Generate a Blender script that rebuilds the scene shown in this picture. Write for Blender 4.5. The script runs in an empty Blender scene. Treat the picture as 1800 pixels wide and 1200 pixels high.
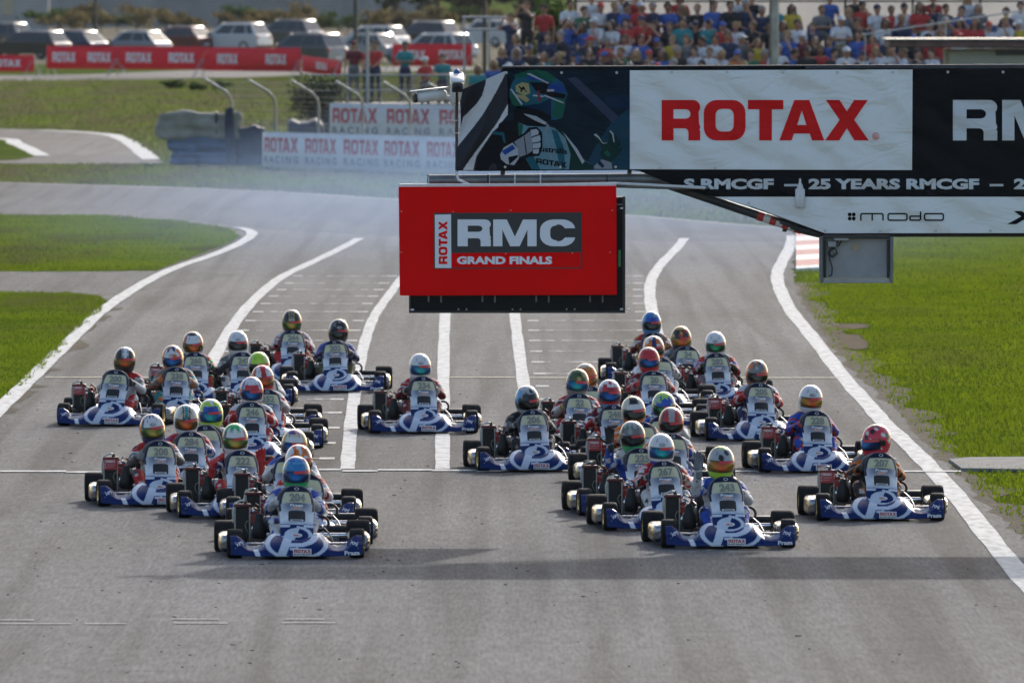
import bpy, bmesh, math, random
import numpy as np
from mathutils import Vector, Matrix
from mathutils.geometry import tessellate_polygon

SC = bpy.context.scene
COL = SC.collection
R = math.radians
rng = random.Random(7)
nrng = np.random.default_rng(7)

# ------------------------------------------------------------------ camera
CAM_H = 5.2
FPX = 19000.0                       # focal length in pixels of an 1800 px wide frame (380 mm lens)
PITCH = math.atan(666.0 / FPX)
cam_data = bpy.data.cameras.new('camera')
cam = bpy.data.objects.new('camera', cam_data)
COL.objects.link(cam)
cam.location = (0, 0, CAM_H)
cam.rotation_euler = (math.pi / 2 - PITCH, 0, 0)
cam_data.sensor_width = 36.0
cam_data.lens = FPX / 1800.0 * 36.0
cam_data.clip_start = 1.0
cam_data.clip_end = 6000.0
cam_data.dof.use_dof = True
cam_data.dof.focus_distance = 104.0
cam_data.dof.aperture_fstop = 7.5
SC.camera = cam

# ------------------------------------------------------------------ sky and sun
SUN_AZ = math.atan2(0.62, 2.2)       # sun stands behind the pack and to the right
SUN_EL = R(24.5)
world = bpy.data.worlds.new('World')
SC.world = world
world.use_nodes = True
wn = world.node_tree
wn.nodes.clear()
wo = wn.nodes.new('ShaderNodeOutputWorld')
wb = wn.nodes.new('ShaderNodeBackground')
ws = wn.nodes.new('ShaderNodeTexSky')
ws.sky_type = 'NISHITA'
ws.sun_disc = False
ws.sun_elevation = SUN_EL
ws.sun_rotation = SUN_AZ
ws.air_density = 1.0
ws.dust_density = 2.5
ws.ozone_density = 1.0
wb.inputs['Strength'].default_value = 0.15
wn.links.new(ws.outputs[0], wb.inputs['Color'])
wn.links.new(wb.outputs[0], wo.inputs['Surface'])
sun_data = bpy.data.lights.new('sun', 'SUN')
sun = bpy.data.objects.new('sun', sun_data)
COL.objects.link(sun)
sun_data.energy = 2.3
sun_data.angle = R(1.0)
sun_data.color = (1.0, 0.95, 0.89)
sd = Vector((math.sin(SUN_AZ) * math.cos(SUN_EL), math.cos(SUN_AZ) * math.cos(SUN_EL), math.sin(SUN_EL)))
sun.rotation_euler = sd.to_track_quat('Z', 'Y').to_euler()
sun.location = (30, 120, 60)
SC.view_settings.view_transform = 'Standard'
SC.view_settings.look = 'None'
SC.view_settings.exposure = 0.72
SC.view_settings.gamma = 1.0
SC.view_settings.use_curve_mapping = False
SC.cycles.volume_step_rate = 1.0
SC.cycles.volume_max_steps = 256
SC.cycles.max_bounces = 8
SC.cycles.use_denoising = True

# ------------------------------------------------------------------ photo pixel -> place
_cp, _sp = math.cos(PITCH), math.sin(PITCH)
def ray(x, y):
    u = (x - 900.0) / FPX; v = (600.0 - y) / FPX
    return Vector((u, _cp + v * _sp, -_sp + v * _cp))
def ground(x, y, z=0.0):
    """point of the place at height z seen at photo pixel (x, y)"""
    d = ray(x, y)
    t = (z - CAM_H) / d.z
    return Vector((d.x * t, d.y * t, z))
def at(x, y, Y):
    """point of the place at distance Y seen at photo pixel (x, y)"""
    d = ray(x, y)
    t = Y / d.y
    return Vector((d.x * t, Y, CAM_H + d.z * t))

# ------------------------------------------------------------------ materials
MATS = {}
def nodes_of(m):
    m.use_nodes = True
    nt = m.node_tree
    return nt, nt.nodes, nt.links, nt.nodes['Principled BSDF']
def setp(b, **kw):
    for k, v in kw.items():
        b.inputs[k].default_value = v
def mat(name, color, rough=0.5, metal=0.0, var=0.0, scale=30.0, bump=0.0, bscale=None, coat=0.0, spec=0.5, trans=0.0):
    if name in MATS: return MATS[name]
    m = bpy.data.materials.new(name)
    nt, N, L, b = nodes_of(m)
    setp(b, **{'Base Color': (*color, 1), 'Roughness': rough, 'Metallic': metal, 'Coat Weight': coat, 'Specular IOR Level': spec})
    if trans: setp(b, **{'Transmission Weight': trans})
    if var or bump:
        tc = N.new('ShaderNodeTexCoord')
        nz = N.new('ShaderNodeTexNoise'); nz.inputs['Scale'].default_value = scale; nz.inputs['Detail'].default_value = 5
        L.new(tc.outputs['Object'], nz.inputs['Vector'])
        if var:
            mx = N.new('ShaderNodeMix'); mx.data_type = 'RGBA'; mx.blend_type = 'MULTIPLY'
            mx.inputs[0].default_value = 1.0
            mx.inputs[6].default_value = (*color, 1)
            mr = N.new('ShaderNodeMapRange')
            mr.inputs[1].default_value = 0.3; mr.inputs[2].default_value = 0.7
            mr.inputs[3].default_value = 1 - var; mr.inputs[4].default_value = 1 + var * 0.5
            L.new(nz.outputs[0], mr.inputs[0])
            L.new(mr.outputs[0], mx.inputs[7])
            L.new(mx.outputs[2], b.inputs['Base Color'])
        if bump:
            nb = N.new('ShaderNodeTexNoise'); nb.inputs['Scale'].default_value = bscale or scale; nb.inputs['Detail'].default_value = 4
            L.new(tc.outputs['Object'], nb.inputs['Vector'])
            bp = N.new('ShaderNodeBump'); bp.inputs['Strength'].default_value = bump; bp.inputs['Distance'].default_value = 0.02
            L.new(nb.outputs[0], bp.inputs['Height'])
            L.new(bp.outputs[0], b.inputs['Normal'])
    MATS[name] = m
    return m
def paint_mat(name, rough=0.3, coat=0.0, bump=0.0, bscale=25.0, dirt=0.15, metal=0.0, spec=.3):
    """colour comes from the printed livery stored on the mesh"""
    m = bpy.data.materials.new(name)
    nt, N, L, b = nodes_of(m)
    at_ = N.new('ShaderNodeAttribute'); at_.attribute_name = 'Col'
    tc = N.new('ShaderNodeTexCoord')
    nz = N.new('ShaderNodeTexNoise'); nz.inputs['Scale'].default_value = 14; nz.inputs['Detail'].default_value = 6
    L.new(tc.outputs['Object'], nz.inputs['Vector'])
    mr = N.new('ShaderNodeMapRange'); mr.inputs[1].default_value = 0.35; mr.inputs[2].default_value = 0.7
    mr.inputs[3].default_value = 1.0; mr.inputs[4].default_value = 1 - dirt
    L.new(nz.outputs[0], mr.inputs[0])
    mx = N.new('ShaderNodeMix'); mx.data_type = 'RGBA'; mx.blend_type = 'MULTIPLY'; mx.inputs[0].default_value = 1.0
    L.new(at_.outputs['Color'], mx.inputs[6]); L.new(mr.outputs[0], mx.inputs[7])
    L.new(mx.outputs[2], b.inputs['Base Color'])
    setp(b, **{'Roughness': rough, 'Coat Weight': coat, 'Metallic': metal, 'Specular IOR Level': spec})
    if bump:
        nb = N.new('ShaderNodeTexNoise'); nb.inputs['Scale'].default_value = bscale; nb.inputs['Detail'].default_value = 3
        nb.inputs['Distortion'].default_value = 1.5
        L.new(tc.outputs['Object'], nb.inputs['Vector'])
        bp = N.new('ShaderNodeBump'); bp.inputs['Strength'].default_value = bump; bp.inputs['Distance'].default_value = 0.03
        L.new(nb.outputs[0], bp.inputs['Height']); L.new(bp.outputs[0], b.inputs['Normal'])
    return m

# ------------------------------------------------------------------ mesh building
class MB:
    def __init__(self):
        self.v = []; self.f = []; self.m = []; self.n = 0
    def add(self, verts, faces, mi=0):
        o = self.n
        self.v.extend([tuple(p) for p in verts]); self.n += len(verts)
        self.f.extend([tuple(i + o for i in q) for q in faces])
        self.m.extend([mi] * len(faces))
        return self
    def box(self, c, s, b=0.0, rot=None, mi=0):
        """box with chamfered edges: centre c, full size s"""
        hx, hy, hz = s[0] / 2, s[1] / 2, s[2] / 2
        c = Vector(c)
        b = min(b, hx * .9, hy * .9, hz * .9)
        if b <= 0:
            vs = [Vector((x, y, z)) for x in (-hx, hx) for y in (-hy, hy) for z in (-hz, hz)]
            fs = [(0, 1, 3, 2), (4, 6, 7, 5), (0, 4, 5, 1), (2, 3, 7, 6), (0, 2, 6, 4), (1, 5, 7, 3)]
        else:
            vs = []; idx = {}
            for sx in (-1, 1):
                for sy in (-1, 1):
                    for sz in (-1, 1):
                        for ax in range(3):
                            p = [sx * hx, sy * hy, sz * hz]
                            for k in range(3):
                                if k != ax: p[k] -= (sx, sy, sz)[k] * b
                            idx[(sx, sy, sz, ax)] = len(vs); vs.append(Vector(p))
            fs = []
            for ax in range(3):
                o = [k for k in range(3) if k != ax]
                for s_ in (-1, 1):
                    q = []
                    for (a, d) in ((-1, -1), (1, -1), (1, 1), (-1, 1)):
                        sg = [0, 0, 0]; sg[ax] = s_; sg[o[0]] = a; sg[o[1]] = d
                        q.append(idx[(*sg, ax)])
                    fs.append(q if s_ * (1 if ax != 1 else -1) > 0 else q[::-1])
            for ax in range(3):      # edges along ax
                o = [k for k in range(3) if k != ax]
                for a in (-1, 1):
                    for d in (-1, 1):
                        q = []
                        for (t, w) in ((-1, 0), (1, 0), (1, 1), (-1, 1)):
                            sg = [0, 0, 0]; sg[ax] = t; sg[o[0]] = a; sg[o[1]] = d
                            q.append(idx[(*sg, o[w])])
                        fs.append(q)
            for sx in (-1, 1):
                for sy in (-1, 1):
                    for sz in (-1, 1):
                        fs.append([idx[(sx, sy, sz, a)] for a in range(3)])
        if rot is not None: vs = [rot @ p for p in vs]
        return self.add([p + c for p in vs], fs, mi)
    def tube(self, pts, r, n=8, mi=0, closed=False):
        pts = [Vector(p) for p in pts]
        rs = r if isinstance(r, (list, tuple)) else [r] * len(pts)
        k = len(pts); vs = []; fs = []
        up = Vector((0.13, 0.21, 0.97))
        prev = None
        for i, p in enumerate(pts):
            a = pts[(i - 1) % k] if (closed or i > 0) else p
            c = pts[(i + 1) % k] if (closed or i < k - 1) else p
            t = (c - a).normalized()
            if prev is None:
                s = t.cross(up)
                if s.length < 1e-3: s = t.cross(Vector((1, 0, 0)))
            else:
                s = prev - t * prev.dot(t)
            s.normalize(); prev = s
            w = t.cross(s)
            for j in range(n):
                an = 2 * math.pi * j / n
                vs.append(p + s * (math.cos(an) * rs[i]) + w * (math.sin(an) * rs[i]))
        for i in range(k - (0 if closed else 1)):
            for j in range(n):
                a = i * n + j; b = i * n + (j + 1) % n
                c = ((i + 1) % k) * n + (j + 1) % n; d = ((i + 1) % k) * n + j
                fs.append((a, b, c, d))
        if not closed:
            fs.append(tuple(range(n))[::-1]); fs.append(tuple(range((k - 1) * n, k * n)))
        return self.add(vs, fs, mi)
    def lathe(self, prof, c=(0, 0, 0), axis='X', n=24, mi=0, close=False):
        """prof: list of (along, radius)"""
        vs = []; fs = []; k = len(prof)
        for (a, r) in prof:
            for j in range(n):
                an = 2 * math.pi * j / n
                p = (a, math.cos(an) * r, math.sin(an) * r)
                if axis == 'Z': p = (p[1], p[2], p[0])
                elif axis == 'Y': p = (p[2], p[0], p[1])
                vs.append((p[0] + c[0], p[1] + c[1], p[2] + c[2]))
        for i in range(k if close else k - 1):
            for j in range(n):
                fs.append((i * n + j, i * n + (j + 1) % n, ((i + 1) % k) * n + (j + 1) % n, ((i + 1) % k) * n + j))
        return self.add(vs, fs, mi)
    def ball(self, c, r, nu=12, nv=8, mi=0):
        rr = r if isinstance(r, (list, tuple)) else (r, r, r)
        vs = []; fs = []
        for i in range(nv + 1):
            th = math.pi * i / nv
            for j in range(nu):
                ph = 2 * math.pi * j / nu
                vs.append((c[0] + rr[0] * math.sin(th) * math.cos(ph), c[1] + rr[1] * math.sin(th) * math.sin(ph), c[2] + rr[2] * math.cos(th)))
        for i in range(nv):
            for j in range(nu):
                fs.append((i * nu + j, (i + 1) * nu + j, (i + 1) * nu + (j + 1) % nu, i * nu + (j + 1) % nu))
        return self.add(vs, fs, mi)
    def prism(self, poly, y0, y1, axis='Y', mi=0):
        """closed outline (a, b) extruded between y0 and y1"""
        k = len(poly)
        def P(a, b, t):
            return (a, t, b) if axis == 'Y' else ((t, a, b) if axis == 'X' else (a, b, t))
        vs = [P(a, b, y0) for a, b in poly] + [P(a, b, y1) for a, b in poly]
        tri = tessellate_polygon([[Vector((a, b, 0)) for a, b in poly]])
        fs = [tuple(t) for t in tri] + [tuple(i + k for i in t[::-1]) for t in tri]
        fs += [(i, (i + 1) % k, (i + 1) % k + k, i + k) for i in range(k)]
        return self.add(vs, fs, mi)
    def grid(self, fn, us, vs_, mi=0):
        V = []; Fs = []
        for v in vs_:
            for u in us: V.append(fn(u, v))
        nu = len(us)
        for i in range(len(vs_) - 1):
            for j in range(nu - 1):
                Fs.append((i * nu + j, i * nu + j + 1, (i + 1) * nu + j + 1, (i + 1) * nu + j))
        return self.add(V, Fs, mi)
    def mesh(self, name, mats, smooth=None, recalc=True):
        me = bpy.data.meshes.new(name)
        me.from_pydata(self.v, [], self.f)
        if recalc:
            bm = bmesh.new(); bm.from_mesh(me)
            bmesh.ops.recalc_face_normals(bm, faces=bm.faces)
            bm.to_mesh(me); bm.free()
        if not isinstance(mats, (list, tuple)): mats = [mats]
        for m in mats: me.materials.append(m)
        if len(mats) > 1:
            me.polygons.foreach_set('material_index', self.m)
        if smooth is not None:
            me.shade_smooth()
            if smooth < 170: smooth_by_angle(me, smooth)
        me.update()
        return me
    def obj(self, name, mats, parent=None, smooth=None, recalc=True):
        return link(name, self.mesh(name, mats, smooth, recalc), parent)
def smooth_by_angle(me, deg):
    ca = math.cos(R(deg))
    bm = bmesh.new(); bm.from_mesh(me)
    for e in bm.edges:
        if len(e.link_faces) == 2:
            e.smooth = e.link_faces[0].normal.dot(e.link_faces[1].normal) > ca
    bm.to_mesh(me); bm.free()
def link(name, data, parent=None):
    o = bpy.data.objects.new(name, data)
    COL.objects.link(o)
    if parent is not None: o.parent = parent
    return o
def tag(o, label=None, cat=None, group=None, kind=None):
    if label: o['label'] = label
    if cat: o['category'] = cat
    if group: o['group'] = group
    if kind: o['kind'] = kind
    return o
def thing(name, label, cat, loc=(0, 0, 0), rz=0.0, group=None):
    o = bpy.data.objects.new(name, None)
    COL.objects.link(o)
    o.empty_display_size = 0.2
    o.location = loc; o.rotation_euler = (0, 0, rz)
    return tag(o, label, cat, group)
KIDS = {}
def copy_tree(o, parent=None):
    c = o.copy(); COL.objects.link(c); c.parent = parent
    for ch in list(o.children): copy_tree(ch, c)
    return c
def set_colors(me, rgb):
    """store printed colour per vertex (linear rgb)"""
    a = me.color_attributes.new('Col', 'FLOAT_COLOR', 'POINT')
    n = len(me.vertices)
    buf = np.ones((n, 4), np.float32); buf[:, :3] = rgb
    a.data.foreach_set('color', buf.ravel())
def verts_of(me):
    a = np.empty(len(me.vertices) * 3, np.float32); me.vertices.foreach_get('co', a)
    return a.reshape(-1, 3)

# ------------------------------------------------------------------ lettering
def arc(cx, cy, r, a0, a1, n=5):
    return [(cx + r * math.cos(R(a0 + (a1 - a0) * i / n)), cy + r * math.sin(R(a0 + (a1 - a0) * i / n))) for i in range(n + 1)]
def rrect(x0, y0, x1, y1, r):
    return arc(x1 - r, y1 - r, r, 0, 90) + arc(x0 + r, y1 - r, r, 90, 180) + arc(x0 + r, y0 + r, r, 180, 270) + arc(x1 - r, y0 + r, r, 270, 360)
GLYPH = {   # wide heavy capitals, height 1: (advance, [outlines])
    'R': (1.07, [[(0, 0), (.3, 0), (.3, .30), (.58, .30)] + arc(.58, .20, .10, 90, 0, 3) + [(.68, 0), (.98, 0), (.98, .25)] + arc(.86, .33, .12, -40, 40, 4) + arc(.80, .82, .18, -40, 90, 6) + [(0, 1)],
                 [(.3, .54), (.3, .77), (.62, .77)] + arc(.62, .655, .115, 90, -90, 5)]),
    'O': (1.12, [rrect(0, 0, 1.06, 1, .32), rrect(.30, .22, .76, .78, .15)[::-1]]),
    'T': (0.98, [[(.29, 0), (.61, 0), (.61, .77), (.90, .77), (.90, 1), (0, 1), (0, .77), (.29, .77)]]),
    'A': (1.16, [[(0, 0), (.31, 0), (.37, .17), (.77, .17), (.83, 0), (1.14, 0), (.76, 1), (.38, 1)], [(.45, .38), (.57, .74), (.69, .38)]]),
    'X': (1.14, [[(0, 0), (.36, 0), (.555, .30), (.75, 0), (1.11, 0), (.74, .51), (1.09, 1), (.74, 1), (.555, .72), (.37, 1), (.02, 1), (.37, .51)]]),
    'M': (1.40, [[(0, 0), (.27, 0), (.27, .62), (.50, 0), (.78, 0), (1.01, .62), (1.01, 0), (1.28, 0), (1.28, 1), (.88, 1), (.64, .36), (.40, 1), (0, 1)]]),
    'C': (1.12, [arc(.40, .40, .40, 270, 180, 6) + arc(.40, .60, .40, 180, 90, 6) + arc(.66, .62, .38, 90, 8, 6) + [(.74, .67)] + arc(.52, .60, .22, 30, 90, 3) + arc(.48, .60, .18, 90, 180, 3) + arc(.48, .40, .18, 180, 270, 3) + arc(.52, .40, .22, 270, 330, 3) + [(.74, .33), (1.04, .33)] + arc(.66, .38, .38, -8, -90, 6)]),
    'J': (1.0, [[(0, 0), (.7, 0)] + arc(.7, .25, .25, 270, 360, 4) + [(.95, 1), (.8, 1), (.8, .25)] + [(.7, .14), (0, .14)]]),
}
def glyph_text(s, track=0.0):
    """list of (verts2d, tris) for heavy capitals, height 1, starting at x=0"""
    V = []; T = []; x = 0.0
    for ci, ch in enumerate(s):
        if ch == ' ': x += .6; continue
        adv, outs = GLYPH[ch]
        if s[ci:ci + 2] == 'TA': adv -= .18
        polys = [[Vector((a, b, 0)) for a, b in o] for o in outs]
        tri = tessellate_polygon(polys)
        o = len(V)
        for p in polys: V += [(q.x + x, q.y) for q in p]
        T += [tuple(i + o for i in t) for t in tri]
        x += adv + track
    return V, T, x
_TXT = {}
def font_text(s, bold=0.02, sx=1.0, shear=0.0):
    """lettering with the built-in typeface: verts2d, tris, width; capital height 1"""
    key = (s, bold, sx, shear)
    if key in _TXT: return _TXT[key]
    cu = bpy.data.curves.new('lettering', 'FONT')
    cu.body = s; cu.size = 1.0; cu.offset = bold; cu.resolution_u = 3; cu.fill_mode = 'FRONT'; cu.shear = shear
    ob = bpy.data.objects.new('lettering', cu); COL.objects.link(ob)
    dg = bpy.context.evaluated_depsgraph_get()
    me = bpy.data.meshes.new_from_object(ob.evaluated_get(dg))
    me.calc_loop_triangles()
    V = [(v.co.x, v.co.y) for v in me.vertices]
    T = [tuple(t.vertices) for t in me.loop_triangles]
    bpy.data.objects.remove(ob); bpy.data.curves.remove(cu); bpy.data.meshes.remove(me)
    x0 = min(p[0] for p in V)
    k = 1 / 0.72
    V = [((p[0] - x0) * k * sx, p[1] * k) for p in V]
    w = max(p[0] for p in V)
    _TXT[key] = (V, T, w)
    return _TXT[key]
def put_text(mb, txt, place, mi=0, back=False):
    """txt = (V, T, w); place(a, b) -> 3D point for text coords scaled so height is 1"""
    V, T, w = txt
    mb.add([place(a, b) for a, b in V], T, mi)
def subdivide_text(txt, maxlen=0.25):
    return txt
def ellipse(cx, cy, a, b, n=24):
    return [(cx + a * math.cos(2 * math.pi * i / n), cy + b * math.sin(2 * math.pi * i / n)) for i in range(n)]
def fine_tris(V, T, maxlen):
    """split triangles until their edges are short enough to follow a curved surface"""
    V = [tuple(p) for p in V]; out = []; stack = [tuple(t) for t in T]; mid = {}
    def m(a, b):
        k = (min(a, b), max(a, b))
        if k not in mid:
            mid[k] = len(V); V.append(((V[a][0] + V[b][0]) / 2, (V[a][1] + V[b][1]) / 2))
        return mid[k]
    while stack:
        a, b, c = stack.pop()
        L = [math.dist(V[a], V[b]), math.dist(V[b], V[c]), math.dist(V[c], V[a])]
        if max(L) <= maxlen: out.append((a, b, c)); continue
        i = L.index(max(L))
        if i == 1: a, b, c = b, c, a
        elif i == 2: a, b, c = c, a, b
        q = m(a, b); stack += [(a, q, c), (q, b, c)]
    return V, out
def flat_poly(mb, poly, place, mi=0):
    tri = tessellate_polygon([[Vector((a, b, 0)) for a, b in poly]])
    mb.add([place(a, b) for a, b in poly], tri, mi)
# ================================================================== the ground
def curve_pts(px, closed=False, sub=6, z=0.0):
    P = [ground(x, y, z) for x, y in px]
    return smooth_path(P, closed, sub)
def smooth_path(P, closed=False, sub=6):
    out = []; n = len(P)
    for i in range(n if closed else n - 1):
        p0 = P[(i - 1) % n] if (closed or i > 0) else P[0] * 2 - P[1]
        p1 = P[i]; p2 = P[(i + 1) % n]
        p3 = P[(i + 2) % n] if (closed or i < n - 2) else P[-1] * 2 - P[-2]
        for k in range(sub):
            t = k / sub
            out.append(0.5 * ((2 * p1) + (p2 - p0) * t + (2 * p0 - 5 * p1 + 4 * p2 - p3) * t * t + (3 * p1 - p0 - 3 * p2 + p3) * t ** 3))
    if not closed: out.append(P[-1].copy())
    return out
def sheet(name, pts, z, m, kind='structure'):
    poly = [Vector((p.x, p.y, 0)) for p in pts]
    tri = tessellate_polygon([poly])
    mb = MB(); mb.add([(p.x, p.y, z) for p in pts], tri)
    o = mb.obj(name, m, recalc=False)
    me = o.data
    if me.polygons[0].normal.z < 0: me.flip_normals()
    return tag(o, kind=kind)
def ribbon(mb, pts, w, z):
    vs = []
    for i, p in enumerate(pts):
        a = pts[max(i - 1, 0)]; b = pts[min(i + 1, len(pts) - 1)]
        t = (b - a); t.z = 0; t.normalize()
        n = Vector((-t.y, t.x, 0))
        jit = 1 + 0.05 * math.sin(i * 2.3) + .05 * math.sin(i * 5.1 + 1)
        vs += [(p.x + n.x * w / 2 * jit, p.y + n.y * w / 2 * jit, z), (p.x - n.x * w / 2 * jit, p.y - n.y * w / 2 * jit, z)]
    fs = [(2 * i, 2 * i + 1, 2 * i + 3, 2 * i + 2) for i in range(len(pts) - 1)]
    mb.add(vs, fs)

def make_asphalt(name, base, marks=1.0):
    m = bpy.data.materials.new(name)
    nt, N, L, b = nodes_of(m)
    tc = N.new('ShaderNodeTexCoord')
    def noise(scale, detail=4, vec=None, dist=0.0):
        n = N.new('ShaderNodeTexNoise'); n.inputs['Scale'].default_value = scale; n.inputs['Detail'].default_value = detail
        n.inputs['Distortion'].default_value = dist
        L.new(vec or tc.outputs['Object'], n.inputs['Vector']); return n.outputs[0]
    def mapr(x, a, c, d, e):
        r = N.new('ShaderNodeMapRange')
        for i, v in enumerate((a, c, d, e)): r.inputs[i + 1].default_value = v
        L.new(x, r.inputs[0]); return r.outputs[0]
    def mul(x, y):
        r = N.new('ShaderNodeMath'); r.operation = 'MULTIPLY'; L.new(x, r.inputs[0])
        if isinstance(y, float): r.inputs[1].default_value = y
        else: L.new(y, r.inputs[1])
        return r.outputs[0]
    def stretch(sx, sy, rz=0.0):
        mp = N.new('ShaderNodeMapping'); mp.inputs['Scale'].default_value = (sx, sy, 1); mp.inputs['Rotation'].default_value = (0, 0, rz)
        L.new(tc.outputs['Object'], mp.inputs['Vector']); return mp.outputs[0]
    fine = mapr(noise(34, 4, stretch(1, .06)), .3, .7, .74, 1.26)                # aggregate
    fine2 = mapr(noise(8, 5, stretch(1, .15)), .3, .7, .86, 1.12)
    big = mapr(noise(.22, 6, stretch(1, .35)), .32, .68, .80, 1.16)                 # worn and patched areas
    tyre = mapr(noise(1.0, 3, stretch(2.2, .03, R(1)), .5), .47, .66, 1.0, 1 - .36 * marks)    # rubber laid along the lanes
    tyre2 = mapr(noise(1.0, 2, stretch(1.3, .05, R(-8)), .8), .54, .70, 1.0, 1 - .30 * marks)
    cross = mapr(noise(1.0, 2, stretch(.5, 6.0)), .65, .72, 1.0, .72)  # short cross cuts and cracks
    v = mul(mul(mul(mul(mul(fine, fine2), big), tyre), tyre2), cross)
    sc_ = N.new('ShaderNodeVectorMath'); sc_.operation = 'SCALE'
    rgb = N.new('ShaderNodeRGB'); rgb.outputs[0].default_value = (*base, 1)
    L.new(rgb.outputs[0], sc_.inputs[0]); L.new(v, sc_.inputs['Scale'])
    L.new(sc_.outputs[0], b.inputs['Base Color'])
    bp = N.new('ShaderNodeBump'); bp.inputs['Strength'].default_value = .5; bp.inputs['Distance'].default_value = .006
    L.new(noise(70, 3), bp.inputs['Height']); L.new(bp.outputs[0], b.inputs['Normal'])
    setp(b, Roughness=.95, **{'Specular IOR Level': .06})
    return m
M_ASPH = make_asphalt('asphalt', (.130, .129, .130))
M_ASPH2 = make_asphalt('old_asphalt', (.135, .128, .126), .5)
def make_paint(name, base, wear=.45):
    m = bpy.data.materials.new(name)
    nt, N, L, b = nodes_of(m)
    tc = N.new('ShaderNodeTexCoord')
    mp = N.new('ShaderNodeMapping'); mp.inputs['Scale'].default_value = (1, .3, 1)
    L.new(tc.outputs['Object'], mp.inputs['Vector'])
    nz = N.new('ShaderNodeTexNoise'); nz.inputs['Scale'].default_value = 9; nz.inputs['Detail'].default_value = 7
    L.new(mp.outputs[0], nz.inputs['Vector'])
    mr = N.new('ShaderNodeMapRange'); mr.inputs[1].default_value = .42; mr.inputs[2].default_value = .68; mr.inputs[3].default_value = 0; mr.inputs[4].default_value = wear
    L.new(nz.outputs[0], mr.inputs[0])
    mx = N.new('ShaderNodeMix'); mx.data_type = 'RGBA'
    mx.inputs[6].default_value = (*base, 1); mx.inputs[7].default_value = (.2, .195, .19, 1)
    L.new(mr.outputs[0], mx.inputs[0]); L.new(mx.outputs[2], b.inputs['Base Color'])
    setp(b, Roughness=.9, **{'Specular IOR Level': .1})
    return m
M_LINE = make_paint('road_paint', (.52, .52, .51), .6)
M_LINE_OLD = make_paint('worn_road_paint', (.36, .355, .345), .8)
M_LINE_Y = make_paint('yellowed_road_paint', (.55, .50, .38), .6)
def make_grass_ground(name, c1, c2, c3):
    m = bpy.data.materials.new(name)
    nt, N, L, b = nodes_of(m)
    tc = N.new('ShaderNodeTexCoord')
    n1 = N.new('ShaderNodeTexNoise'); n1.inputs['Scale'].default_value = .22; n1.inputs['Detail'].default_value = 8
    n2 = N.new('ShaderNodeTexNoise'); n2.inputs['Scale'].default_value = 6; n2.inputs['Detail'].default_value = 6
    for n in (n1, n2): L.new(tc.outputs['Object'], n.inputs['Vector'])
    r = N.new('ShaderNodeValToRGB')
    e = r.color_ramp.elements
    e[0].position = .32; e[0].color = (*c3, 1); e[1].position = .66; e[1].color = (*c2, 1)
    k = e.new(.5); k.color = (*c1, 1)
    ad = N.new('ShaderNodeMath'); ad.operation = 'MULTIPLY_ADD'; ad.inputs[1].default_value = .45
    L.new(n2.outputs[0], ad.inputs[0])
    sb = N.new('ShaderNodeMath'); sb.operation = 'MULTIPLY_ADD'; sb.inputs[1].default_value = .75; sb.inputs[2].default_value = -.09
    L.new(n1.outputs[0], sb.inputs[0]); L.new(sb.outputs[0], ad.inputs[2])
    L.new(ad.outputs[0], r.inputs[0]); L.new(r.outputs[0], b.inputs['Base Color'])
    bp = N.new('ShaderNodeBump'); bp.inputs['Strength'].default_value = .8; bp.inputs['Distance'].default_value = .05
    L.new(n2.outputs[0], bp.inputs['Height']); L.new(bp.outputs[0], b.inputs['Normal'])
    setp(b, Roughness=1.0, **{'Specular IOR Level': .0})
    return m
M_GRASS = make_grass_ground('grass_ground', (.075, .105, .022), (.10, .115, .035), (.055, .075, .018))
M_VERGE = make_grass_ground('verge_ground', (.065, .095, .010), (.09, .115, .012), (.065, .07, .02))

big = [Vector((-2500, 30, 0)), Vector((2500, 30, 0)), Vector((2500, 4200, 0)), Vector((-2500, 4200, 0))]
sheet('ground', big, -.012, M_GRASS)

# track surface: the pit straight and the link road that crosses behind the grid
track_px = [(1392, 408), (1386, 401), (1250, 390), (1098, 377), (900, 363), (700, 350), (500, 337), (300, 328), (0, 320), (-300, 311)]
left_pts = [ground(*p) for p in track_px]
right_px = [(1800, 950), (1752, 906), (1690, 845), (1640, 792), (1580, 732), (1512, 668), (1462, 612), (1432, 566), (1408, 522), (1394, 492), (1394, 470), (1404, 440), (1406, 420)]
right_pts = [Vector((5.6, 30, 0)), Vector((5.0, 80, 0))] + [ground(*p) for p in right_px]
poly = right_pts + left_pts + [Vector((-75, 240, 0)), Vector((-75, 30, 0))]
rr = random.Random(3)
fine_poly = []
for i, p in enumerate(poly):                              # ragged tarmac edge along the verge
    q = poly[(i + 1) % len(poly)]
    n = 10 if 1 <= i < len(right_pts) - 1 else 1
    for k in range(n):
        s = p.lerp(q, k / n)
        if n > 1: s.x += rr.uniform(-.07, .07)
        fine_poly.append(s)
sheet('track', fine_poly, 0.0, M_ASPH)

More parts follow.
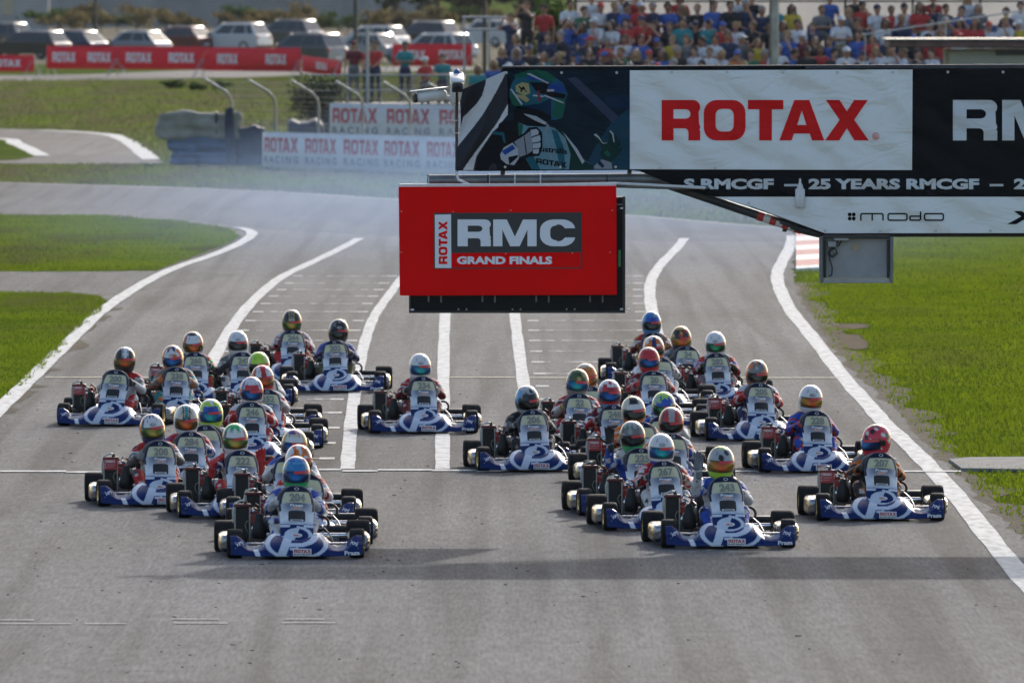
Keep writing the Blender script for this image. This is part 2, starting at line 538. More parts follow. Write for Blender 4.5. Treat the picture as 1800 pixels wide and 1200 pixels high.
# grass islands left of the straight
isl_up = [(-260, 377), (0, 379), (150, 379), (300, 388), (380, 399), (410, 408), (419, 416), (408, 425), (380, 437), (340, 452), (300, 466), (276, 476), (150, 478), (0, 478), (-300, 478)]
isl_lo = [(-300, 514), (0, 515), (120, 515), (165, 519), (184, 527), (178, 541), (148, 572), (108, 612), (74, 646), (40, 676), (8, 700), (-60, 752), (-140, 812), (-300, 900)]
M_VL = make_grass_ground('island_ground', (.06, .10, .008), (.08, .115, .01), (.05, .075, .01))
def ragged(px, amp, seed):
    r = random.Random(seed); P = [ground(*p) for p in px]; out = []
    for i, p in enumerate(P):
        q = P[(i + 1) % len(P)]
        n = 8
        for k in range(n):
            s = p.lerp(q, k / n); s.x += r.uniform(-amp, amp); s.y += r.uniform(-amp, amp) * 3; out.append(s)
    return out
isl_up_pts = ragged(isl_up, .06, 1); isl_lo_pts = ragged(isl_lo, .06, 2)
sheet('grass_island', isl_up_pts, .008, M_VL)
sheet('grass_island', isl_lo_pts, .008, M_VL)
verge_pts = [p.copy() for p in right_pts[1:]] + [ground(1386, 402), ground(1800, 416), ground(2300, 425), Vector((60, 190, 0)), Vector((60, 80, 0))]
M_DIRT = mat('bare_soil', (.085, .065, .045), 1.0, spec=.02, var=.4, scale=5, bump=.6)
sheet('grass_verge', verge_pts, -.006, M_VERGE)
for (cx, cy, a, b_) in ((1497, 573, 33, 5), (1492, 592, 22, 5), (1502, 604, 24, 11), (1476, 585, 10, 6)):
    P = []
    for i in range(30):
        an = 2 * math.pi * i / 30; k = 1 + rr.uniform(-.25, .2)
        P.append(ground(cx + a * k * math.cos(an), cy + b_ * k * math.sin(an)))
    sheet('bare_soil_patch', P, -.002 + cx * 1e-6, M_DIRT)

# bare, gritty strip where the tarmac breaks up into the verge
M_GRIT = mat('gritty_edge', (.105, .092, .072), 1.0, var=.5, scale=7, spec=.02)
def edge_strip(pts, w0, w1, side, z, seed):
    r = random.Random(seed); mb = MB(); V = []; P = []
    for i in range(len(pts) - 1):
        for k in range(8): P.append(pts[i].lerp(pts[i + 1], k / 8))
    for i, q in enumerate(P):
        V += [(q.x - side * .12, q.y, z), (q.x + side * r.uniform(w0, w1), q.y, z)]
    mb.add(V, [(2 * i, 2 * i + 1, 2 * i + 3, 2 * i + 2) for i in range(len(P) - 1)])
    o = mb.obj('gritty_edge', M_GRIT, recalc=False)
    if o.data.polygons[0].normal.z < 0: o.data.flip_normals()
    return tag(o, kind='structure')
edge_strip(right_pts[1:12], .12, .55, 1, -.0025, 1)
edge_strip([ground(*p) for p in isl_lo[5:12]], -.05, .35, 1, .0045, 2)
edge_strip([ground(*p) for p in isl_up[6:12]], -.05, .3, 1, .0045, 3)
# far tarmac: hairpin of the neighbouring track and the access road
hair = [(-260, 218), (-100, 222), (0, 226), (70, 228), (130, 231), (190, 236), (215, 242), (235, 252), (252, 266), (268, 279), (282, 287), (150, 288), (0, 287), (-260, 286)]
sheet('hairpin_road', curve_pts(hair, True, 3), -.002, M_ASPH2)
isl3 = [(-260, 238), (0, 243), (26, 251), (46, 259), (64, 268), (72, 273), (40, 279), (0, 282), (-260, 283)]
sheet('hairpin_island', curve_pts(isl3, True, 3), .004, M_GRASS)
M_GRAVEL = mat('pale_tarmac', (.22, .21, .195), 1.0, spec=.02, var=.2, scale=2)
acc = [(-300, 133), (0, 133), (150, 131), (300, 125), (440, 120), (620, 117), (900, 116), (900, 122), (620, 128), (440, 136), (300, 139), (150, 140), (0, 143), (-300, 143)]
sheet('access_road', [ground(*p) for p in acc], -.003, M_GRAVEL)

M_DRY = mat('dry_ground', (.12, .105, .075), 1.0, var=.45, scale=.35, spec=.02)
sheet('dry_ground', [Vector((-90, 555, 0)), Vector((40, 555, 0)), Vector((60, 1000, 0)), Vector((-120, 1000, 0))], -.006, M_DRY)
M_ASPH3 = make_asphalt('dark_asphalt', (.098, .098, .101), .9)
xt = [(-300, 312), (0, 321), (300, 329), (500, 338), (700, 351), (900, 364), (1098, 378), (1250, 391), (1386, 402), (1391, 412), (1391, 425), (1240, 425), (1098, 424), (900, 421), (760, 418), (640, 413), (470, 404), (438, 399), (380, 393), (300, 385), (150, 377), (0, 376), (-300, 374)]
sheet('cross_track', [ground(*q) for q in xt], .0022, M_ASPH3)
sd_ = [(-300, 480), (0, 480), (278, 479), (330, 478), (420, 482), (330, 500), (215, 516), (180, 521), (120, 513), (-300, 512)]
sheet('side_road', [ground(*q) for q in sd_], .0022, M_ASPH3)
# ------------------------------------------------------------------ painted lines
def line(px, w, m=M_LINE, z=.005, sub=5):
    mb = MB(); ribbon(mb, curve_pts(px, False, sub), w, z)
    o = mb.obj('painted_line', m, recalc=False)
    me = o.data
    if me.polygons[0].normal.z < 0: me.flip_normals()
    return tag(o, kind='structure')
line([(-140, 858), (-80, 800), (-20, 739), (22, 698), (60, 661), (100, 622), (140, 583), (172, 553), (200, 532), (240, 506), (280, 484), (320, 467), (360, 454), (392, 442), (420, 429), (438, 418), (443, 410), (433, 404), (418, 401)], .21, z=.013)
line([(632, 419), (604, 434), (580, 446), (540, 465), (500, 484), (472, 504), (440, 534), (412, 569), (388, 608), (368, 646), (352, 690), (338, 740), (326, 790), (320, 824)], .18)
line([(760, 432), (730, 462), (703, 493), (686, 516), (668, 540), (655, 562), (644, 592), (636, 622), (628, 664), (620, 720), (614, 780), (611, 824)], .15)
line([(790, 470), (785, 520), (782, 560), (780, 620), (779, 700), (778, 770), (778, 825)], .155)
line([(900, 470), (902, 520), (905, 555), (911, 605), (919, 665), (926, 710), (932, 760), (938, 825)], .155)
line([(1203, 419), (1190, 436), (1166, 460), (1151, 480), (1143, 500), (1143, 528), (1149, 560), (1159, 604), (1172, 660), (1186, 720), (1200, 780), (1210, 825)], .18)
line([(1393, 414), (1390, 430), (1383, 445), (1370, 470), (1366, 487), (1371, 508), (1390, 546), (1417, 579), (1447, 617), (1487, 668), (1527, 712), (1553, 742), (1593, 779), (1635, 821), (1687, 879), (1740, 946), (1800, 1018), (1880, 1110)], .21)
line([(-300, 313), (0, 321), (300, 330), (500, 338), (700, 351), (900, 364), (1098, 378), (1250, 391), (1384, 402)], .16, M_LINE_OLD, z=.006)
line([(-300, 479), (0, 478.5), (150, 478.5), (270, 477.5)], .25, M_LINE_OLD)
line([(70, 228.5), (130, 231.5), (190, 236.5), (214, 243), (233, 253), (250, 267), (266, 280)], .5, z=.003)
line([(-200, 240), (0, 244), (26, 252), (46, 260), (64, 269), (74, 274)], .45, z=.008)
# start line in offset dashes, timing line, older ghost lines
def cross(x0, x1, y, d, m=M_LINE, z=.009):
    a = ground(x0, y); b = ground(x1, y)
    mb = MB(); mb.add([(a.x, a.y - d / 2, z), (b.x, b.y - d / 2, z), (b.x, b.y + d / 2, z), (a.x, a.y + d / 2, z)], [(0, 1, 2, 3)])
    return tag(mb.obj('painted_line', m, recalc=False), kind='structure')
for x0, x1, y in ((-80, 116, 829), (116, 190, 830.5), (190, 380, 829.5), (560, 600, 826), (602, 664, 828.5), (664, 760, 826.5), (760, 838, 827.5), (838, 880, 829), (880, 1010, 828), (1290, 1330, 829), (1330, 1345, 830), (1560, 1690, 829)):
    cross(x0, x1, y, .30)
for x0, x1 in ((80, 640), (790, 905), (930, 1478)): cross(x0, x1, 664 if x0 < 900 else 664.6, .2, M_LINE_Y, .0095)
for x0, x1, y in ((0, 125, 1097), (150, 222, 1097), (305, 400, 1096), (300, 385, 1089), (0, 60, 1090.5), (495, 590, 1095.5), (500, 570, 1089)):
    cross(x0, x1, y, .07, M_LINE_OLD, .0095)
YS = [485.6, 498, 509.6, 521, 534, 548.4, 564, 581, 599, 618, 636.6, 657, 679, 702, 725.5, 752, 779, 806]
yl = [485, 498, 510, 521, 534, 548, 564, 581, 599, 618, 640, 702, 779, 808]
xl = [516, 500, 486, 472, 458, 445, 431, 418, 407, 396, 388, 366, 346, 340]
yr = [485, 498, 510, 521, 534, 548, 564, 581, 599, 618, 702, 725, 752, 779, 808]
xr = [698, 684, 674, 665, 655, 647, 640, 634, 628, 622, 604, 601, 597, 590, 588]
for y in YS:
    for a, b in ((np.interp(y, yl, xl), np.interp(y, yr, xr)), (np.interp(y, [485, 565, 598, 636, 657, 679, 702, 779], [925, 927, 930, 934, 938, 942, 946, 956]), np.interp(y, [487, 535, 550, 566, 582, 600, 618, 660, 779], [1130, 1131, 1135, 1138, 1140, 1143, 1146, 1156, 1180]))):
        s = .192 * (y + 66)
        d = .16 * s
        mb = MB()
        for x0, x1, th, in ((a, a + d, .42), (b - d, b, .42), (a + d, b - d, .11)):
            p = ground(x0, y); q = ground(x1, y)
            if th < .2:
                segs = 14
                for i in range(segs):                       # the thin bar is worn away in places
                    if rr.random() < .22: continue
                    u = p.lerp(q, i / segs); w = p.lerp(q, (i + 1) / segs); t2 = th * rr.choice((1, 1, 1, 2.2))
                    mb.add([(u.x, u.y - t2 / 2, .006), (w.x, w.y - t2 / 2, .006), (w.x, w.y + t2 / 2, .006), (u.x, u.y + t2 / 2, .006)], [(0, 1, 2, 3)])
            else:
                mb.add([(p.x, p.y - th / 2, .006), (q.x, q.y - th / 2, .006), (q.x, q.y + th / 2, .006), (p.x, p.y + th / 2, .006)], [(0, 1, 2, 3)])
        tag(mb.obj('grid_marking', M_LINE, recalc=False), kind='structure')
# crumbs of rubber and grit lying on the tarmac
gq = np.random.default_rng(4)
mbq = MB()
for i in range(300):
    if i < 200: x, y = gq.uniform(-20, 900), gq.uniform(640, 1190)
    else: x, y = gq.uniform(900, 1800), gq.uniform(520, 1190)
    c = ground(x, y)
    if c.x > 4.0: continue
    s_ = gq.uniform(.004, .015); e_ = gq.uniform(.8, 3.5); a_ = gq.uniform(0, 3.1)
    R_ = Matrix.Rotation(a_, 3, 'Z'); mbq.box((c.x, c.y, .004 + s_ * .2), (s_ * e_, s_ * 1.4, s_ * .45), s_ * .1, R_)
tag(mbq.obj('rubber_crumbs', mat('rubber_crumb', (.02, .02, .02), .9)), 'scattered dark crumbs of tyre rubber on the grey tarmac', 'debris', kind='stuff')
# red and white kerb and the concrete slab by the right verge
kt = thing('kerb', 'red and white painted kerb blocks beside the right edge line behind the hanging box', 'kerb', ground(1420, 445))
M_RED = mat('kerb_red', (.30, .045, .04), .8, var=.3, scale=6)
M_WHT = mat('kerb_white', (.55, .54, .52), .8, var=.25, scale=6)
o0 = kt.location.copy()
ky = [404, 411, 418, 426, 434, 442, 451, 460, 470, 475]
for i in range(len(ky) - 1):
    a = ground(1399, ky[i]); b = ground(1455, ky[i]); c = ground(1455, ky[i + 1]); d = ground(1399, ky[i + 1])
    e = .02
    vs = []
    for p, z in ((a, .03), (b, .06), (c, .06), (d, .03)):
        vs.append((p.x - o0.x, p.y - o0.y + (-e if p in (a, b) else e), z))
    vs += [(x, y, -.03) for x, y, z in vs]
    mb = MB(); mb.add(vs, [(0, 1, 2, 3), (4, 7, 6, 5), (0, 4, 5, 1), (1, 5, 6, 2), (2, 6, 7, 3), (3, 7, 4, 0)])
    mb.obj('kerb_block', M_RED if i % 2 else M_WHT, kt)
P = [ground(1668, 811), ground(1700, 808), ground(1900, 806), ground(1900, 831), ground(1690, 827)]
mb = MB(); k = len(P)
mb.add([(p.x, p.y, .03) for p in P] + [(p.x, p.y, -.05) for p in P], [tuple(range(k))] + [(i, (i + 1) % k, (i + 1) % k + k, i + k) for i in range(k)])
tag(mb.obj('concrete_slab', mat('concrete', (.24, .235, .225), 1.0, spec=.05, var=.25, scale=4, bump=.3)), kind='structure')

# ------------------------------------------------------------------ growing grass
def blade_mat(name, c1, c2, c3=None, amt=0.0, lo=.46):
    m = bpy.data.materials.new(name)
    nt, N, L, b = nodes_of(m)
    geo = N.new('ShaderNodeNewGeometry'); tc = N.new('ShaderNodeTexCoord')
    nz = N.new('ShaderNodeTexNoise'); nz.inputs['Scale'].default_value = .5; nz.inputs['Detail'].default_value = 4
    L.new(tc.outputs['Object'], nz.inputs['Vector'])
    ad = N.new('ShaderNodeMath'); ad.operation = 'MULTIPLY_ADD'; ad.inputs[1].default_value = .45
    L.new(geo.outputs['Random Per Island'], ad.inputs[0])
    mr = N.new('ShaderNodeMapRange'); mr.inputs[1].default_value = .3; mr.inputs[2].default_value = .7; mr.inputs[3].default_value = 0; mr.inputs[4].default_value = .6
    L.new(nz.outputs[0], mr.inputs[0]); L.new(mr.outputs[0], ad.inputs[2])
    mx = N.new('ShaderNodeMix'); mx.data_type = 'RGBA'; mx.inputs[6].default_value = (*c1, 1); mx.inputs[7].default_value = (*c2, 1)
    L.new(ad.outputs[0], mx.inputs[0])
    col = mx.outputs[2]
    if c3:                                        # dry and trodden patches
        mp = N.new('ShaderNodeMapping'); mp.inputs['Scale'].default_value = (.42, .10, 1)
        L.new(tc.outputs['Object'], mp.inputs['Vector'])
        n3 = N.new('ShaderNodeTexNoise'); n3.inputs['Scale'].default_value = 1.0; n3.inputs['Detail'].default_value = 6; n3.inputs['Roughness'].default_value = .62
        L.new(mp.outputs[0], n3.inputs['Vector'])
        m3 = N.new('ShaderNodeMapRange'); m3.inputs[1].default_value = lo; m3.inputs[2].default_value = lo + .14; m3.inputs[3].default_value = 0; m3.inputs[4].default_value = amt
        L.new(n3.outputs[0], m3.inputs[0])
        x3 = N.new('ShaderNodeMix'); x3.data_type = 'RGBA'; x3.inputs[7].default_value = (*c3, 1)
        L.new(m3.outputs[0], x3.inputs[0]); L.new(col, x3.inputs[6]); col = x3.outputs[2]
    df = N.new('ShaderNodeBsdfDiffuse'); tr = N.new('ShaderNodeBsdfTranslucent'); ms = N.new('ShaderNodeMixShader'); ms.inputs[0].default_value = .6
    L.new(col, df.inputs[0]); L.new(col, tr.inputs[0])
    L.new(df.outputs[0], ms.inputs[1]); L.new(tr.outputs[0], ms.inputs[2])
    L.new(ms.outputs[0], N['Material Output'].inputs['Surface'])
    return m
M_BLADE = blade_mat('grass_blades', (.064, .110, .006), (.140, .180, .012), (.085, .088, .026), .5, .53)
M_BLADE3 = blade_mat('island_grass_blades', (.062, .106, .008), (.132, .172, .014), (.082, .084, .034), .75, .48)
M_BLADE2 = blade_mat('rough_grass_blades', (.075, .108, .025), (.13, .155, .042), (.105, .098, .062), .9, .42)
def inside(px, py, poly):
    x = np.array([p.x for p in poly]); y = np.array([p.y for p in poly])
    r = np.zeros(len(px), bool); j = len(x) - 1
    for i in range(len(x)):
        c = ((y[i] > py) != (y[j] > py)) & (px < (x[j] - x[i]) * (py - y[i]) / (y[j] - y[i] + 1e-12) + x[i])
        r ^= c; j = i
    return r
def grass(poly, n, h, w, m, seed, label, clip=None, holes=(), edge=None):
    g = np.random.default_rng(seed)
    xs = [p.x for p in poly]; ys = [p.y for p in poly]
    x0, x1, y0, y1 = min(xs), max(xs), min(ys), max(ys)
    if clip: x0, x1, y0, y1 = max(x0, clip[0]), min(x1, clip[1]), max(y0, clip[2]), min(y1, clip[3])
    px = g.uniform(x0, x1, n * 2); py = g.uniform(y0, y1, n * 2)
    k = inside(px, py, poly)
    for (hx, hy, ra, rb) in holes:
        k &= ((px - hx) / ra) ** 2 + ((py - hy) / rb) ** 2 > g.uniform(.5, 1.2, n * 2)
    if edge:
        ex = np.interp(py, [p.y for p in edge], [p.x for p in edge])
        k &= (px - ex) > np.abs(g.normal(0, .33, n * 2)) * (1 + .6 * np.sin(py * 1.1) * np.sin(py * .37))
    wild = np.sin(px * .9 + py * .21) * np.sin(py * .33 - px * .4) + .6 * np.sin(px * 2.3 - py * .8)
    k &= g.uniform(-2.6, 1.0, n * 2) < .9 + wild
    px, py = px[k][:n], py[k][:n]; c = len(px)
    cl = .6 + .8 * (.5 + .5 * np.sin(px * 1.7 + np.sin(py * .5) * 2) * np.cos(py * .4 + px * .3))
    hh = h * g.uniform(.4, 1.25, c) * cl; ww = w * g.uniform(.6, 1.4, c)
    an = g.uniform(0, math.pi, c); lx = g.normal(0, .45, c) * hh; ly = g.normal(0, .35, c) * hh
    V = np.zeros((c, 3, 3), np.float32)
    V[:, 0] = np.stack([px - np.cos(an) * ww, py - np.sin(an) * ww, np.full(c, -.01)], 1)
    V[:, 1] = np.stack([px + np.cos(an) * ww, py + np.sin(an) * ww, np.full(c, -.01)], 1)
    V[:, 2] = np.stack([px + lx, py + ly, hh], 1)
    me = bpy.data.meshes.new('grass')
    me.vertices.add(c * 3); me.vertices.foreach_set('co', V.ravel())
    me.loops.add(c * 3); me.loops.foreach_set('vertex_index', np.arange(c * 3, dtype=np.int32))
    me.polygons.add(c); me.polygons.foreach_set('loop_start', np.arange(0, c * 3, 3, dtype=np.int32))
    me.update(calc_edges=True); me.materials.append(m)
    return tag(link('grass', me), label, 'grass', kind='stuff')
soil = [(ground(cx, cy).x, ground(cx, cy).y, a / 110., b_ * 98800 / (cy + 66) ** 2) for (cx, cy, a, b_) in ((1497, 573, 36, 7), (1492, 592, 24, 7), (1502, 604, 26, 13))]
grass(verge_pts, 230000, .040, .013, M_BLADE, 11, 'short bright green grass of the verge right of the track', clip=(3, 16, 96, 215), holes=soil, edge=sorted(right_pts[1:], key=lambda p: p.y))
grass(isl_up_pts, 80000, .055, .018, M_BLADE3, 12, 'bright green grass on the island beyond the side road at left', clip=(-14, 0, 150, 230))
grass(isl_lo_pts, 60000, .045, .014, M_BLADE3, 13, 'bright green grass on the near island left of the white line', clip=(-11, 0, 110, 180))
far1 = [ground(*p) for p in ((-60, 290), (300, 290), (800, 306), (1400, 330), (1400, 400), (1098, 376), (700, 349), (300, 327), (-60, 318))]
grass(far1, 40000, .07, .03, M_BLADE2, 14, 'strip of green grass between the cross track and the banners')
far2 = [ground(*p) for p in ((-60, 142), (840, 140), (840, 290), (290, 285), (262, 266), (215, 238), (130, 229), (-60, 222))]
grass(far2, 30000, .09, .05, M_BLADE2, 15, 'rough grass slope behind the hairpin at left')
# ================================================================== gantry over the track
GY = 100.0
def gp(x, y, dy=0.0):
    p = at(x, y, GY); return Vector((p.x, GY + dy, p.z))
M_STEEL = mat('grey_steel', (.16, .17, .175), .5, .7, var=.25, scale=9)
M_STEELD = mat('dark_steel', (.05, .052, .055), .5, .6, var=.3, scale=9)
M_BLACK = mat('black_plastic', (.012, .012, .014), .45)
M_CABLE = mat('black_cable', (.01, .01, .011), .5)
M_WHITEP = mat('white_plastic', (.62, .62, .62), .4, var=.08, scale=20)
def fabric(name, c, bump=.5):
    """printed banner cloth: wrinkles as relief, some light through the weave"""
    m = bpy.data.materials.new(name)
    nt, N, L, b = nodes_of(m)
    tc = N.new('ShaderNodeTexCoord')
    mp = N.new('ShaderNodeMapping'); mp.inputs['Scale'].default_value = (1.2, 1, 2.2); mp.inputs['Rotation'].default_value = (0, R(38), 0)
    L.new(tc.outputs['Object'], mp.inputs['Vector'])
    n1 = N.new('ShaderNodeTexNoise'); n1.inputs['Scale'].default_value = 1.6; n1.inputs['Detail'].default_value = 5; n1.inputs['Distortion'].default_value = 1.1
    L.new(mp.outputs[0], n1.inputs['Vector'])
    wv = N.new('ShaderNodeTexWave'); wv.inputs['Scale'].default_value = .55; wv.inputs['Distortion'].default_value = 7; wv.inputs['Detail'].default_value = 3
    wv.inputs['Detail Scale'].default_value = .8
    L.new(mp.outputs[0], wv.inputs['Vector'])
    ad = N.new('ShaderNodeMath'); ad.operation = 'MULTIPLY_ADD'; ad.inputs[1].default_value = .5
    L.new(wv.outputs[1], ad.inputs[0]); L.new(n1.outputs[0], ad.inputs[2])
    bp = N.new('ShaderNodeBump'); bp.inputs['Strength'].default_value = bump; bp.inputs['Distance'].default_value = .14
    L.new(ad.outputs[0], bp.inputs['Height']); L.new(bp.outputs[0], b.inputs['Normal'])
    setp(b, **{'Base Color': (*c, 1), 'Roughness': .7, 'Specular IOR Level': .12})
    return m
F_WHITE = fabric('banner_white', (.74, .74, .73))
F_BLACK = fabric('banner_black', (.007, .008, .010))
F_NAVY = fabric('banner_navy', (.006, .016, .028))
F_RED = fabric('banner_red', (.66, .012, .014))
F_LETTER = fabric('banner_grey_letter', (.58, .59, .61))
def printm(name, c): return fabric('print_' + name, c, .4)
PR = {k: printm(k, c) for k, c in dict(teal=(.012, .085, .12), green=(.008, .085, .055), steel=(.12, .14, .17), blue=(.01, .05, .24), dkblue=(.006, .022, .055), ltblue=(.11, .22, .27), grey=(.20, .22, .25), skyglow=(.010, .045, .075), cream=(.30, .26, .12), dkgreen=(.006, .03, .026), white=(.34, .37, .41), ink=(.006, .007, .01), red=(.2, .02, .03), beam=(.03, .042, .075)).items()}

# --- steel structure
g = thing('gantry', 'grey steel pipe gantry arm reaching in from the right with a diagonal brace', 'gantry', (9.2, GY, 0))
def gl(p): return Vector(p) - g.location
def pipe(name, pts, r, m, n=12, parent=None):
    mb = MB(); mb.tube([gl(p) for p in pts], r, n)
    return mb.obj(name, m, parent or g, smooth=40)
pipe('beam', [gp(754, 318, .1), gp(1130, 315, .1), gp(2600, 312, .1)], .055, M_STEEL)
pipe('beam', [gp(884, 122, .12), gp(2600, 116, .12)], .03, M_STEELD)
pipe('beam', [gp(1440, 409, .14), gp(2600, 408, .14)], .045, M_STEELD)
pipe('conduit', [gp(1060, 326, -.02), gp(1190, 330, -.02), gp(1245, 329, -.02)], .018, M_STEEL, 8)
pipe('conduit', [gp(800, 300, -.03), gp(806, 316, -.03), gp(826, 325, -.03), gp(880, 327, -.03), gp(1080, 322, -.03), gp(1240, 330, -.03)], .014, M_WHITEP, 8)
br = pipe('brace', [gp(1165, 322, .12), gp(1300, 368, .12), gp(1412, 404, .1), gp(1446, 412, .1)], .042, M_STEELD)
for i in range(7):                                   # red and white hazard sleeve round the brace
    a = gp(1332 + i * 11, 379 + i * 3.6, .11); b = gp(1343 + i * 11, 382.6 + i * 3.6, .11)
    mb = MB(); mb.tube([gl(a), gl(b)], .0445, 12)
    mb.obj('hazard_band', mat('hazard_red', (.42, .03, .02), .5) if i % 2 == 0 else mat('hazard_white', (.55, .55, .53), .5), br, smooth=40)
for x in (884, 1107, 1380, 1604, 1830, 2100):
    pipe('upright', [gp(x, 119, .12), gp(x, 309 if x < 1250 else 408, .12)], .022, M_STEELD, 8)
for y in (180, 250):
    pipe('rail', [gp(812, y, .12), gp(2600, y - 3, .12)], .02, M_STEELD, 8)
for x in (860, 905, 950):
    mb = MB(); a = gl(gp(x, 318, .1)); mb.box((a.x, a.y - .045, a.z + .005), (.012, .1, .12), .003); mb.obj('pipe_clamp', M_WHITEP, g)
pl = gl(gp(2560, 300, .12))
mb = MB(); mb.tube([(pl.x, pl.y, -g.location.z), (pl.x, pl.y, 4.5)], .11, 14); mb.box((pl.x, pl.y, .02), (.6, .6, .04), .01)
mb.obj('post', M_STEEL, g, smooth=40)
mb = MB(); a = gl(gp(752, 318, .1)); mb.box(a, (.01, .13, .13), .003); mb.obj('end_plate', M_STEELD, g)
mb = MB(); a = gl(gp(858, 326, -.0)); mb.box((a.x, a.y, a.z), (.02, .02, .2)); mb.obj('board_hanger', M_STEELD, g)
mb = MB(); mb.box((a.x + 1.1, a.y, a.z), (.02, .02, .2)); mb.obj('board_hanger', M_STEELD, g)

# --- large printed banner
bo = thing('banner', 'large black and white banner with red ROTAX lettering and a printed helmeted racer', 'banner', gp(1300, 415))
def bl(x, y, dy): return gp(x, y, dy) - bo.location
def patch(name, poly, m, dy, parent=bo, back=None):
    """a piece of cloth with thickness"""
    mb = MB(); k = len(poly)
    tri = tessellate_polygon([[Vector((x, -y, 0)) for x, y in poly]])
    fr = [bl(x, y, dy) for x, y in poly]; bk = [bl(x, y, dy if back is None else back) for x, y in poly]
    if back is None: mb.add(fr, tri)
    else:
        mb.add(fr + bk, [tuple(t) for t in tri] + [tuple(i + k for i in t[::-1]) for t in tri] + [(i, (i + 1) % k, (i + 1) % k + k, i + k) for i in range(k)])
    return mb.obj(name, m, parent)
cloth = patch('black_cloth', [(884, 119), (1416, 116), (1416, 121), (2500, 119), (2500, 412), (1446, 412), (1316, 362), (1252, 345), (1196, 330), (1124, 301), (1107, 299), (846, 301), (802, 300), (884, 122)], F_BLACK, 0, back=.012)
# torn, loose left end: striped cloth with folds
def loose(u, v):
    x0 = 806 + 4 * math.sin(v * 5) ; x1 = 990 - 0 * v
    top = 160 - 36 * u / .46 if u < .46 else 124
    x = x0 + (x1 - x0) * u; y = top + (299 - top) * v
    p = bl(x, y, -.018)
    fold = max(0, .45 - u) / .45
    p.y -= .05 * fold * (math.sin(v * 9 + u * 10) * .5 + .5) + .02 * fold * math.sin(u * 24 + v * 6)
    return p
US = [.46 * i / 110 for i in range(111)]; VS = [i / 150 for i in range(151)]
mb = MB(); mb.grid(loose, US, VS)
lm = mb.mesh('striped_end', paint_mat('striped_cloth', .5, 0, .35, 3.5, .1), smooth=180)
ZP = lambda pts: [Vector((780 + a / 5.294, 110 + b / 5.294, 0)) for a, b in pts]
white_bands = [ZP([(60, 190), (215, 150), (175, 260), (130, 385), (60, 420)]),
               ZP([(405, 90), (600, 40), (585, 80), (500, 235), (350, 480), (60, 890), (60, 760), (140, 600), (160, 510), (290, 385), (345, 310), (385, 200)]),
               ZP([(616, 335), (660, 440), (660, 560), (540, 560), (450, 650), (320, 870), (285, 1040), (170, 1040), (480, 575)])]
gx = np.array([806 + 184 * u for v in VS for u in US]); gy = []
for v in VS:
    for u in US:
        top = 160 - 36 * u / .46; gy.append(top + (299 - top) * v)
gy = np.array(gy); co = np.tile(np.array((.008, .009, .018)), (len(gx), 1))
for bnd in white_bands: co[inside(gx, gy, bnd)] = (.56, .56, .58)
set_colors(lm, np.array(co))
link('striped_end', lm, bo)
# racer picture
px0 = patch('picture_ground', [(886, 124), (1107, 123), (1107, 298), (838, 298), (846, 276), (864, 236), (894, 200), (898, 172), (896, 140)], F_NAVY, -.022)
def pict(items, name):
    mb = MB(); keys = sorted(set(k for _, k, _ in items)); 
    for poly, k, lay in items:
        tri = tessellate_polygon([[Vector((x, -y, 0)) for x, y in poly]])
        mb.add([bl(x, y, -.0225 - .0008 * lay) for x, y in poly], tri, keys.index(k))
    return mb.obj(name, [PR[k] for k in keys], bo)
Z = lambda pts: [(780 + a / 5.294, 110 + b / 5.294) for a, b in pts]      # picture coordinates
pict([(Z([(1150, 150), (1230, 130), (1730, 600), (1730, 720)]), 'beam', 0),
      (Z([(1300, 1000), (1400, 800), (1560, 560), (1730, 420), (1730, 1000)]), 'skyglow', 1),
      (Z([(1480, 330), (1600, 300), (1730, 300), (1730, 430), (1560, 420)]), 'dkblue', 1)], 'picture_glow')
helmet_out = [(650, 120), (720, 95), (800, 72), (880, 70), (960, 85), (1040, 140), (1110, 190), (1155, 295), (1130, 350), (1132, 400), (1115, 470), (1100, 515), (1060, 530), (1000, 535), (900, 500), (780, 460), (690, 430), (640, 390), (612, 320), (612, 260), (640, 180), (670, 140)]
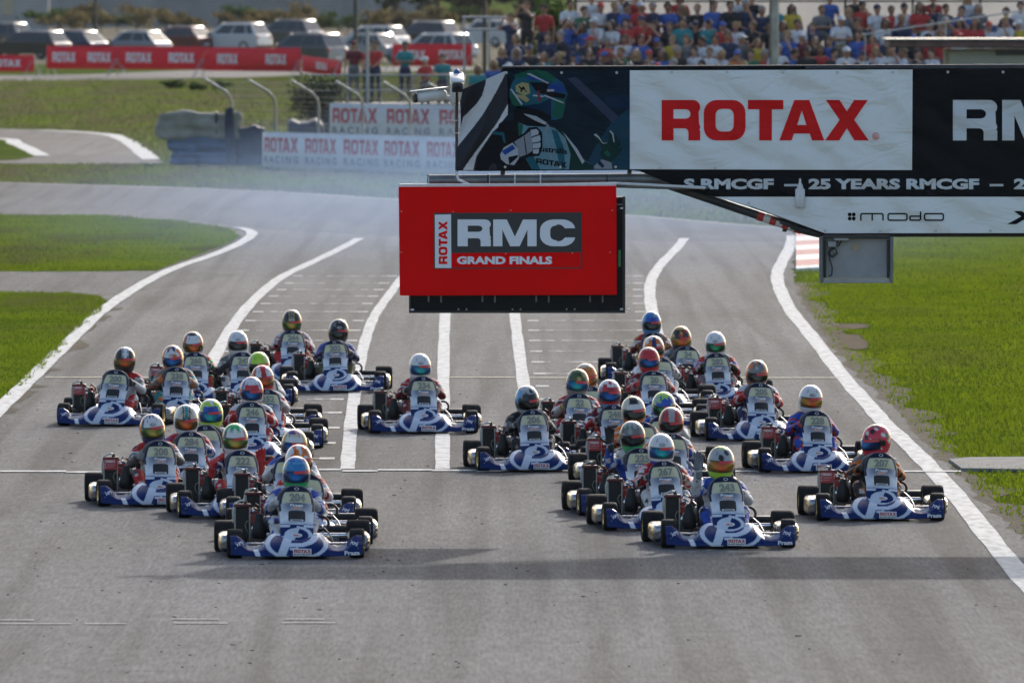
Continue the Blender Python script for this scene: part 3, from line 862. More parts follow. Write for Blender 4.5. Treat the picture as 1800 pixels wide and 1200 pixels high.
pict([(Z(helmet_out), 'teal', 2), (Z([(640, 390), (760, 400), (900, 380), (1000, 330), (1000, 535), (900, 500), (780, 460), (690, 430)]), 'dkblue', 2.5), (Z([(700, 150), (860, 120), (1000, 150), (960, 180), (820, 160)]), 'blue', 2.6),
      (Z([(650, 120), (720, 95), (800, 72), (880, 70), (960, 85), (1040, 140), (1000, 190), (920, 150), (800, 130), (700, 140)]), 'green', 3),
      (Z([(612, 320), (640, 250), (700, 380), (760, 430), (690, 430), (640, 390)]), 'green', 3),
      (Z([(640, 210), (670, 150), (760, 140), (830, 200), (800, 250), (700, 190)]), 'teal', 3),
      (Z([(980, 200), (1090, 190), (1120, 230), (1145, 285), (1060, 275), (960, 265)]), 'blue', 4),
      (Z([(800, 185), (1000, 190), (960, 265), (1060, 280), (1140, 300), (1120, 340), (1000, 320), (860, 270)]), 'ink', 3),
      (Z([(1000, 330), (1120, 345), (1130, 400), (1105, 510), (1060, 520), (1000, 470), (1040, 400)]), 'green', 4),
      (Z([(660, 400), (760, 420), (900, 440), (1000, 500), (1000, 535), (900, 500), (780, 460), (690, 430)]), 'ink', 3),
      (Z([(668, 215), (730, 185), (790, 195), (805, 285), (750, 310), (672, 270)]), 'cream', 4),
      (Z([(640, 290), (760, 310), (800, 345), (770, 372), (720, 340)]), 'cream', 4),
      (Z([(620, 250), (632, 245), (735, 385), (722, 398)]), 'white', 5),
      (Z([(770, 105), (800, 100), (980, 190), (970, 200)]), 'white', 5),
      (Z([(940, 300), (1118, 372), (1115, 382), (930, 312)]), 'white', 5),
      (Z([(870, 260), (890, 262), (905, 360), (880, 366)]), 'red', 5),
      (Z([(830, 300), (930, 310), (928, 322), (830, 314)]), 'white', 5),
      (Z([(962, 250), (1028, 250), (1026, 270), (962, 272)]), 'white', 6),
      (Z([(695, 225), (705, 218), (722, 235), (745, 222), (752, 235), (765, 262), (785, 276), (760, 270), (748, 252), (732, 258), (725, 276), (712, 276), (716, 250)]), 'ink', 6)], 'printed_helmet')
pict([(Z([(300, 1000), (320, 870), (400, 730), (460, 620), (540, 550), (650, 535), (690, 560), (720, 700), (760, 900), (820, 995)]), 'ink', 2),
      (Z([(690, 560), (800, 580), (1000, 600), (1110, 640), (1200, 760), (1300, 900), (1390, 960), (1380, 995), (820, 995), (740, 860), (700, 700)]), 'ltblue', 3), (Z([(700, 700), (740, 860), (820, 995), (900, 995), (830, 860), (790, 700)]), 'teal', 3.4), (Z([(1000, 620), (1060, 640), (1120, 800), (1130, 990), (1080, 990), (1050, 800)]), 'teal', 3.5),
      (Z([(1020, 600), (1110, 640), (1200, 760), (1290, 900), (1390, 960), (1380, 995), (1165, 995), (1180, 850), (1130, 700)]), 'dkgreen', 4),
      (Z([(1110, 650), (1140, 680), (1240, 800), (1310, 920), (1290, 945), (1220, 820)]), 'white', 5),
      (Z([(690, 560), (740, 580), (720, 700), (700, 680)]), 'green', 5),
      (Z([(450, 640), (560, 650), (580, 760), (555, 740), (540, 680), (455, 668)]), 'teal', 5),
      (Z([(650, 440), (760, 460), (900, 530), (960, 570), (940, 600), (780, 590), (655, 545)]), 'ink', 4),
      (Z([(745, 475), (860, 500), (960, 560), (945, 580), (850, 540), (760, 490)]), 'white', 5),
      (Z([(505, 860), (545, 770), (640, 715), (750, 655), (790, 605), (870, 600), (915, 650), (920, 790), (890, 868), (790, 878), (715, 915), (675, 978), (570, 965), (515, 905)]), 'ink', 6),
      (Z([(525, 855), (560, 790), (640, 745), (690, 800), (700, 890), (655, 955), (585, 945), (532, 900)]), 'white', 7),
      (Z([(655, 738), (760, 672), (800, 640), (820, 700), (830, 820), (780, 852), (705, 880), (690, 800)]), 'grey', 7),
      (Z([(806, 628), (862, 618), (885, 640), (880, 668), (815, 690)]), 'white', 7), (Z([(818, 700), (895, 676), (903, 715), (895, 735), (825, 748)]), 'white', 7),
      (Z([(827, 756), (900, 745), (902, 780), (890, 795), (830, 800)]), 'white', 7), (Z([(832, 808), (888, 803), (884, 840), (870, 850), (830, 845)]), 'white', 7),
      (Z([(540, 825), (640, 765), (668, 800), (570, 862)]), 'blue', 8),
      (Z([(600, 880), (690, 860), (690, 880), (610, 950)]), 'ink', 8),
      (Z([(745, 690), (752, 686), (775, 850), (765, 855)]), 'ink', 8),
      (Z([(960, 565), (985, 590), (955, 650), (1030, 990), (1015, 990), (940, 650)]), 'grey', 6)], 'printed_suit')
pict([(Z([(1395, 680), (1410, 660), (1440, 670), (1480, 730), (1520, 745), (1540, 720), (1530, 650), (1550, 632), (1575, 660), (1585, 700), (1600, 665), (1615, 700), (1610, 745), (1640, 720), (1645, 760), (1625, 800), (1655, 790), (1660, 820), (1590, 900), (1550, 930), (1480, 910), (1450, 850), (1470, 800), (1440, 740), (1400, 710)]), 'dkgreen', 4),
      (Z([(1400, 960), (1470, 900), (1560, 930), (1570, 990), (1400, 990)]), 'grey', 5),
      (Z([(1430, 940), (1450, 905), (1495, 960), (1480, 985)]), 'dkblue', 6),
      (Z([(1540, 640), (1552, 632), (1578, 660), (1590, 740), (1580, 742), (1566, 668)]), 'white', 6),
      (Z([(1395, 672), (1415, 660), (1445, 690), (1480, 745), (1530, 750), (1480, 755), (1440, 705)]), 'white', 6),
      (Z([(1490, 840), (1520, 815), (1555, 850), (1530, 880)]), 'green', 6)], 'printed_glove')
def btext(name, txt, x0, y0, y1, m, dy=-.026, width=None, slope=0.0):
    V, T, w = txt
    h = y1 - y0; k = h if width is None else width / w
    mb = MB(); mb.add([bl(x0 + a * k, y1 - b * h + slope * a * k, dy) for a, b in V], T)
    return mb.obj(name, m, bo)
btext('lettering', glyph_text('ROTAX'), 942.5, 278, 287.5, PR['ink'], -.03, 54, .14)
btext('lettering', font_text('ustralia', .02), 950, 256, 266, PR['ink'], -.03, 47, .10)
# white panel
patch('white_panel', [(1107, 124), (1604, 122.5), (1603, 299), (1107, 297.5)], F_WHITE, -.02)
btext('lettering', glyph_text('ROTAX', 0), 1163, 176, 247, F_RED, -.024, 366)
ring = [ellipse(1539, 239.5, 6, 6.5), ellipse(1539, 239.5, 5, 5.4)]
mb = MB(); tri = tessellate_polygon([[Vector((x, -y, 0)) for x, y in q] for q in ring])
mb.add([bl(x, y, -.024) for q in ring for x, y in q], tri); mb.obj('trademark_ring', F_RED, bo)
btext('lettering', font_text('R', .0), 1536.5, 236, 243.5, F_RED, -.024, 5.5)
btext('lettering', glyph_text('RMC', .02), 1675, 176, 247, F_LETTER, -.014, 290)
# strip of small lettering and lower sponsor strip
btext('lettering', font_text('S RMCGF  –  25 YEARS RMCGF  –  25 YEARS RMCGF', .05, 1.3), 1202, 314.5, 331.5, F_LETTER, -.014, 880)
patch('sponsor_strip', [(1256, 346), (2490, 346), (2490, 409), (1450, 410), (1322, 363)], F_WHITE, -.02)
def stroke(mb, pts, w, dy=-.024):
    for i in range(len(pts) - 1):
        (x0, y0), (x1, y1) = pts[i], pts[i + 1]
        l = math.hypot(x1 - x0, y1 - y0); nx, ny = -(y1 - y0) / l * w / 2, (x1 - x0) / l * w / 2
        ex, ey = (x1 - x0) / l * w * .3, (y1 - y0) / l * w * .3
        mb.add([bl(x0 + nx - ex, y0 + ny - ey, dy - i * 1e-5), bl(x1 + nx + ex, y1 + ny + ey, dy - i * 1e-5), bl(x1 - nx + ex, y1 - ny + ey, dy - i * 1e-5), bl(x0 - nx - ex, y0 - ny - ey, dy - i * 1e-5)], [(0, 1, 2, 3)])
mb = MB(); yb, yt = 387, 375.5
stroke(mb, [(1513, yb), (1513, yt + 2), (1515, yt), (1550, yt), (1552, yt + 2), (1552, yb)], 2.6); stroke(mb, [(1533, yb), (1533, yt)], 2.6)
for x in (1561, 1625):
    stroke(mb, [(x, yt + 2), (x, yb - 2), (x + 2, yb), (x + 31, yb), (x + 33, yb - 2), (x + 33, yt + 2), (x + 31, yt), (x + 2, yt), (x, yt + 2)], 2.6)
stroke(mb, [(1600, yb), (1616, yb), (1618, yb - 2), (1618, yt - 3)], 2.6); stroke(mb, [(1600, yb), (1599, yb - 5), (1601, yb - 7), (1617, yb - 7)], 2.6)
for dx, dy_ in ((-3.6, -3.6), (3.6, -3.6), (-3.6, 3.6), (3.6, 3.6)):
    poly = ellipse(1497 + dx, 380.5 + dy_, 3.4, 3.4, 12); tri = tessellate_polygon([[Vector((x, -y, 0)) for x, y in poly]])
    mb.add([bl(x, y, -.0245) for x, y in poly], tri)
mb.obj('lettering', PR['ink'], bo)
mb = MB()
for poly in ([(1782, 371), (1796, 371), (1830, 394), (1814, 394)], [(1770, 394), (1812, 371), (1826, 371), (1786, 394)]):
    tri = tessellate_polygon([[Vector((x, -y, 0)) for x, y in poly]]); mb.add([bl(x, y, -.0242 - .0004 * (poly[0][0] < 1775)) for x, y in poly], tri)
mb.obj('lettering', PR['ink'], bo)
eye = MB(); eye.lathe([(-.006, 0.0), (-.006, .010), (0, .013), (.003, .013)], axis='Y', n=10)
eye_me = eye.mesh('eyelet', mat('eyelet_steel', (.5, .5, .5), .35, .8), smooth=40)
for x, y in [(890 + i * 97, 128 if i < 3 else 127) for i in range(10)] + [(888 + 97 * i, 293.5) for i in range(3)] + [(1160 + 97 * i, 296) for i in range(2)] + [(1450 + 97 * i, 405.5) for i in range(5)] + [(1316, 357)]:
    e = link('eyelet', eye_me, bo); e.location = bl(x, y, -.026)

# --- red RMC board and the black lamp panel behind it
rb = thing('sign_board', 'red board with RMC GRAND FINALS lettering hung below the gantry', 'sign', gp(893, 518, -.16))
def rl(x, y, dy): return gp(x, y, dy) - rb.location
def rquad(name, poly, m, dy, back=None, parent=rb):
    k = len(poly); mb = MB()
    tri = tessellate_polygon([[Vector((x, -y, 0)) for x, y in poly]])
    if back is None: mb.add([rl(x, y, dy) for x, y in poly], tri)
    else: mb.add([rl(x, y, dy) for x, y in poly] + [rl(x, y, back) for x, y in poly], [tuple(t) for t in tri] + [tuple(i + k for i in t[::-1]) for t in tri] + [(i, (i + 1) % k, (i + 1) % k + k, i + k) for i in range(k)])
    return mb.obj(name, m, parent)
M_BOARD = mat('board_red', (.78, .004, .005), .65, var=.06, scale=3, spec=.04)
M_BINK = mat('board_black', (.016, .018, .02), .45)
M_BWHITE = mat('board_white', (.72, .73, .77), .5)
rquad('panel', [(701, 328), (1083, 326), (1084, 517), (703, 518.5)], M_BOARD, -.17, -.15)
rquad('frame_print', [(762, 373.5), (1022.5, 372.5), (1023, 471), (763, 472)], M_BINK, -.172)
rquad('white_field', [(764.5, 376.5), (793, 376), (793.5, 470), (765, 470)], M_BWHITE, -.174)
rquad('red_field', [(794, 444), (1020, 442.5), (1020.5, 469), (794, 469.5)], M_BOARD, -.174)
def rtext(name, txt, fn, m):
    V, T, w = txt; mb = MB(); mb.add([fn(a, b, w) for a, b in V], T); return mb.obj(name, m, rb)
rtext('lettering', glyph_text('RMC', -.02), lambda a, b, w: rl(804.5 + a * 207 / w * 1.015, 432 - b * 47, -.176), M_BWHITE)
rtext('lettering', font_text('GRAND FINALS', .05, 1.3), lambda a, b, w: rl(803.5 + a * 167 / w, 462.5 - b * 12.5, -.178), M_BWHITE)
rtext('lettering', glyph_text('ROTAX', .04), lambda a, b, w: rl(786.5 - b * 15, 463 - a * 76 / w, -.178), M_BOARD)
mb = MB()
for x, y in ((706, 371), (706, 442.5), (797, 371.5), (898, 369), (889, 445), (1006, 443.5), (1076, 369), (1072, 442.5)):
    mb = MB(); mb.ball(rl(x, y, -.176), .006, 8, 5); mb.obj('screw', mat('screw_steel', (.6, .6, .6), .3, .9), rb, smooth=180)
rquad('top_edge', [(703, 323), (1083, 321.5), (1083, 326.5), (703, 328)], M_WHITEP, -.15, -.05)
lp = thing('lamp_panel', 'black lamp panel half hidden behind the red sign board', 'panel', gp(909, 549, -.05))
def ll(x, y, dy): return gp(x, y, dy) - lp.location
def lbox(name, x0, y0, x1, y1, d0, d1, m, b=.004):
    a = ll(x0, y0, 0); c = ll(x1, y1, 0)
    mb = MB(); mb.box(((a.x + c.x) / 2, (d0 + d1) / 2 - lp.location.y + GY, (a.z + c.z) / 2), (abs(c.x - a.x), abs(d1 - d0), abs(a.z - c.z)), b)
    return mb.obj(name, m, lp)
M_LED = mat('lamp_black', (.008, .009, .010), .5, spec=.15, var=.4, scale=30)
lbox('housing', 720, 346, 1098, 548, -.09, .05, M_LED, .008)
for (x0, y0, x1, y1) in ((719, 545, 1099, 549.5), (1094, 345, 1099, 545), (719, 519, 723, 545)): lbox('rim', x0, y0, x1, y1, -.105, -.092, M_BLACK)
for i in range(4):
    x = 752 + i * 94.5
    for (dx0, dx1, y0, y1) in ((0, 3, 519, 530), (22, 25, 519, 531)): lbox('bracket', x + dx0, y0, x + dx1, y1, -.11, -.1, M_STEEL, .002)
for i in range(4):
    for x in (806 + i * 95, 820 + i * 95):
        mb = MB(); mb.ball(ll(x, 543, -.094), .008, 8, 6); mb.obj('bolt', MATS['screw_steel'], lp, smooth=180)
lbox('corner_mark', 722, 542, 728, 545, -.108, -.106, M_WHITEP, 0)
lbox('corner_mark', 1090, 541, 1095, 544, -.108, -.106, M_WHITEP, 0)
lbox('corner_mark', 1090, 364, 1095, 367, -.108, -.106, M_WHITEP, 0)
lbox('green_label', 1087, 439, 1091, 468, -.1, -.0925, mat('green_label', (.03, .25, .06), .5), 0)
lbox('cross_strip', 1084, 358, 1097, 360, -.1, -.0925, M_STEEL, 0)

# --- open-backed grey box under the banner
bx = thing('display_box', 'shallow grey metal box with loose cables hanging under the banner', 'box', gp(1505, 497))
def xl_(x, y, dy): return gp(x, y, dy) - bx.location
def xbox(name, x0, y0, x1, y1, d0, d1, m, b=.004):
    a = xl_(x0, y0, 0); c = xl_(x1, y1, 0); mb = MB()
    mb.box(((a.x + c.x) / 2, (d0 + d1) / 2, (a.z + c.z) / 2), (abs(c.x - a.x), abs(d1 - d0), abs(a.z - c.z)), b); return mb.obj(name, m, bx)
M_GALV = mat('galvanised', (.30, .30, .31), .5, .35, var=.15, scale=6)
xbox('back_panel', 1446, 418, 1565, 489, .05, .06, M_GALV)
xbox('side_wall', 1440, 416, 1446, 497, -.06, .06, M_STEEL); xbox('side_wall', 1564, 416, 1570, 497, -.06, .06, M_STEEL)
xbox('bottom_lip', 1446.5, 489.5, 1563.5, 497, -.07, .06, M_GALV); xbox('top_lip', 1446.5, 413, 1563.5, 418, -.06, .06, M_STEELD)
xbox('inner_rail', 1449, 422, 1452, 488, -.02, .04, M_BLACK, .002); xbox('inner_rail', 1559, 422, 1562, 488, -.02, .04, M_BLACK, .002)
xbox('terminal', 1466, 413, 1492, 423, -.05, .03, M_GALV); xbox('terminal', 1455, 424, 1470, 434, -.03, .03, M_GALV)
mb = MB(); c = xl_(1505, 435, .045); mb.lathe([(-.004, 0), (-.004, .035), (.004, .037)], c, 'Y', 16); mb.obj('cap', mat('tan_cap', (.36, .30, .20), .6), bx, smooth=40)
mb = MB()
mb.tube([xl_(*p) for p in ((1473, 420, -.01), (1470, 430, -.02), (1460, 440, -.02), (1456, 448, -.01), (1464, 452, -.02), (1472, 446, -.03), (1468, 436, -.02), (1459, 441, -.03), (1458, 455, -.02), (1463, 470, -.02), (1462, 482, -.02), (1458, 486, -.02))], .007, 6)
mb.tube([xl_(*p) for p in ((1480, 420, -.01), (1474, 432, -.02), (1462, 434, -.02), (1455, 444, -.02), (1462, 450, -.03), (1471, 443, -.03))], .006, 6)
mb.obj('cable', M_CABLE, bx, smooth=180)

# --- white transponder box hanging on the banner, two cameras at the end
tb = thing('hanging_unit', 'small white plastic unit hanging on the banner over the lettering strip', 'unit', gp(1406, 365, -.06))
mb = MB(); mb.box((0, 0, .09), (.088, .05, .18), .012); mb.obj('case', M_WHITEP, tb, smooth=50)
mb = MB(); mb.lathe([(.175, .03), (.20, .028), (.23, .012), (.27, .009)], axis='Z', n=10); mb.obj('neck', M_WHITEP, tb, smooth=40)
mb = MB(); mb.ball((0, -.026, .105), .004, 8, 6); mb.obj('indicator', M_BLACK, tb)
def cctv(label, base, aim, mount):
    t = thing('security_camera', label, 'camera', base, 0, 'cameras on the gantry end')
    q = Vector(aim).to_track_quat('-Y', 'Z').to_matrix()
    def tr(mb, name, m, sm=50):
        me = mb.mesh(name, m, sm); me.transform(q.to_4x4()); return link(name, me, t)
    mb = MB(); mb.box((0, .0, 0), (.115, .30, .10), .03); tr(mb, 'body', M_WHITEP)
    mb = MB(); mb.box((0, -.01, .058), (.128, .34, .012), .005); tr(mb, 'sunshield', M_WHITEP)
    mb = MB(); mb.box((0, -.155, -.005), (.10, .02, .085), .01); ln = tr(mb, 'lens_window', M_BLACK)
    mb = MB(); mb.lathe([(-.168, 0), (-.168, .022), (-.16, .026)], axis='Y', n=12)
    me = mb.mesh('lens', mat('lens_glass', (.02, .02, .03), .08), 40); me.transform(q.to_4x4()); link('lens', me, ln)
    mb = MB(); mb.tube([(0, 0, 0)] + mount, .018, 8); mb.obj('arm', M_WHITEP, t, smooth=50)
    return t
cctv('white bullet camera at the gantry end pointing towards the left', gp(757, 168, -.05), (-1, -.35, -.12), [(.12, .03, -.02), (.2, .05, -.02)])
cctv('white bullet camera at the gantry end facing the viewer', gp(803, 146, -.12), (.05, -1, -.25), [(0, .15, -.02), (-.03, .15, -.08)])
mt = thing('camera_mount', 'upright pole with white bracket carrying the two cameras', 'mount', gp(800, 300, .02))
mo = mt.location
mb = MB(); mb.tube([gp(803, 302, .02) - mo, gp(803, 150, .02) - mo], .016, 8); mb.obj('pole', M_STEELD, mt, smooth=50)
mb = MB(); c = gp(796, 168, .0) - mo; mb.box(c, (.05, .07, .16), .015); mb.obj('bracket', M_WHITEP, mt, smooth=50)
mb = MB(); mb.tube([gp(*p) - mo for p in ((800, 140, -.05), (803, 131, -.03), (812, 128, 0), (817, 134, .02), (815, 148, .03), (806, 152, .02))], .009, 6); mb.obj('cable', M_WHITEP, mt, smooth=180)
mb = MB(); mb.ball(gp(803, 130, 0) - mo, (.035, .035, .045), 12, 8); mb.obj('blue_cap', mat('blue_cap', (.03, .08, .25), .5), mt, smooth=180)
mb = MB(); mb.tube([gp(784, 211, -.02) - mo, gp(804, 212, .0) - mo], .004, 6); mb.tube([gp(800, 234, -.02) - mo, gp(808, 234, .0) - mo], .004, 6); mb.obj('cable_tie', M_WHITEP, mt)
# ================================================================== bodies
def capsule(mb, p0, p1, r0, r1, n=10):
    p0, p1 = Vector(p0), Vector(p1)
    d = p1 - p0
    L = d.length
    if L < 1e-5:
        mb.ball(p0, r0, n, 8); return
    t = d / L
    pts = []; rs = []
    for a in (-90, -60, -30, 0): pts.append(p0 + t * (r0 * math.sin(R(a)))); rs.append(max(r0 * math.cos(R(a)), r0 * .05))
    for a in (0, 30, 60, 90): pts.append(p1 + t * (r1 * math.sin(R(a)))); rs.append(max(r1 * math.cos(R(a)), r1 * .05))
    mb.tube(pts, rs, n)
def skin_body(bones, voxel, smooth_it=4):
    """one continuous surface grown round the bones: returns mesh, nearest-bone tag per vertex"""
    mb = MB()
    for b in bones:
        if b[0] == 'E': mb.ball(b[1], b[2], 16, 12)
        else: capsule(mb, b[1], b[2], b[3], b[4])
    me = mb.mesh('body', [], recalc=True)
    ob = bpy.data.objects.new('body', me); COL.objects.link(ob)
    rm = ob.modifiers.new('r', 'REMESH'); rm.mode = 'VOXEL'; rm.voxel_size = voxel
    sm = ob.modifiers.new('s', 'SMOOTH'); sm.factor = .5; sm.iterations = smooth_it
    dg = bpy.context.evaluated_depsgraph_get()
    out = bpy.data.meshes.new_from_object(ob.evaluated_get(dg))
    bpy.data.objects.remove(ob); bpy.data.meshes.remove(me)
    V = verts_of(out).astype(float)
    best = np.full(len(V), 1e9); tg = np.zeros(len(V), int)
    for i, b in enumerate(bones):
        if b[0] == 'E':
            q = (V - np.array(b[1])) / np.array(b[2]); d = (np.linalg.norm(q, axis=1) - 1) * min(b[2])
        else:
            a = np.array(b[1]); c = np.array(b[2]); ab = c - a; l2 = max(ab @ ab, 1e-9)
            t = np.clip(((V - a) @ ab) / l2, 0, 1)
            d = np.linalg.norm(V - (a + t[:, None] * ab), axis=1) - (b[3] + (b[4] - b[3]) * t)
        m = d < best; best[m] = d[m]; tg[m] = i
    out.shade_smooth()
    return out, V, np.array([bones[i][-1] for i in tg])

# ------------------------------------------------------------------ gloves: palm and five bent fingers, along +X, palm facing -Z
def hand_bones(kind):
    B = [('E', (.045, 0, 0), (.048, .040, .017), 'p'), ('C', (-.05, 0, 0), (.02, 0, 0), .030, .030, 'p')]
    lens = (.075, .082, .077, .062)
    for i in range(4):
        y = .030 - .0205 * i
        base = Vector((.080 - .004 * abs(i - 1), y, 0))
        sp = (y * 3.2 if kind == 'open' else y * .6)
        bend = {'open': (6, 8, 10), 'grip': (45, 75, 55), 'fist': (70, 85, 60)}[kind]
        p = base; a = 0.0
        for k, f in enumerate((.45, .32, .23)):
            a += R(bend[k]) + (R(3 * i) if kind == 'open' else 0)
            d = Vector((math.cos(a), sp * .9 * math.cos(a), -math.sin(a))).normalized()
            q = p + d * (lens[i] * f * 1.1)
            B.append(('C', p, q, .0115 - .001 * k, .0105 - .001 * k, 'f')); p = q
    if kind == 'fist': th = [(.02, .035, -.005), (.045, .062, .0), (.075, .085, .002), (.095, .098, .004)]
    elif kind == 'open': th = [(.015, .032, -.004), (.035, .066, -.010), (.062, .088, -.014), (.084, .100, -.014)]
    else: th = [(.015, .030, -.008), (.045, .052, -.024), (.072, .050, -.038), (.090, .040, -.045)]
    for k in range(3): B.append(('C', th[k], th[k + 1], .0135 - .0012 * k, .0125 - .0012 * k, 'f'))
    return B
HANDS = {}
for kd in ('open', 'grip', 'fist'):
    me, V, tg = skin_body(hand_bones(kd), .0062, 2)
    HANDS[kd] = me
def glove_mat(c):
    return mat('glove_%02x%02x%02x' % tuple(int(min(1, q) * 255) for q in c), c, .65, var=.3, scale=40, bump=.4, bscale=90)
def add_hand(parent, name, kind, wrist, fingers, palm, m, mirror=False, scale=1.0, cache={}):
    """place a hand: wrist position, direction of the fingers, direction the palm faces"""
    key = (kind, m.name, mirror)
    if key not in cache:
        me = HANDS[kind].copy(); me.materials.clear(); me.materials.append(m)
        if mirror:
            me.transform(Matrix.Diagonal((1, -1, 1, 1))); me.flip_normals()
        cache[key] = me
    o = link(name, cache[key], parent)
    X = Vector(fingers).normalized(); Zv = -Vector(palm); Zv = (Zv - X * Zv.dot(X)).normalized(); Y = Zv.cross(X)
    M = Matrix((X, Y, Zv)).transposed().to_4x4()
    o.matrix_local = Matrix.Translation(Vector(wrist)) @ M @ Matrix.Scale(scale, 4)
    return o

# ------------------------------------------------------------------ kart driver poses (facing -Y, seat at the origin of the kart)
HEAD = Vector((0, .36, .692))
def driver_bones(pose):
    B = [('E', (0, .33, .16), (.17, .14, .12), 'pelvis'), ('E', (0, .37, .32), (.15, .11, .15), 'torso'), ('E', (0, .375, .42), (.165, .11, .13), 'chest'),
         ('C', (-.11, .37, .505), (.11, .37, .505), .078, .078, 'shoulder'), ('C', (0, .37, .52), (0, .36, .66), .06, .055, 'neck'), ('E', HEAD, (.080, .10, .115), 'neck')]
    W = {}
    for s, nm in ((-1, 'r'), (1, 'l')):           # s=-1: the driver's right arm, at the left in the picture
        sh = Vector((s * .16, .355, .495))
        mode = pose[0] if s < 0 else pose[1]
        if mode == 'wheel': el = Vector((s * .238, .15, .385)); wr = Vector((s * .160, -.085, .470))
        elif mode == 'up': el = Vector((s * .245, .10, .46)); wr = Vector((s * .225, -.03, .665))
        elif mode == 'low': el = Vector((s * .26, .16, .39)); wr = Vector((s * .25, -.07, .435))
        else: el = Vector((s * .25, .10, .38)); wr = Vector((s * .215, -.08, .455))
        B += [('C', sh, el, .064, .050, 'upper_' + nm), ('C', el, wr, .050, .037, 'fore_' + nm)]
        W[s] = (mode, el, wr)
        hip = (s * .10, .28, .15); kn = (s * .175, -.16, .30); an = (s * .14, -.47, .13)
        B += [('C', hip, kn, .085, .060, 'thigh'), ('C', kn, an, .058, .042, 'shin'), ('C', an, (s * .15, -.58, .13), .044, .036, 'boot')]
    return B, W
DRV = {}
def driver_body(pose):
    if pose not in DRV:
        B, W = driver_bones(pose)
        me, V, tg = skin_body(B, .0145, 4)
        DRV[pose] = (me, V, tg, W)
    return DRV[pose]
M_SUIT = paint_mat('race_suit', .7, 0, 1.0, 13, .3, spec=.2)
def suit_colors(V, tg, s, seed):
    """s: dict of colours main / sleeve / fore / leg / side / yoke"""
    g = np.random.default_rng(seed)
    main = np.array(s['main'])
    C = np.tile(main, (len(V), 1)).astype(float)
    def put(m, c):
        if c is not None: C[m] = c
    st = np.char.startswith
    tgs = tg.astype(str)
    put(st(tgs, 'upper'), s.get('sleeve')); put(st(tgs, 'fore'), s.get('fore', s.get('sleeve')))
    put((tgs == 'thigh') | (tgs == 'shin') | (tgs == 'pelvis'), s.get('leg'))
    put((tgs == 'shoulder'), s.get('yoke'))
    put(st(tgs, 'upper') & (V[:, 2] > .50), s.get('cap', s.get('yoke')))
    if 'side' in s: put((np.abs(V[:, 0]) > .12) & ((tgs == 'torso') | (tgs == 'chest')), s['side'])
    if 'knee' in s: put((tgs == 'thigh') & (V[:, 2] > .30), s['knee'])
    tc = s.get('trim', (.55, .55, .56))            # sponsor patches and stripes sewn on
    arm = st(tgs, 'upper') | st(tgs, 'fore')
    k = np.sin(V[:, 1] * 38 + V[:, 2] * 30 + seed) ; put(arm & (k > .80), tc)
    put((tgs == 'thigh') & (np.abs(np.abs(V[:, 0]) - .215) < .018), tc)
    ch = (tgs == 'chest') & (V[:, 1] < .33)
    put(ch & (np.abs(V[:, 2] - .47) < .016) & (np.abs(V[:, 0]) > .04), tc)
    cell = (np.floor(V[:, 0] * 19 + .3) * 73 + np.floor(V[:, 1] * 17 + .1) * 151 + np.floor(V[:, 2] * 21) * 283 + seed * 37).astype(np.int64)
    hsh = ((cell * 2654435761) % 1000) / 1000.0
    body = arm | (tgs == 'chest') | (tgs == 'shoulder') | (tgs == 'thigh') | (tgs == 'shin')
    put(body & (hsh > .84), tc)
    put(body & (hsh > .955), s.get('trim2', (.02, .02, .03)))
    put(body & (hsh < .07), s.get('trim3', (.50, .50, .51)))
    put((tgs == 'neck'), s.get('neck', (.02, .02, .022)))
    put(tgs == 'boot', s.get('boot', (.03, .03, .032)))
    return C

# ------------------------------------------------------------------ helmets
HA, HB, HC = .124, .152, .158          # half width, depth, height
def helm_pt(az, v, off=0.0):
    """az: 0 faces the front (-Y); v from 0 (crown) to 1 (lower rim)"""
    th = v * R(142)
    z = math.cos(th) * HC; r = math.sin(th) ** .86 if math.sin(th) > 0 else 0
    if th > R(90): r = 1 - .30 * ((th - R(90)) / R(52)) ** 2
    f = math.cos(az)
    x = math.sin(az) * r * (HA + off)
    y = -f * r * (HB + off)
    if f > 0 and th > R(70): y -= .030 * f ** 3 * min(1, (th - R(70)) / R(30))      # chin bar
    if f < -.2 and th < R(75): y += .012 * (-f) * math.sin(th)
    z = z * (1 + off / HC)
    if th > R(120): z -= .0
    return Vector((x, y, z))
NAZ, NVR = 64, 40
def helmet_mesh(fn, m):
    mb = MB(); V = []; Cs = []; Fs = []
    for i in range(NVR + 1):
        for j in range(NAZ):
            az = 2 * math.pi * j / NAZ - math.pi; v = i / NVR
            V.append(helm_pt(az, v)); Cs.append(fn(az, v))
    for i in range(NVR):
        for j in range(NAZ):
            Fs.append((i * NAZ + j, (i + 1) * NAZ + j, (i + 1) * NAZ + (j + 1) % NAZ, i * NAZ + (j + 1) % NAZ))
    k = len(V)                                         # turned-in lower rim
    for j in range(NAZ):
        az = 2 * math.pi * j / NAZ - math.pi; p = helm_pt(az, 1.0)
        V.append(Vector((p.x * .8, p.y * .8, p.z + .01))); Cs.append((.02, .02, .02))
    for j in range(NAZ): Fs.append((NVR * NAZ + j, k + j, k + (j + 1) % NAZ, NVR * NAZ + (j + 1) % NAZ))
    mb.add(V, Fs)
    me = mb.mesh('helmet', m, smooth=180)
    set_colors(me, np.array(Cs))
    return me
M_HELM = paint_mat('helmet_lacquer', .28, .15, 0, 10, .06, spec=.35)
V0, V1, AZV = .525, .765, R(64)          # eye opening
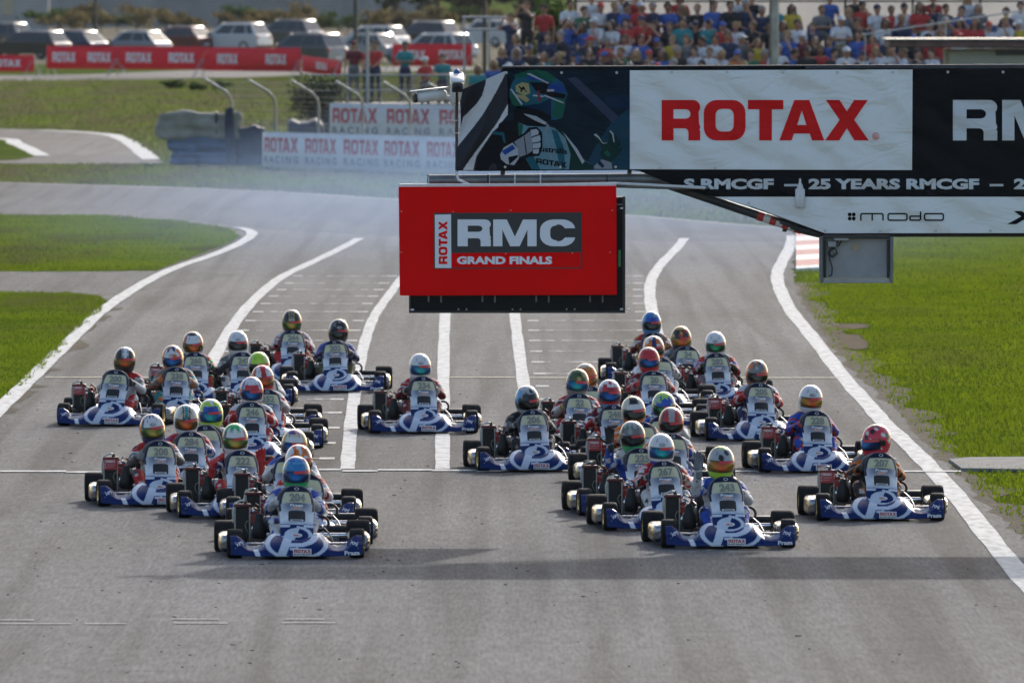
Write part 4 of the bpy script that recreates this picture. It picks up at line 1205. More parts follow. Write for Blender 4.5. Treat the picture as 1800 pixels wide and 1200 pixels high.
def visor_mesh(m):
    us = [(-1 + 2 * i / 28) * AZV for i in range(29)]; vs_ = [V0 + (V1 - V0) * i / 8 for i in range(9)]
    def f(u, v):
        c = (v - (V0 + V1) / 2) / ((V1 - V0) / 2)
        k = abs(u) / AZV
        vv = (V0 + V1) / 2 + c * (V1 - V0) / 2 * (1 - .35 * k ** 4)
        return helm_pt(u, vv, .0055 if abs(c) < .99 and k < .99 else -.002)
    mb = MB(); mb.grid(f, us, vs_)
    return mb.mesh('visor', m, smooth=180)
def visor_mat(name, c_mid, c_side, spread=.35):
    """mirrored visor: iridescent bands across the width"""
    m = bpy.data.materials.new(name)
    nt, N, L, b = nodes_of(m)
    tc = N.new('ShaderNodeTexCoord'); sx = N.new('ShaderNodeSeparateXYZ'); L.new(tc.outputs['Object'], sx.inputs[0])
    nz = N.new('ShaderNodeTexNoise'); nz.inputs['Scale'].default_value = 16; nz.inputs['Detail'].default_value = 2
    L.new(tc.outputs['Object'], nz.inputs['Vector'])
    ad = N.new('ShaderNodeMath'); ad.operation = 'MULTIPLY_ADD'; ad.inputs[1].default_value = .10; L.new(nz.outputs[0], ad.inputs[0])
    ab = N.new('ShaderNodeMath'); ab.operation = 'ABSOLUTE'; L.new(sx.outputs[0], ab.inputs[0]); L.new(ab.outputs[0], ad.inputs[2])
    r = N.new('ShaderNodeValToRGB'); e = r.color_ramp.elements
    e[0].position = .04; e[0].color = (*[q * .62 for q in c_mid], 1); e[1].position = .125; e[1].color = (*[q * .4 for q in c_side], 1)
    L.new(ad.outputs[0], r.inputs[0]); L.new(r.outputs[0], b.inputs['Base Color'])
    setp(b, Roughness=.2, Metallic=.45, **{'Specular IOR Level': .35})
    return m
VIS = {k: visor_mesh(visor_mat('visor_' + k, a, c)) for k, (a, c) in dict(
    smoke=((.10, .10, .08), (.015, .016, .018)), gold=((.55, .38, .05), (.10, .20, .05)), red=((.75, .10, .03), (.60, .30, .04)), fire=((.80, .13, .02), (.20, .12, .02)),
    blue=((.02, .16, .45), (.01, .05, .22)), teal=((.02, .45, .36), (.01, .12, .42)), green=((.02, .35, .12), (.01, .08, .05)), clear=((.10, .12, .13), (.02, .025, .03)), dark=((.02, .02, .022), (.008, .008, .01))).items()}
def patch_on_helmet(mb, poly, az0, v0, mi=0, off=.0035):
    """outline in metres (right, up) laid on the shell round a point"""
    tri = tessellate_polygon([[Vector((a, b, 0)) for a, b in poly]])
    mb.add([helm_pt(az0 + a / .14, v0 - b / (HC * R(142)), off) for a, b in poly], tri, mi)
M_STRIP = mat('visor_strip_red', (.55, .03, .03), .4)
M_INK = mat('logo_ink', (.015, .015, .02), .4)
M_LOGOW = mat('logo_white', (.6, .6, .6), .4)
def fine_rect(x0, y0, x1, y1, n=8):
    return [(x0 + (x1 - x0) * i / n, y0) for i in range(n + 1)] + [(x1 - (x1 - x0) * i / n, y1) for i in range(n + 1)]
def grid_on_helmet(mb, a0, a1, v0, v1, off, n=10, mi=0):
    mb.grid(lambda u, v: helm_pt(u, v, off), [a0 + (a1 - a0) * i / n for i in range(n + 1)], [v0 + (v1 - v0) * i / 3 for i in range(4)], mi)
mb = MB(); grid_on_helmet(mb, -R(8), R(58), V0 - .005, V0 + .052, .0095)
STRIP = mb.mesh('sun_strip', M_STRIP, smooth=180)
mb = MB()
for a in (-.48, .48):
    for dv in (0, .055): patch_on_helmet(mb, ellipse(0, 0, .006, .008, 10), a, .31 + dv, 0, .002)
VENT = mb.mesh('vent', M_INK, smooth=180)
def brow_logo(text, dark):
    mb = MB()
    ring = [ellipse(0, 0, .034, .0155, 28), ellipse(0, 0, .030, .012, 28)]
    tri = tessellate_polygon([[Vector((a, b, 0)) for a, b in q] for q in ring])
    def pl(a, b): return helm_pt(a / .13, .45 - b / (HC * R(142)), .0035)
    mb.add([pl(a, b) for q in ring for a, b in q], tri)
    V, T, w = font_text(text, .01, 1.1, .2)
    mb.add([pl((a / w - .5) * .047, (b - .5) * .013) for a, b in V], T)
    return mb.mesh('brow_logo', M_INK if dark else M_LOGOW)
LOGOS = {(t, d): brow_logo(t, d) for t in ('Arai', 'BELL') for d in (True, False)}
def helm_fn(sp, seed):
    """pattern of the painted shell from a short description"""
    base = np.array(sp['base'], float)
    r = random.Random(seed); ph = r.uniform(0, 6)
    def f(az, v):
        c = base
        a = abs(az); x = math.sin(az)
        if 'back' in sp and a > R(100): c = np.array(sp['back'])
        if 'side' in sp and R(48) < a < R(110) and v < .72 and (a - R(48)) * .5 + v > .34: c = np.array(sp['side'])
        if 'side2' in sp and R(62) < a < R(82) and v < .72 and v > .18: c = np.array(sp['side2'])
        if 'crown' in sp:
            lim = sp.get('crown_v', .24)
            if 'spikes' in sp: lim += .09 * (abs(((az * sp['spikes'] / math.pi + .5) % 1) - .5) * 4 - 1)
            if v < lim: c = np.array(sp['crown'])
            elif 'crown_edge' in sp and v < lim + .03: c = np.array(sp['crown_edge'])
        if 'stripe' in sp and abs(math.sin(az)) * math.sin(min(v * R(142), R(90))) < sp.get('stripe_w', .2) and math.cos(az) > -.2 and v < V0: c = np.array(sp['stripe'])
        if 'stripe2' in sp:
            q = abs(math.sin(az)) * math.sin(min(v * R(142), R(90)))
            if sp.get('stripe_w', .2) + .05 < q < sp.get('stripe_w', .2) + .16 and v < V0: c = np.array(sp['stripe2'])
        if 'swirl' in sp and math.sin(az * 3 + v * 11 + ph) + .6 * math.sin(az * 7 - v * 17 + ph) > .75 and v < .9: c = np.array(sp['swirl'])
        if 'swirl2' in sp and math.sin(az * 5 - v * 13 + ph * 2) + .5 * math.sin(az * 3 + v * 23) > .95 and v < .9: c = np.array(sp['swirl2'])
        if 'brow' in sp and a < R(40) and .36 < v < V0: c = np.array(sp['brow'])
        if 'chin' in sp and v > V1 + .02 and a < R(75): c = np.array(sp['chin'])
        if 'chin2' in sp and v > .86: c = np.array(sp['chin2'])
        if 'flag' in sp and a < R(50) and .08 < v < .30:
            c = np.array((.42, .03, .04)) if int((az + 3) * 9) % 2 else np.array((.55, .55, .55))
            if az < -.05 and v < .30: c = np.array((.03, .05, .25))
        if V0 - .015 < v < V1 + .015 and a < AZV + .06: c = np.array((.012, .012, .014))
        return c
    return f
def add_helmet(parent, sp, seed, loc, yaw=0.0, tilt=R(6), roll=0.0):
    h = link('helmet', helmet_mesh(helm_fn(sp, seed), M_HELM), parent)
    h.location = loc; h.rotation_euler = (tilt, roll, yaw)
    vz = link('visor', VIS[sp.get('visor', 'smoke')], h)
    link('sun_strip', STRIP, h); link('vent', VENT, h)
    if sp.get('logo', 'Arai'): link('brow_logo', LOGOS[(sp.get('logo', 'Arai'), sp.get('logo_dark', True))], h)
    return h

# ------------------------------------------------------------------ spectators
SPX = {}
def spectator_bones(kind):
    stand = kind.startswith('stand')
    z0 = .92 if stand else .10
    B = [('E', (0, 0, z0), (.165, .125, .12), 'legs'), ('E', (0, .01, z0 + .2), (.15, .105, .16), 'shirt'), ('E', (0, .01, z0 + .36), (.185, .11, .13), 'shirt'),
         ('C', (-.13, .01, z0 + .43), (.13, .01, z0 + .43), .075, .075, 'shirt'), ('C', (0, .01, z0 + .45), (0, -.01, z0 + .56), .055, .05, 'skin'),
         ('E', (0, -.02, z0 + .645), (.078, .095, .118), 'skin'), ('E', (0, -.112, z0 + .635), (.014, .022, .02), 'skin'), ('E', (-.08, -.01, z0 + .64), (.012, .02, .03), 'skin'), ('E', (.08, -.01, z0 + .64), (.012, .02, .03), 'skin')]
    W = {}
    for s in (-1, 1):
        sh = Vector((s * .185, .01, z0 + .42))
        k = kind.split('_')[1]
        if k == 'rest': el = Vector((s * .24, -.06, z0 + .17)); wr = Vector((s * .13, -.27, z0 + .10))
        elif k == 'fold': el = Vector((s * .25, -.08, z0 + .20)); wr = Vector((-s * .05, -.20, z0 + .21))
        elif k == 'chin': el = Vector((s * .22, -.16, z0 + .17)) ; wr = Vector((s * .06, -.20, z0 + .50)) if s > 0 else Vector((s * .08, -.26, z0 + .12))
        elif k == 'phone': el = Vector((s * .24, -.17, z0 + .38)); wr = Vector((s * .07, -.27, z0 + .60))
        elif k == 'down': el = Vector((s * .25, .04, z0 + .16)); wr = Vector((s * .26, -.06, z0 - .06))
        else: el = Vector((s * .25, -.14, z0 + .20)); wr = Vector((s * .20, -.36, z0 + .10))
        mid = sh.lerp(el, .62)
        B += [('C', sh, mid, .062, .052, 'shirt'), ('C', mid, el, .047, .042, 'skin'), ('C', el, wr, .042, .031, 'skin')]
        d = (wr - el).normalized()
        B.append(('E', wr + d * .045, (.030, .030, .042) if abs(d.z) > .6 else (.032, .045, .026), 'skin'))
        for q in range(4):
            o = Vector((.022 * (q - 1.5), 0, 0)); B.append(('C', wr + d * .07 + o, wr + d * .125 + o * 1.2 + Vector((0, 0, -.015)), .0115, .010, 'skin'))
        B.append(('C', wr + d * .03 + Vector((-s * .03, -.01, 0)), wr + d * .075 + Vector((-s * .055, -.02, .005)), .012, .010, 'skin'))
        if stand:
            B += [('C', (s * .09, 0, .88), (s * .10, -.01, .48), .085, .062, 'legs'), ('C', (s * .10, -.01, .48), (s * .11, .02, .09), .058, .042, 'legs'), ('C', (s * .11, .02, .05), (s * .12, -.14, .04), .045, .038, 'shoe')]
        else:
            B += [('C', (s * .09, 0, .08), (s * .13, -.43, .07), .088, .066, 'legs'), ('C', (s * .13, -.43, .06), (s * .13, -.45, -.33), .06, .045, 'legs'), ('C', (s * .13, -.45, -.38), (s * .14, -.60, -.39), .045, .038, 'shoe')]
    return B, z0
M_FACE = mat('face_ink', (.05, .025, .02), .6)
def hair_mesh(style, z0):
    mb = MB(); c = Vector((0, -.02, z0 + .645))
    if style == 'short':
        for i in range(26):
            a = i * 2.4; t = i / 26
            ph = t * R(78); p = c + Vector((math.sin(ph) * math.cos(a) * .078, .012 + math.sin(ph) * math.sin(a) * .09, math.cos(ph) * .116))
            if p.y < -.085: continue
            mb.ball(p, .034, 6, 4)
        mb.ball(c + Vector((0, .018, .03)), (.086, .092, .100), 14, 9)
    elif style == 'long':
        mb.ball(c + Vector((0, .022, .025)), (.092, .092, .108), 14, 9)
        for s in (-1, 1):
            for k in range(3): capsule(mb, c + Vector((s * (.075 + .01 * k), .0 + .03 * k, .03)), c + Vector((s * (.09 + .015 * k), -.02 + .03 * k, -.20 - .02 * k)), .030, .022, 7)
        capsule(mb, c + Vector((0, .07, 0)), c + Vector((0, .075, -.22)), .06, .045, 8)
    elif style == 'cap':
        mb.ball(c + Vector((0, .004, .045)), (.090, .105, .088), 16, 9)
        mb.box(c + Vector((0, -.135, .045)), (.13, .11, .012), .004, Matrix.Rotation(R(12), 3, 'X'))
    elif style == 'bob':
        mb.ball(c + Vector((0, .018, .02)), (.096, .098, .112), 14, 9)
        for s in (-1, 1): capsule(mb, c + Vector((s * .082, 0, .02)), c + Vector((s * .088, 0, -.10)), .034, .03, 7)
    return mb
def face_mesh(z0):
    mb = MB(); c = Vector((0, -.02, z0 + .645))
    for s in (-1, 1):
        mb.ball(c + Vector((s * .032, -.086, .008)), (.011, .008, .008), 8, 6)
        mb.box(c + Vector((s * .032, -.088, .028)), (.032, .01, .007))
    mb.box(c + Vector((0, -.090, -.055)), (.042, .012, .010), .003)
    return mb
SKINS = [mat('skin_%d' % i, c, .55, var=.1, scale=12) for i, c in enumerate(((.42, .22, .14), (.36, .18, .11), (.46, .26, .18), (.26, .12, .07), (.40, .20, .12)))]
HAIRS = {k: mat('hair_' + k, c, .6, var=.4, scale=40) for k, c in dict(brown=(.045, .024, .012), black=(.010, .009, .009), blond=(.33, .21, .08), grey=(.25, .24, .23), fair=(.16, .09, .035)).items()}
CLOTH = {k: mat('cloth_' + k, c, .8, var=.2, scale=14, bump=.5, bscale=22) for k, c in dict(
    white=(.58, .58, .60), red=(.42, .03, .03), black=(.014, .014, .017), navy=(.018, .028, .075), blue=(.03, .09, .34), yellow=(.50, .36, .04), grey=(.13, .135, .14), teal=(.02, .20, .22), maroon=(.12, .012, .022), orange=(.50, .14, .03), lime=(.28, .42, .04), green=(.03, .13, .06), denim=(.05, .075, .13), khaki=(.22, .17, .10)).items()}
def spectator_proto(kind):
    if kind in SPX: return SPX[kind]
    B, z0 = spectator_bones(kind)
    me, V, tg = skin_body(B, .021, 3)
    names = ['skin', 'shirt', 'legs', 'shoe']
    for m in (SKINS[0], CLOTH['white'], CLOTH['denim'], CLOTH['black']): me.materials.append(m)
    vt = np.array([names.index(t) for t in tg])
    idx = [int(np.median(vt[list(p.vertices)])) for p in me.polygons]
    me.polygons.foreach_set('material_index', idx)
    hd = {}
    for st in ('short', 'long', 'cap', 'bob'):
        hd[st] = hair_mesh(st, z0).mesh('hair', HAIRS['brown'], smooth=180)
    SPX[kind] = (me, hd, face_mesh(z0).mesh('face', M_FACE, smooth=180))
    return SPX[kind]
def slot(o, i, m):
    o.material_slots[i].link = 'OBJECT'; o.material_slots[i].material = m
def spectator(label, kind, loc, rz, shirt, legs, hair, hair_c, group, skin=0, scale=1.0):
    me, hd, fm = spectator_proto(kind)
    o = link('person', me)
    o.location = loc; o.rotation_euler = (0, 0, rz); o.scale = (scale,) * 3
    tag(o, label, 'person', group)
    slot(o, 0, SKINS[skin]); slot(o, 1, CLOTH[shirt]); slot(o, 2, CLOTH[legs])
    h = link('cap' if hair == 'cap' else 'hair', hd[hair], o)
    slot(h, 0, CLOTH[hair_c] if hair == 'cap' else HAIRS[hair_c])
    if hair == 'cap':
        pass
    link('face', fm, o)
    return o
# ================================================================== the kart
BLUE = np.array((.005, .021, .112)); LIGHT = np.array((.52, .57, .66)); SILV = np.array((.66, .68, .72)); NAVY = np.array((.005, .009, .035)); CREAM = np.array((.52, .50, .32))
M_LIV = paint_mat('kart_livery', .30, .0, 0, 10, .18, spec=.12)
M_POD = paint_mat('side_pod_foil', .2, .2, .8, 7, .25, .8)
M_TYRE = mat('tyre_rubber', (.016, .016, .017), .8, spec=.15, var=.5, scale=14, bump=.25, bscale=120)
M_RIM = mat('gold_rim', (.50, .36, .12), .3, .9, var=.15)
M_CHROME = mat('chrome', (.62, .62, .64), .18, .95)
M_FRAME = mat('frame_paint', (.16, .16, .17), .4, .6)
M_SEAT = mat('seat_shell', (.02, .02, .022), .5)
M_ENG = mat('engine_alloy', (.20, .20, .21), .45, .8, var=.4, scale=30)
M_ENGR = mat('engine_red', (.36, .03, .025), .4)
M_CORE = mat('radiator_core', (.016, .016, .017), .7, .2, spec=.2, var=.4, scale=60)
M_RCAP = mat('radiator_cap', (.10, .022, .022), .45)
M_RSIDE = mat('radiator_tank', (.32, .33, .34), .4, .7)
M_BOX = mat('intake_plastic', (.010, .011, .012), .42, spec=.25, var=.2, scale=12)
M_HOSEW = mat('pale_hose', (.50, .50, .47), .45)
M_WHEEL = mat('wheel_suede', (.14, .14, .15), .75, var=.25, scale=40)
M_PLATE_R = mat('plate_red', (.36, .02, .03), .4); M_PLATE_W = mat('plate_white', (.62, .62, .63), .4); M_PLATE_K = mat('plate_black', (.015, .015, .018), .4)
M_DIGIT = mat('race_number', (.20, .20, .17), .5); M_ORANGE = mat('logo_orange', (.45, .13, .03), .4)
M_VENT = mat('opening_black', (.006, .006, .007), .6)

def panel_pt(x, t, off=0.0):
    """steering fairing: x across in metres, t from lower tip (0) to crown (1)"""
    c = .085 * (x / .15) ** 2
    return Vector((x, -.748 + .445 * t ** 1.03 + c * (.55 + .45 * t) - off * .8, (.135 + .482 * t) + off * .5 - .02 * (x / .15) ** 2 * t))
HW_T = [0, .03, .08, .15, .22, .30, .42, .55, .68, .78, .86, .93, .97, 1.0]
HW = [.055, .098, .128, .144, .148, .146, .144, .152, .158, .151, .137, .110, .082, .045]
def half_w(t): return float(np.interp(t, HW_T, HW))
def panel_col(x, t):
    w = half_w(t)
    k = min(1, max(0, (t - .44) / .24)); k = k * k * (3 - 2 * k) * (1 - .75 * (x / w) ** 2)
    c = SILV * (1 - k) + np.array((.10, .11, .17)) * k
    if t < .385: c = BLUE
    if .285 < t < .322 and abs(x) > .062: c = LIGHT
    if .340 < t < .384: c = LIGHT
    if .325 < t < .338 and abs(x) < .062: c = LIGHT
    W = (t - .135) / (.115 if t < .135 else .165); U = x / .138
    rho = math.hypot(U, W); Zm = (t - .135) * .56
    if t < .31:
        if .74 < rho < 1.0 and not (x < 0 and W > -.05): c = LIGHT
        if rho < .80 and x < Zm * .42 - .004: c = LIGHT
        if 1.02 < rho < 1.10 and W < 0: c = np.array((.01, .01, .015))
    if .56 < t < .80 and abs(x) > w * .86: c = NAVY
    if t > .90 or (t > .70 and abs(x) > w * .84): c = NAVY
    if .705 < t <= .90 and abs(x) < w * .80: c = CREAM
    return c
def conform(mb, poly, x0, t0, off, mi=0, k=.55):
    """outline (metres right, up) laid on the steering fairing round (x0, t0)"""
    V, T = fine_tris(poly, tessellate_polygon([[Vector((a, b, 0)) for a, b in poly]]), .022)
    mb.add([panel_pt(x0 + a, t0 + b / k, off) for a, b in V], T, mi)
def conform_text(mb, txt, x0, t0, w, h, off, mi=0, k=.55):
    V, T, tw = txt
    V, T = fine_tris(V, T, .6)
    mb.add([panel_pt(x0 + (a / tw - .5) * w, t0 + (b - .5) * h / k, off) for a, b in V], T, mi)

def fair_top(x):
    a = abs(x)
    return float(np.interp(a, [0, .07, .11, .14, .18, .22, .25, .28, .31, .36, .42, .47, .52, .575], [.222, .222, .222, .222, .220, .208, .190, .158, .130, .108, .118, .165, .195, .190]))
def fair_pt(x, v, off=0.0):
    a = abs(x)
    yb = -.86 + .02 * math.cos(min(a / .3, 1) * math.pi) + .10 * (a / .575) ** 3
    yt = float(np.interp(a, [0, .10, .2, .26, .36, .46, .575], [-.575, -.575, -.58, -.60, -.70, -.70, -.655]))
    zt = fair_top(x)
    z = .028 + .012 * (a / .575) ** 2 + (zt - .028) * (v ** .8)
    y = yb + (yt - yb) * (v ** 1.9 if a < .3 else v ** 1.6)
    if a > .30 and .25 < v < .6: y -= .012 * math.sin((v - .25) / .35 * math.pi)     # crease of the lower lip
    return Vector((x, y - off, z + off * .35))
def fair_col(x, v):
    p = fair_pt(x, v); X, Zm = p.x, p.z + p.y * .06 + .05
    c = BLUE
    e = math.sqrt((X / .275) ** 2 + ((Zm - .140) / .140) ** 2)
    if .85 < e < 1.0 and (X < -.06 or X > .09): c = LIGHT
    e2 = math.sqrt((X / .195) ** 2 + ((Zm - .215) / .105) ** 2)
    if .68 < e2 < 1.0 and X > -.075 and Zm < .215: c = LIGHT
    s = (Zm - .0) / .19                                     # slanting bar
    if abs(X - (-.150 + .075 * s)) < .040 and 0 < s < 1.05: c = LIGHT
    if -.06 < X < .085 and .082 + .12 * max(0, X) * 0 < Zm < .105 - .12 * abs(X - .0) * (X > 0) * .9: c = LIGHT
    if abs(X + .345 - (Zm - .05) * -.35) < .022 and Zm < .12: c = SILV
    if .285 < abs(X) < .44 and v > .62: c = np.array((.24, .26, .31))
    return c

def tyre_mesh(r, w, rim_r):
    h = w / 2
    prof = [(-h * .80, rim_r), (-h * .97, rim_r + .012), (-h, r * .80), (-h * .97, r * .92), (-h * .86, r * .975), (-h * .62, r), (0, r * 1.002), (h * .62, r), (h * .86, r * .975), (h * .97, r * .92), (h, r * .80), (h * .97, rim_r + .012), (h * .80, rim_r)]
    mb = MB(); mb.lathe(prof, n=40); return mb.mesh('tyre', M_TYRE, smooth=60)
def rim_mesh(r, w):
    h = w / 2; mb = MB()
    mb.lathe([(-h * .86, r), (-h * .90, r + .006), (-h * .84, r - .004), (-h * .5, r * .80), (h * .5, r * .80), (h * .84, r - .004), (h * .90, r + .006), (h * .86, r)], n=28)
    mb.lathe([(-.012, .022), (-.010, r * .8), (.010, r * .8), (.012, .022)], n=20)
    mb.lathe([(-h * .95, 0), (-h * .95, .020), (-h * .4, .028), (h * .4, .028), (h * .95, .020), (h * .95, 0)], n=14)
    return mb.mesh('rim', M_RIM, smooth=40)
T_F, T_R = tyre_mesh(.128, .130, .068), tyre_mesh(.140, .205, .070)
R_F, R_R = rim_mesh(.068, .130), rim_mesh(.070, .205)

def build_kart():
    k = thing('racing_kart', 'x', 'kart', group='racing karts on the track')
    # --- front fairing
    nx, nv = 180, 30
    us = [-.575 + 1.15 * i / nx for i in range(nx + 1)]; vs_ = [i / nv for i in range(nv + 1)]
    mb = MB(); mb.grid(lambda u, v: fair_pt(u, v), us, vs_)
    me = mb.mesh('front_fairing', M_LIV, smooth=180, recalc=False)
    set_colors(me, np.array([fair_col(u, v) for v in vs_ for u in us]))
    ff = link('front_fairing', me, k)
    so = ff.modifiers.new('thickness', 'SOLIDIFY'); so.thickness = .006; so.offset = 1
    if me.polygons[len(me.polygons) // 2].normal.y > 0: me.flip_normals(); 
    so.offset = -1
    mb = MB()
    def fp(x, z, off):           # lay print on the lower front by height
        lo, hi = 0.0, 1.0
        for _ in range(24):
            m_ = (lo + hi) / 2
            if fair_pt(x, m_).z < z: lo = m_
            else: hi = m_
        return fair_pt(x, lo, off)
    def fplate(mb, x0, z0, x1, z1, off, mi, n=8):
        mb.grid(lambda u, v: fp(u, v, off), [x0 + (x1 - x0) * i / n for i in range(n + 1)], [z0, (z0 + z1) / 2, z1], mi)
    fplate(mb, -.035, .034, .125, .095, .004, 0)
    V, T, w = glyph_text('ROTAX', .05); mb.add([fp(-.026 + a / w * .148, .058 + b * .030, .007) for a, b in V], T, 1)
    V, T, w = font_text('RACING', .03, 1.5); mb.add([fp(-.028 + a / w * .143, .040 + b * .012, .007) for a, b in V], T, 2)
    mb.obj('sponsor_plate', [M_PLATE_W, M_PLATE_R, M_PLATE_K], ff, recalc=False)
    mb = MB()
    V, T, w = font_text('Praga', .03, 1.2); mb.add([fp(.415 + a / w * .135, .040 + b * .036, .005) for a, b in V], T, 0)
    for s in (-1, 1):
        V, T, w = font_text('XPS', .03, 1.1)
        for a0, b0 in ((0, 0),):
            mb.add([fp(s * .50 + (a / w - .5) * .06 + (b - .5) * .012 * s, .138 + (b - .5) * .022 - s * (a / w - .5) * .030 * -1 * -1, .005) for a, b in V], T, 0)
        for q in (-1, 1):
            mb.add([fp(s * .50 + e * .038, .138 + q * .022 - s * e * .018, .005) for e in (-1, 1)] + [fp(s * .50 + e * .038, .138 + q * .026 - s * e * .018, .005) for e in (1, -1)], [(0, 1, 2, 3)], 0)
    mb.obj('livery_lettering', [M_PLATE_W], ff, recalc=False)
    # --- steering fairing
    n_u, n_t = 56, 84
    us = [-1 + 2 * i / n_u for i in range(n_u + 1)]; ts = [i / n_t for i in range(n_t + 1)]
    mb = MB(); mb.grid(lambda u, t: panel_pt(u * half_w(t), t), us, ts)
    me = mb.mesh('steering_fairing', M_LIV, smooth=180, recalc=False)
    set_colors(me, np.array([panel_col(u * half_w(t), t) for t in ts for u in us]))
    sf = link('steering_fairing', me, k)
    if me.polygons[len(me.polygons) // 2].normal.y > 0: me.flip_normals()
    so = sf.modifiers.new('thickness', 'SOLIDIFY'); so.thickness = .005; so.offset = -1
    mb = MB(); conform(mb, rrect(-.074, -.052, .074, .054, .02), 0, .468, .004)
    mb.obj('vent_opening', M_VENT, sf)
    mb = MB(); conform(mb, rrect(-.056, -.010, .056, .010, .003), 0, .392, .007); conform(mb, rrect(-.050, -.0075, .050, -.005, .001), 0, .392, .008, 1); conform(mb, rrect(-.044, -.002, .044, .005, .001), 0, .392, .008, 1)
    mb.obj('maker_plate', [M_PLATE_W, M_PLATE_K], sf)
    mb = MB(); conform_text(mb, font_text('Praga', .045, 1.25), 0, .662, .115, .023, .005, 0)
    mb.obj('maker_lettering', M_PLATE_W, sf)
    mb = MB(); conform(mb, ellipse(0, 0, .046, .0165, 28), 0, .610, .005, 0); conform(mb, ellipse(0, 0, .041, .0135, 28), 0, .610, .006, 1); conform_text(mb, font_text('RACE', .03, 1.1, .1), 0, .610, .055, .013, .0075, 0)
    mb.obj('oval_emblem', [M_PLATE_W, M_ORANGE], sf)
    mb = MB(); conform(mb, ellipse(0, 0, .046, .020, 28), .0, .135, .005, 0); conform_text(mb, font_text('BELL', .03, 1.25), .0, .135, .060, .016, .0075, 1)
    mb.obj('oval_emblem', [M_PLATE_W, M_PLATE_R], sf)
    mb = MB()
    rg = [ellipse(0, 0, .020, .014, 20), ellipse(0, 0, .015, .010, 20)]
    tri = tessellate_polygon([[Vector((a, b, 0)) for a, b in q] for q in rg]); mb.add([panel_pt(a, .945 + b / .55, .005) for q in rg for a, b in q], tri)
    mb.obj('crown_emblem', M_PLATE_W, sf)
    # --- chassis
    mb = MB()
    for s in (-1, 1):
        mb.tube([(s * .28, -.66, .05), (s * .29, -.4, .05), (s * .33, 0, .05), (s * .32, .5, .05), (s * .30, .66, .06)], .016, 8)
        mb.tube([(s * .30, -.50, .055), (s * .44, -.52, .11), (s * .47, -.52, .12)], .014, 8)
    mb.tube([(-.28, -.66, .05), (.28, -.66, .05)], .016, 8); mb.tube([(-.33, 0, .05), (.33, 0, .05)], .016, 8); mb.tube([(-.31, .5, .055), (.31, .5, .055)], .016, 8)
    mb.obj('chassis_frame', M_FRAME, k, smooth=40)
    mb = MB(); mb.box((0, -.30, .034), (.54, .74, .004)); mb.obj('floor_tray', M_ENG, k)
    mb = MB()
    for z, y in ((.085, -.74), (.135, -.70)): mb.tube([(-.46, y + .03, z), (-.36, y, z), (.36, y, z), (.46, y + .03, z)], .010, 8)
    mb.obj('front_bumper_bar', M_CHROME, k, smooth=40)
    mb = MB(); mb.tube([(-.60, .53, .14), (.60, .53, .14)], .024, 12); mb.obj('rear_axle', M_CHROME, k, smooth=40)
    mb = MB(); mb.box((0, .80, .15), (1.22, .10, .13), .035); mb.obj('rear_bumper', M_BOX, k, smooth=50)
    mb = MB()
    for s in (-1, 1):
        mb.tube([(s * .30, .18, .08), (s * .47, .16, .10), (s * .47, -.28, .10), (s * .30, -.32, .07)], .010, 8)
    mb.obj('side_bar', M_FRAME, k, smooth=40)
    for s in (-1, 1):
        # wheels
        t = link('tyre', T_F, k); t.location = (s * .535, -.52, .128); r = link('rim', R_F, t)
        t = link('tyre', T_R, k); t.location = (s * .585, .53, .140); r = link('rim', R_R, t)
        mb = MB(); mb.tube([(s * .22, -.46, .12), (s * .45, -.50, .125)], .008, 6); mb.ball((s * .45, -.50, .125), .014, 8, 6); mb.ball((s * .22, -.46, .12), .014, 8, 6); mb.obj('tie_rod', M_CHROME, k, smooth=50)
        # side pod with rounded nose
        secs = [(-.36, .02), (-.355, .45), (-.335, .72), (-.29, .90), (-.2, 1.0), (.15, 1.0), (.26, .92), (.31, .7), (.33, .3)]
        Vp = []; Cp = []; n = 20
        for y, q in secs:
            for j in range(n):
                a = 2 * math.pi * j / n
                cx = abs(math.cos(a)) ** .5 * math.copysign(1, math.cos(a)); cz = abs(math.sin(a)) ** .5 * math.copysign(1, math.sin(a))
                X = .565 + cx * .098 * q; Zp = .118 + cz * .085 * (.35 + .65 * q)
                Vp.append((s * X, y, Zp))
                c = np.array((.30, .31, .34))
                if X > .645: c = np.array((.30, .22, .07))
                elif Zp < .07: c = BLUE
                elif -.30 < y < -.1 and Zp > .15: c = np.array((.30, .31, .36))
                Cp.append(c)
        mb = MB(); mb.add(Vp, [(i * n + j, i * n + (j + 1) % n, (i + 1) * n + (j + 1) % n, (i + 1) * n + j) for i in range(len(secs) - 1) for j in range(n)] + [tuple(range(n))[::-1], tuple(range((len(secs) - 1) * n, len(secs) * n))])
        me = mb.mesh('side_pod', M_POD, smooth=60); set_colors(me, np.array(Cp)); link('side_pod', me, k)
    # --- cockpit
    def seatp(u, v):
        a = u * R(78); w = .185 + .02 * v
        return Vector((math.sin(a) * w, .10 + .42 * min(v * 1.6, 1) + .10 * max(0, v - .6) - .09 * (1 - math.cos(a)) * (1 if v > .5 else 0), .06 + .13 * (1 - math.cos(a)) * (1 - v * .6) + (.40 * max(0, v - .55) / .45)))
    mb = MB(); mb.grid(seatp, [-1 + i / 8 for i in range(17)], [i / 14 for i in range(15)])
    so_ = mb.obj('seat', M_SEAT, k, smooth=180); md = so_.modifiers.new('thickness', 'SOLIDIFY'); md.thickness = .008
    wc = Vector((0, -.185, .512)); U = Vector((0, -.64, .77)); 
    mb = MB(); mb.tube([wc + Vector((.138 * math.cos(2 * math.pi * i / 32), 0, 0)) + U * (.125 * math.sin(2 * math.pi * i / 32)) for i in range(32)], .0155, 10, closed=True)
    sw = mb.obj('steering_wheel', M_WHEEL, k, smooth=180)
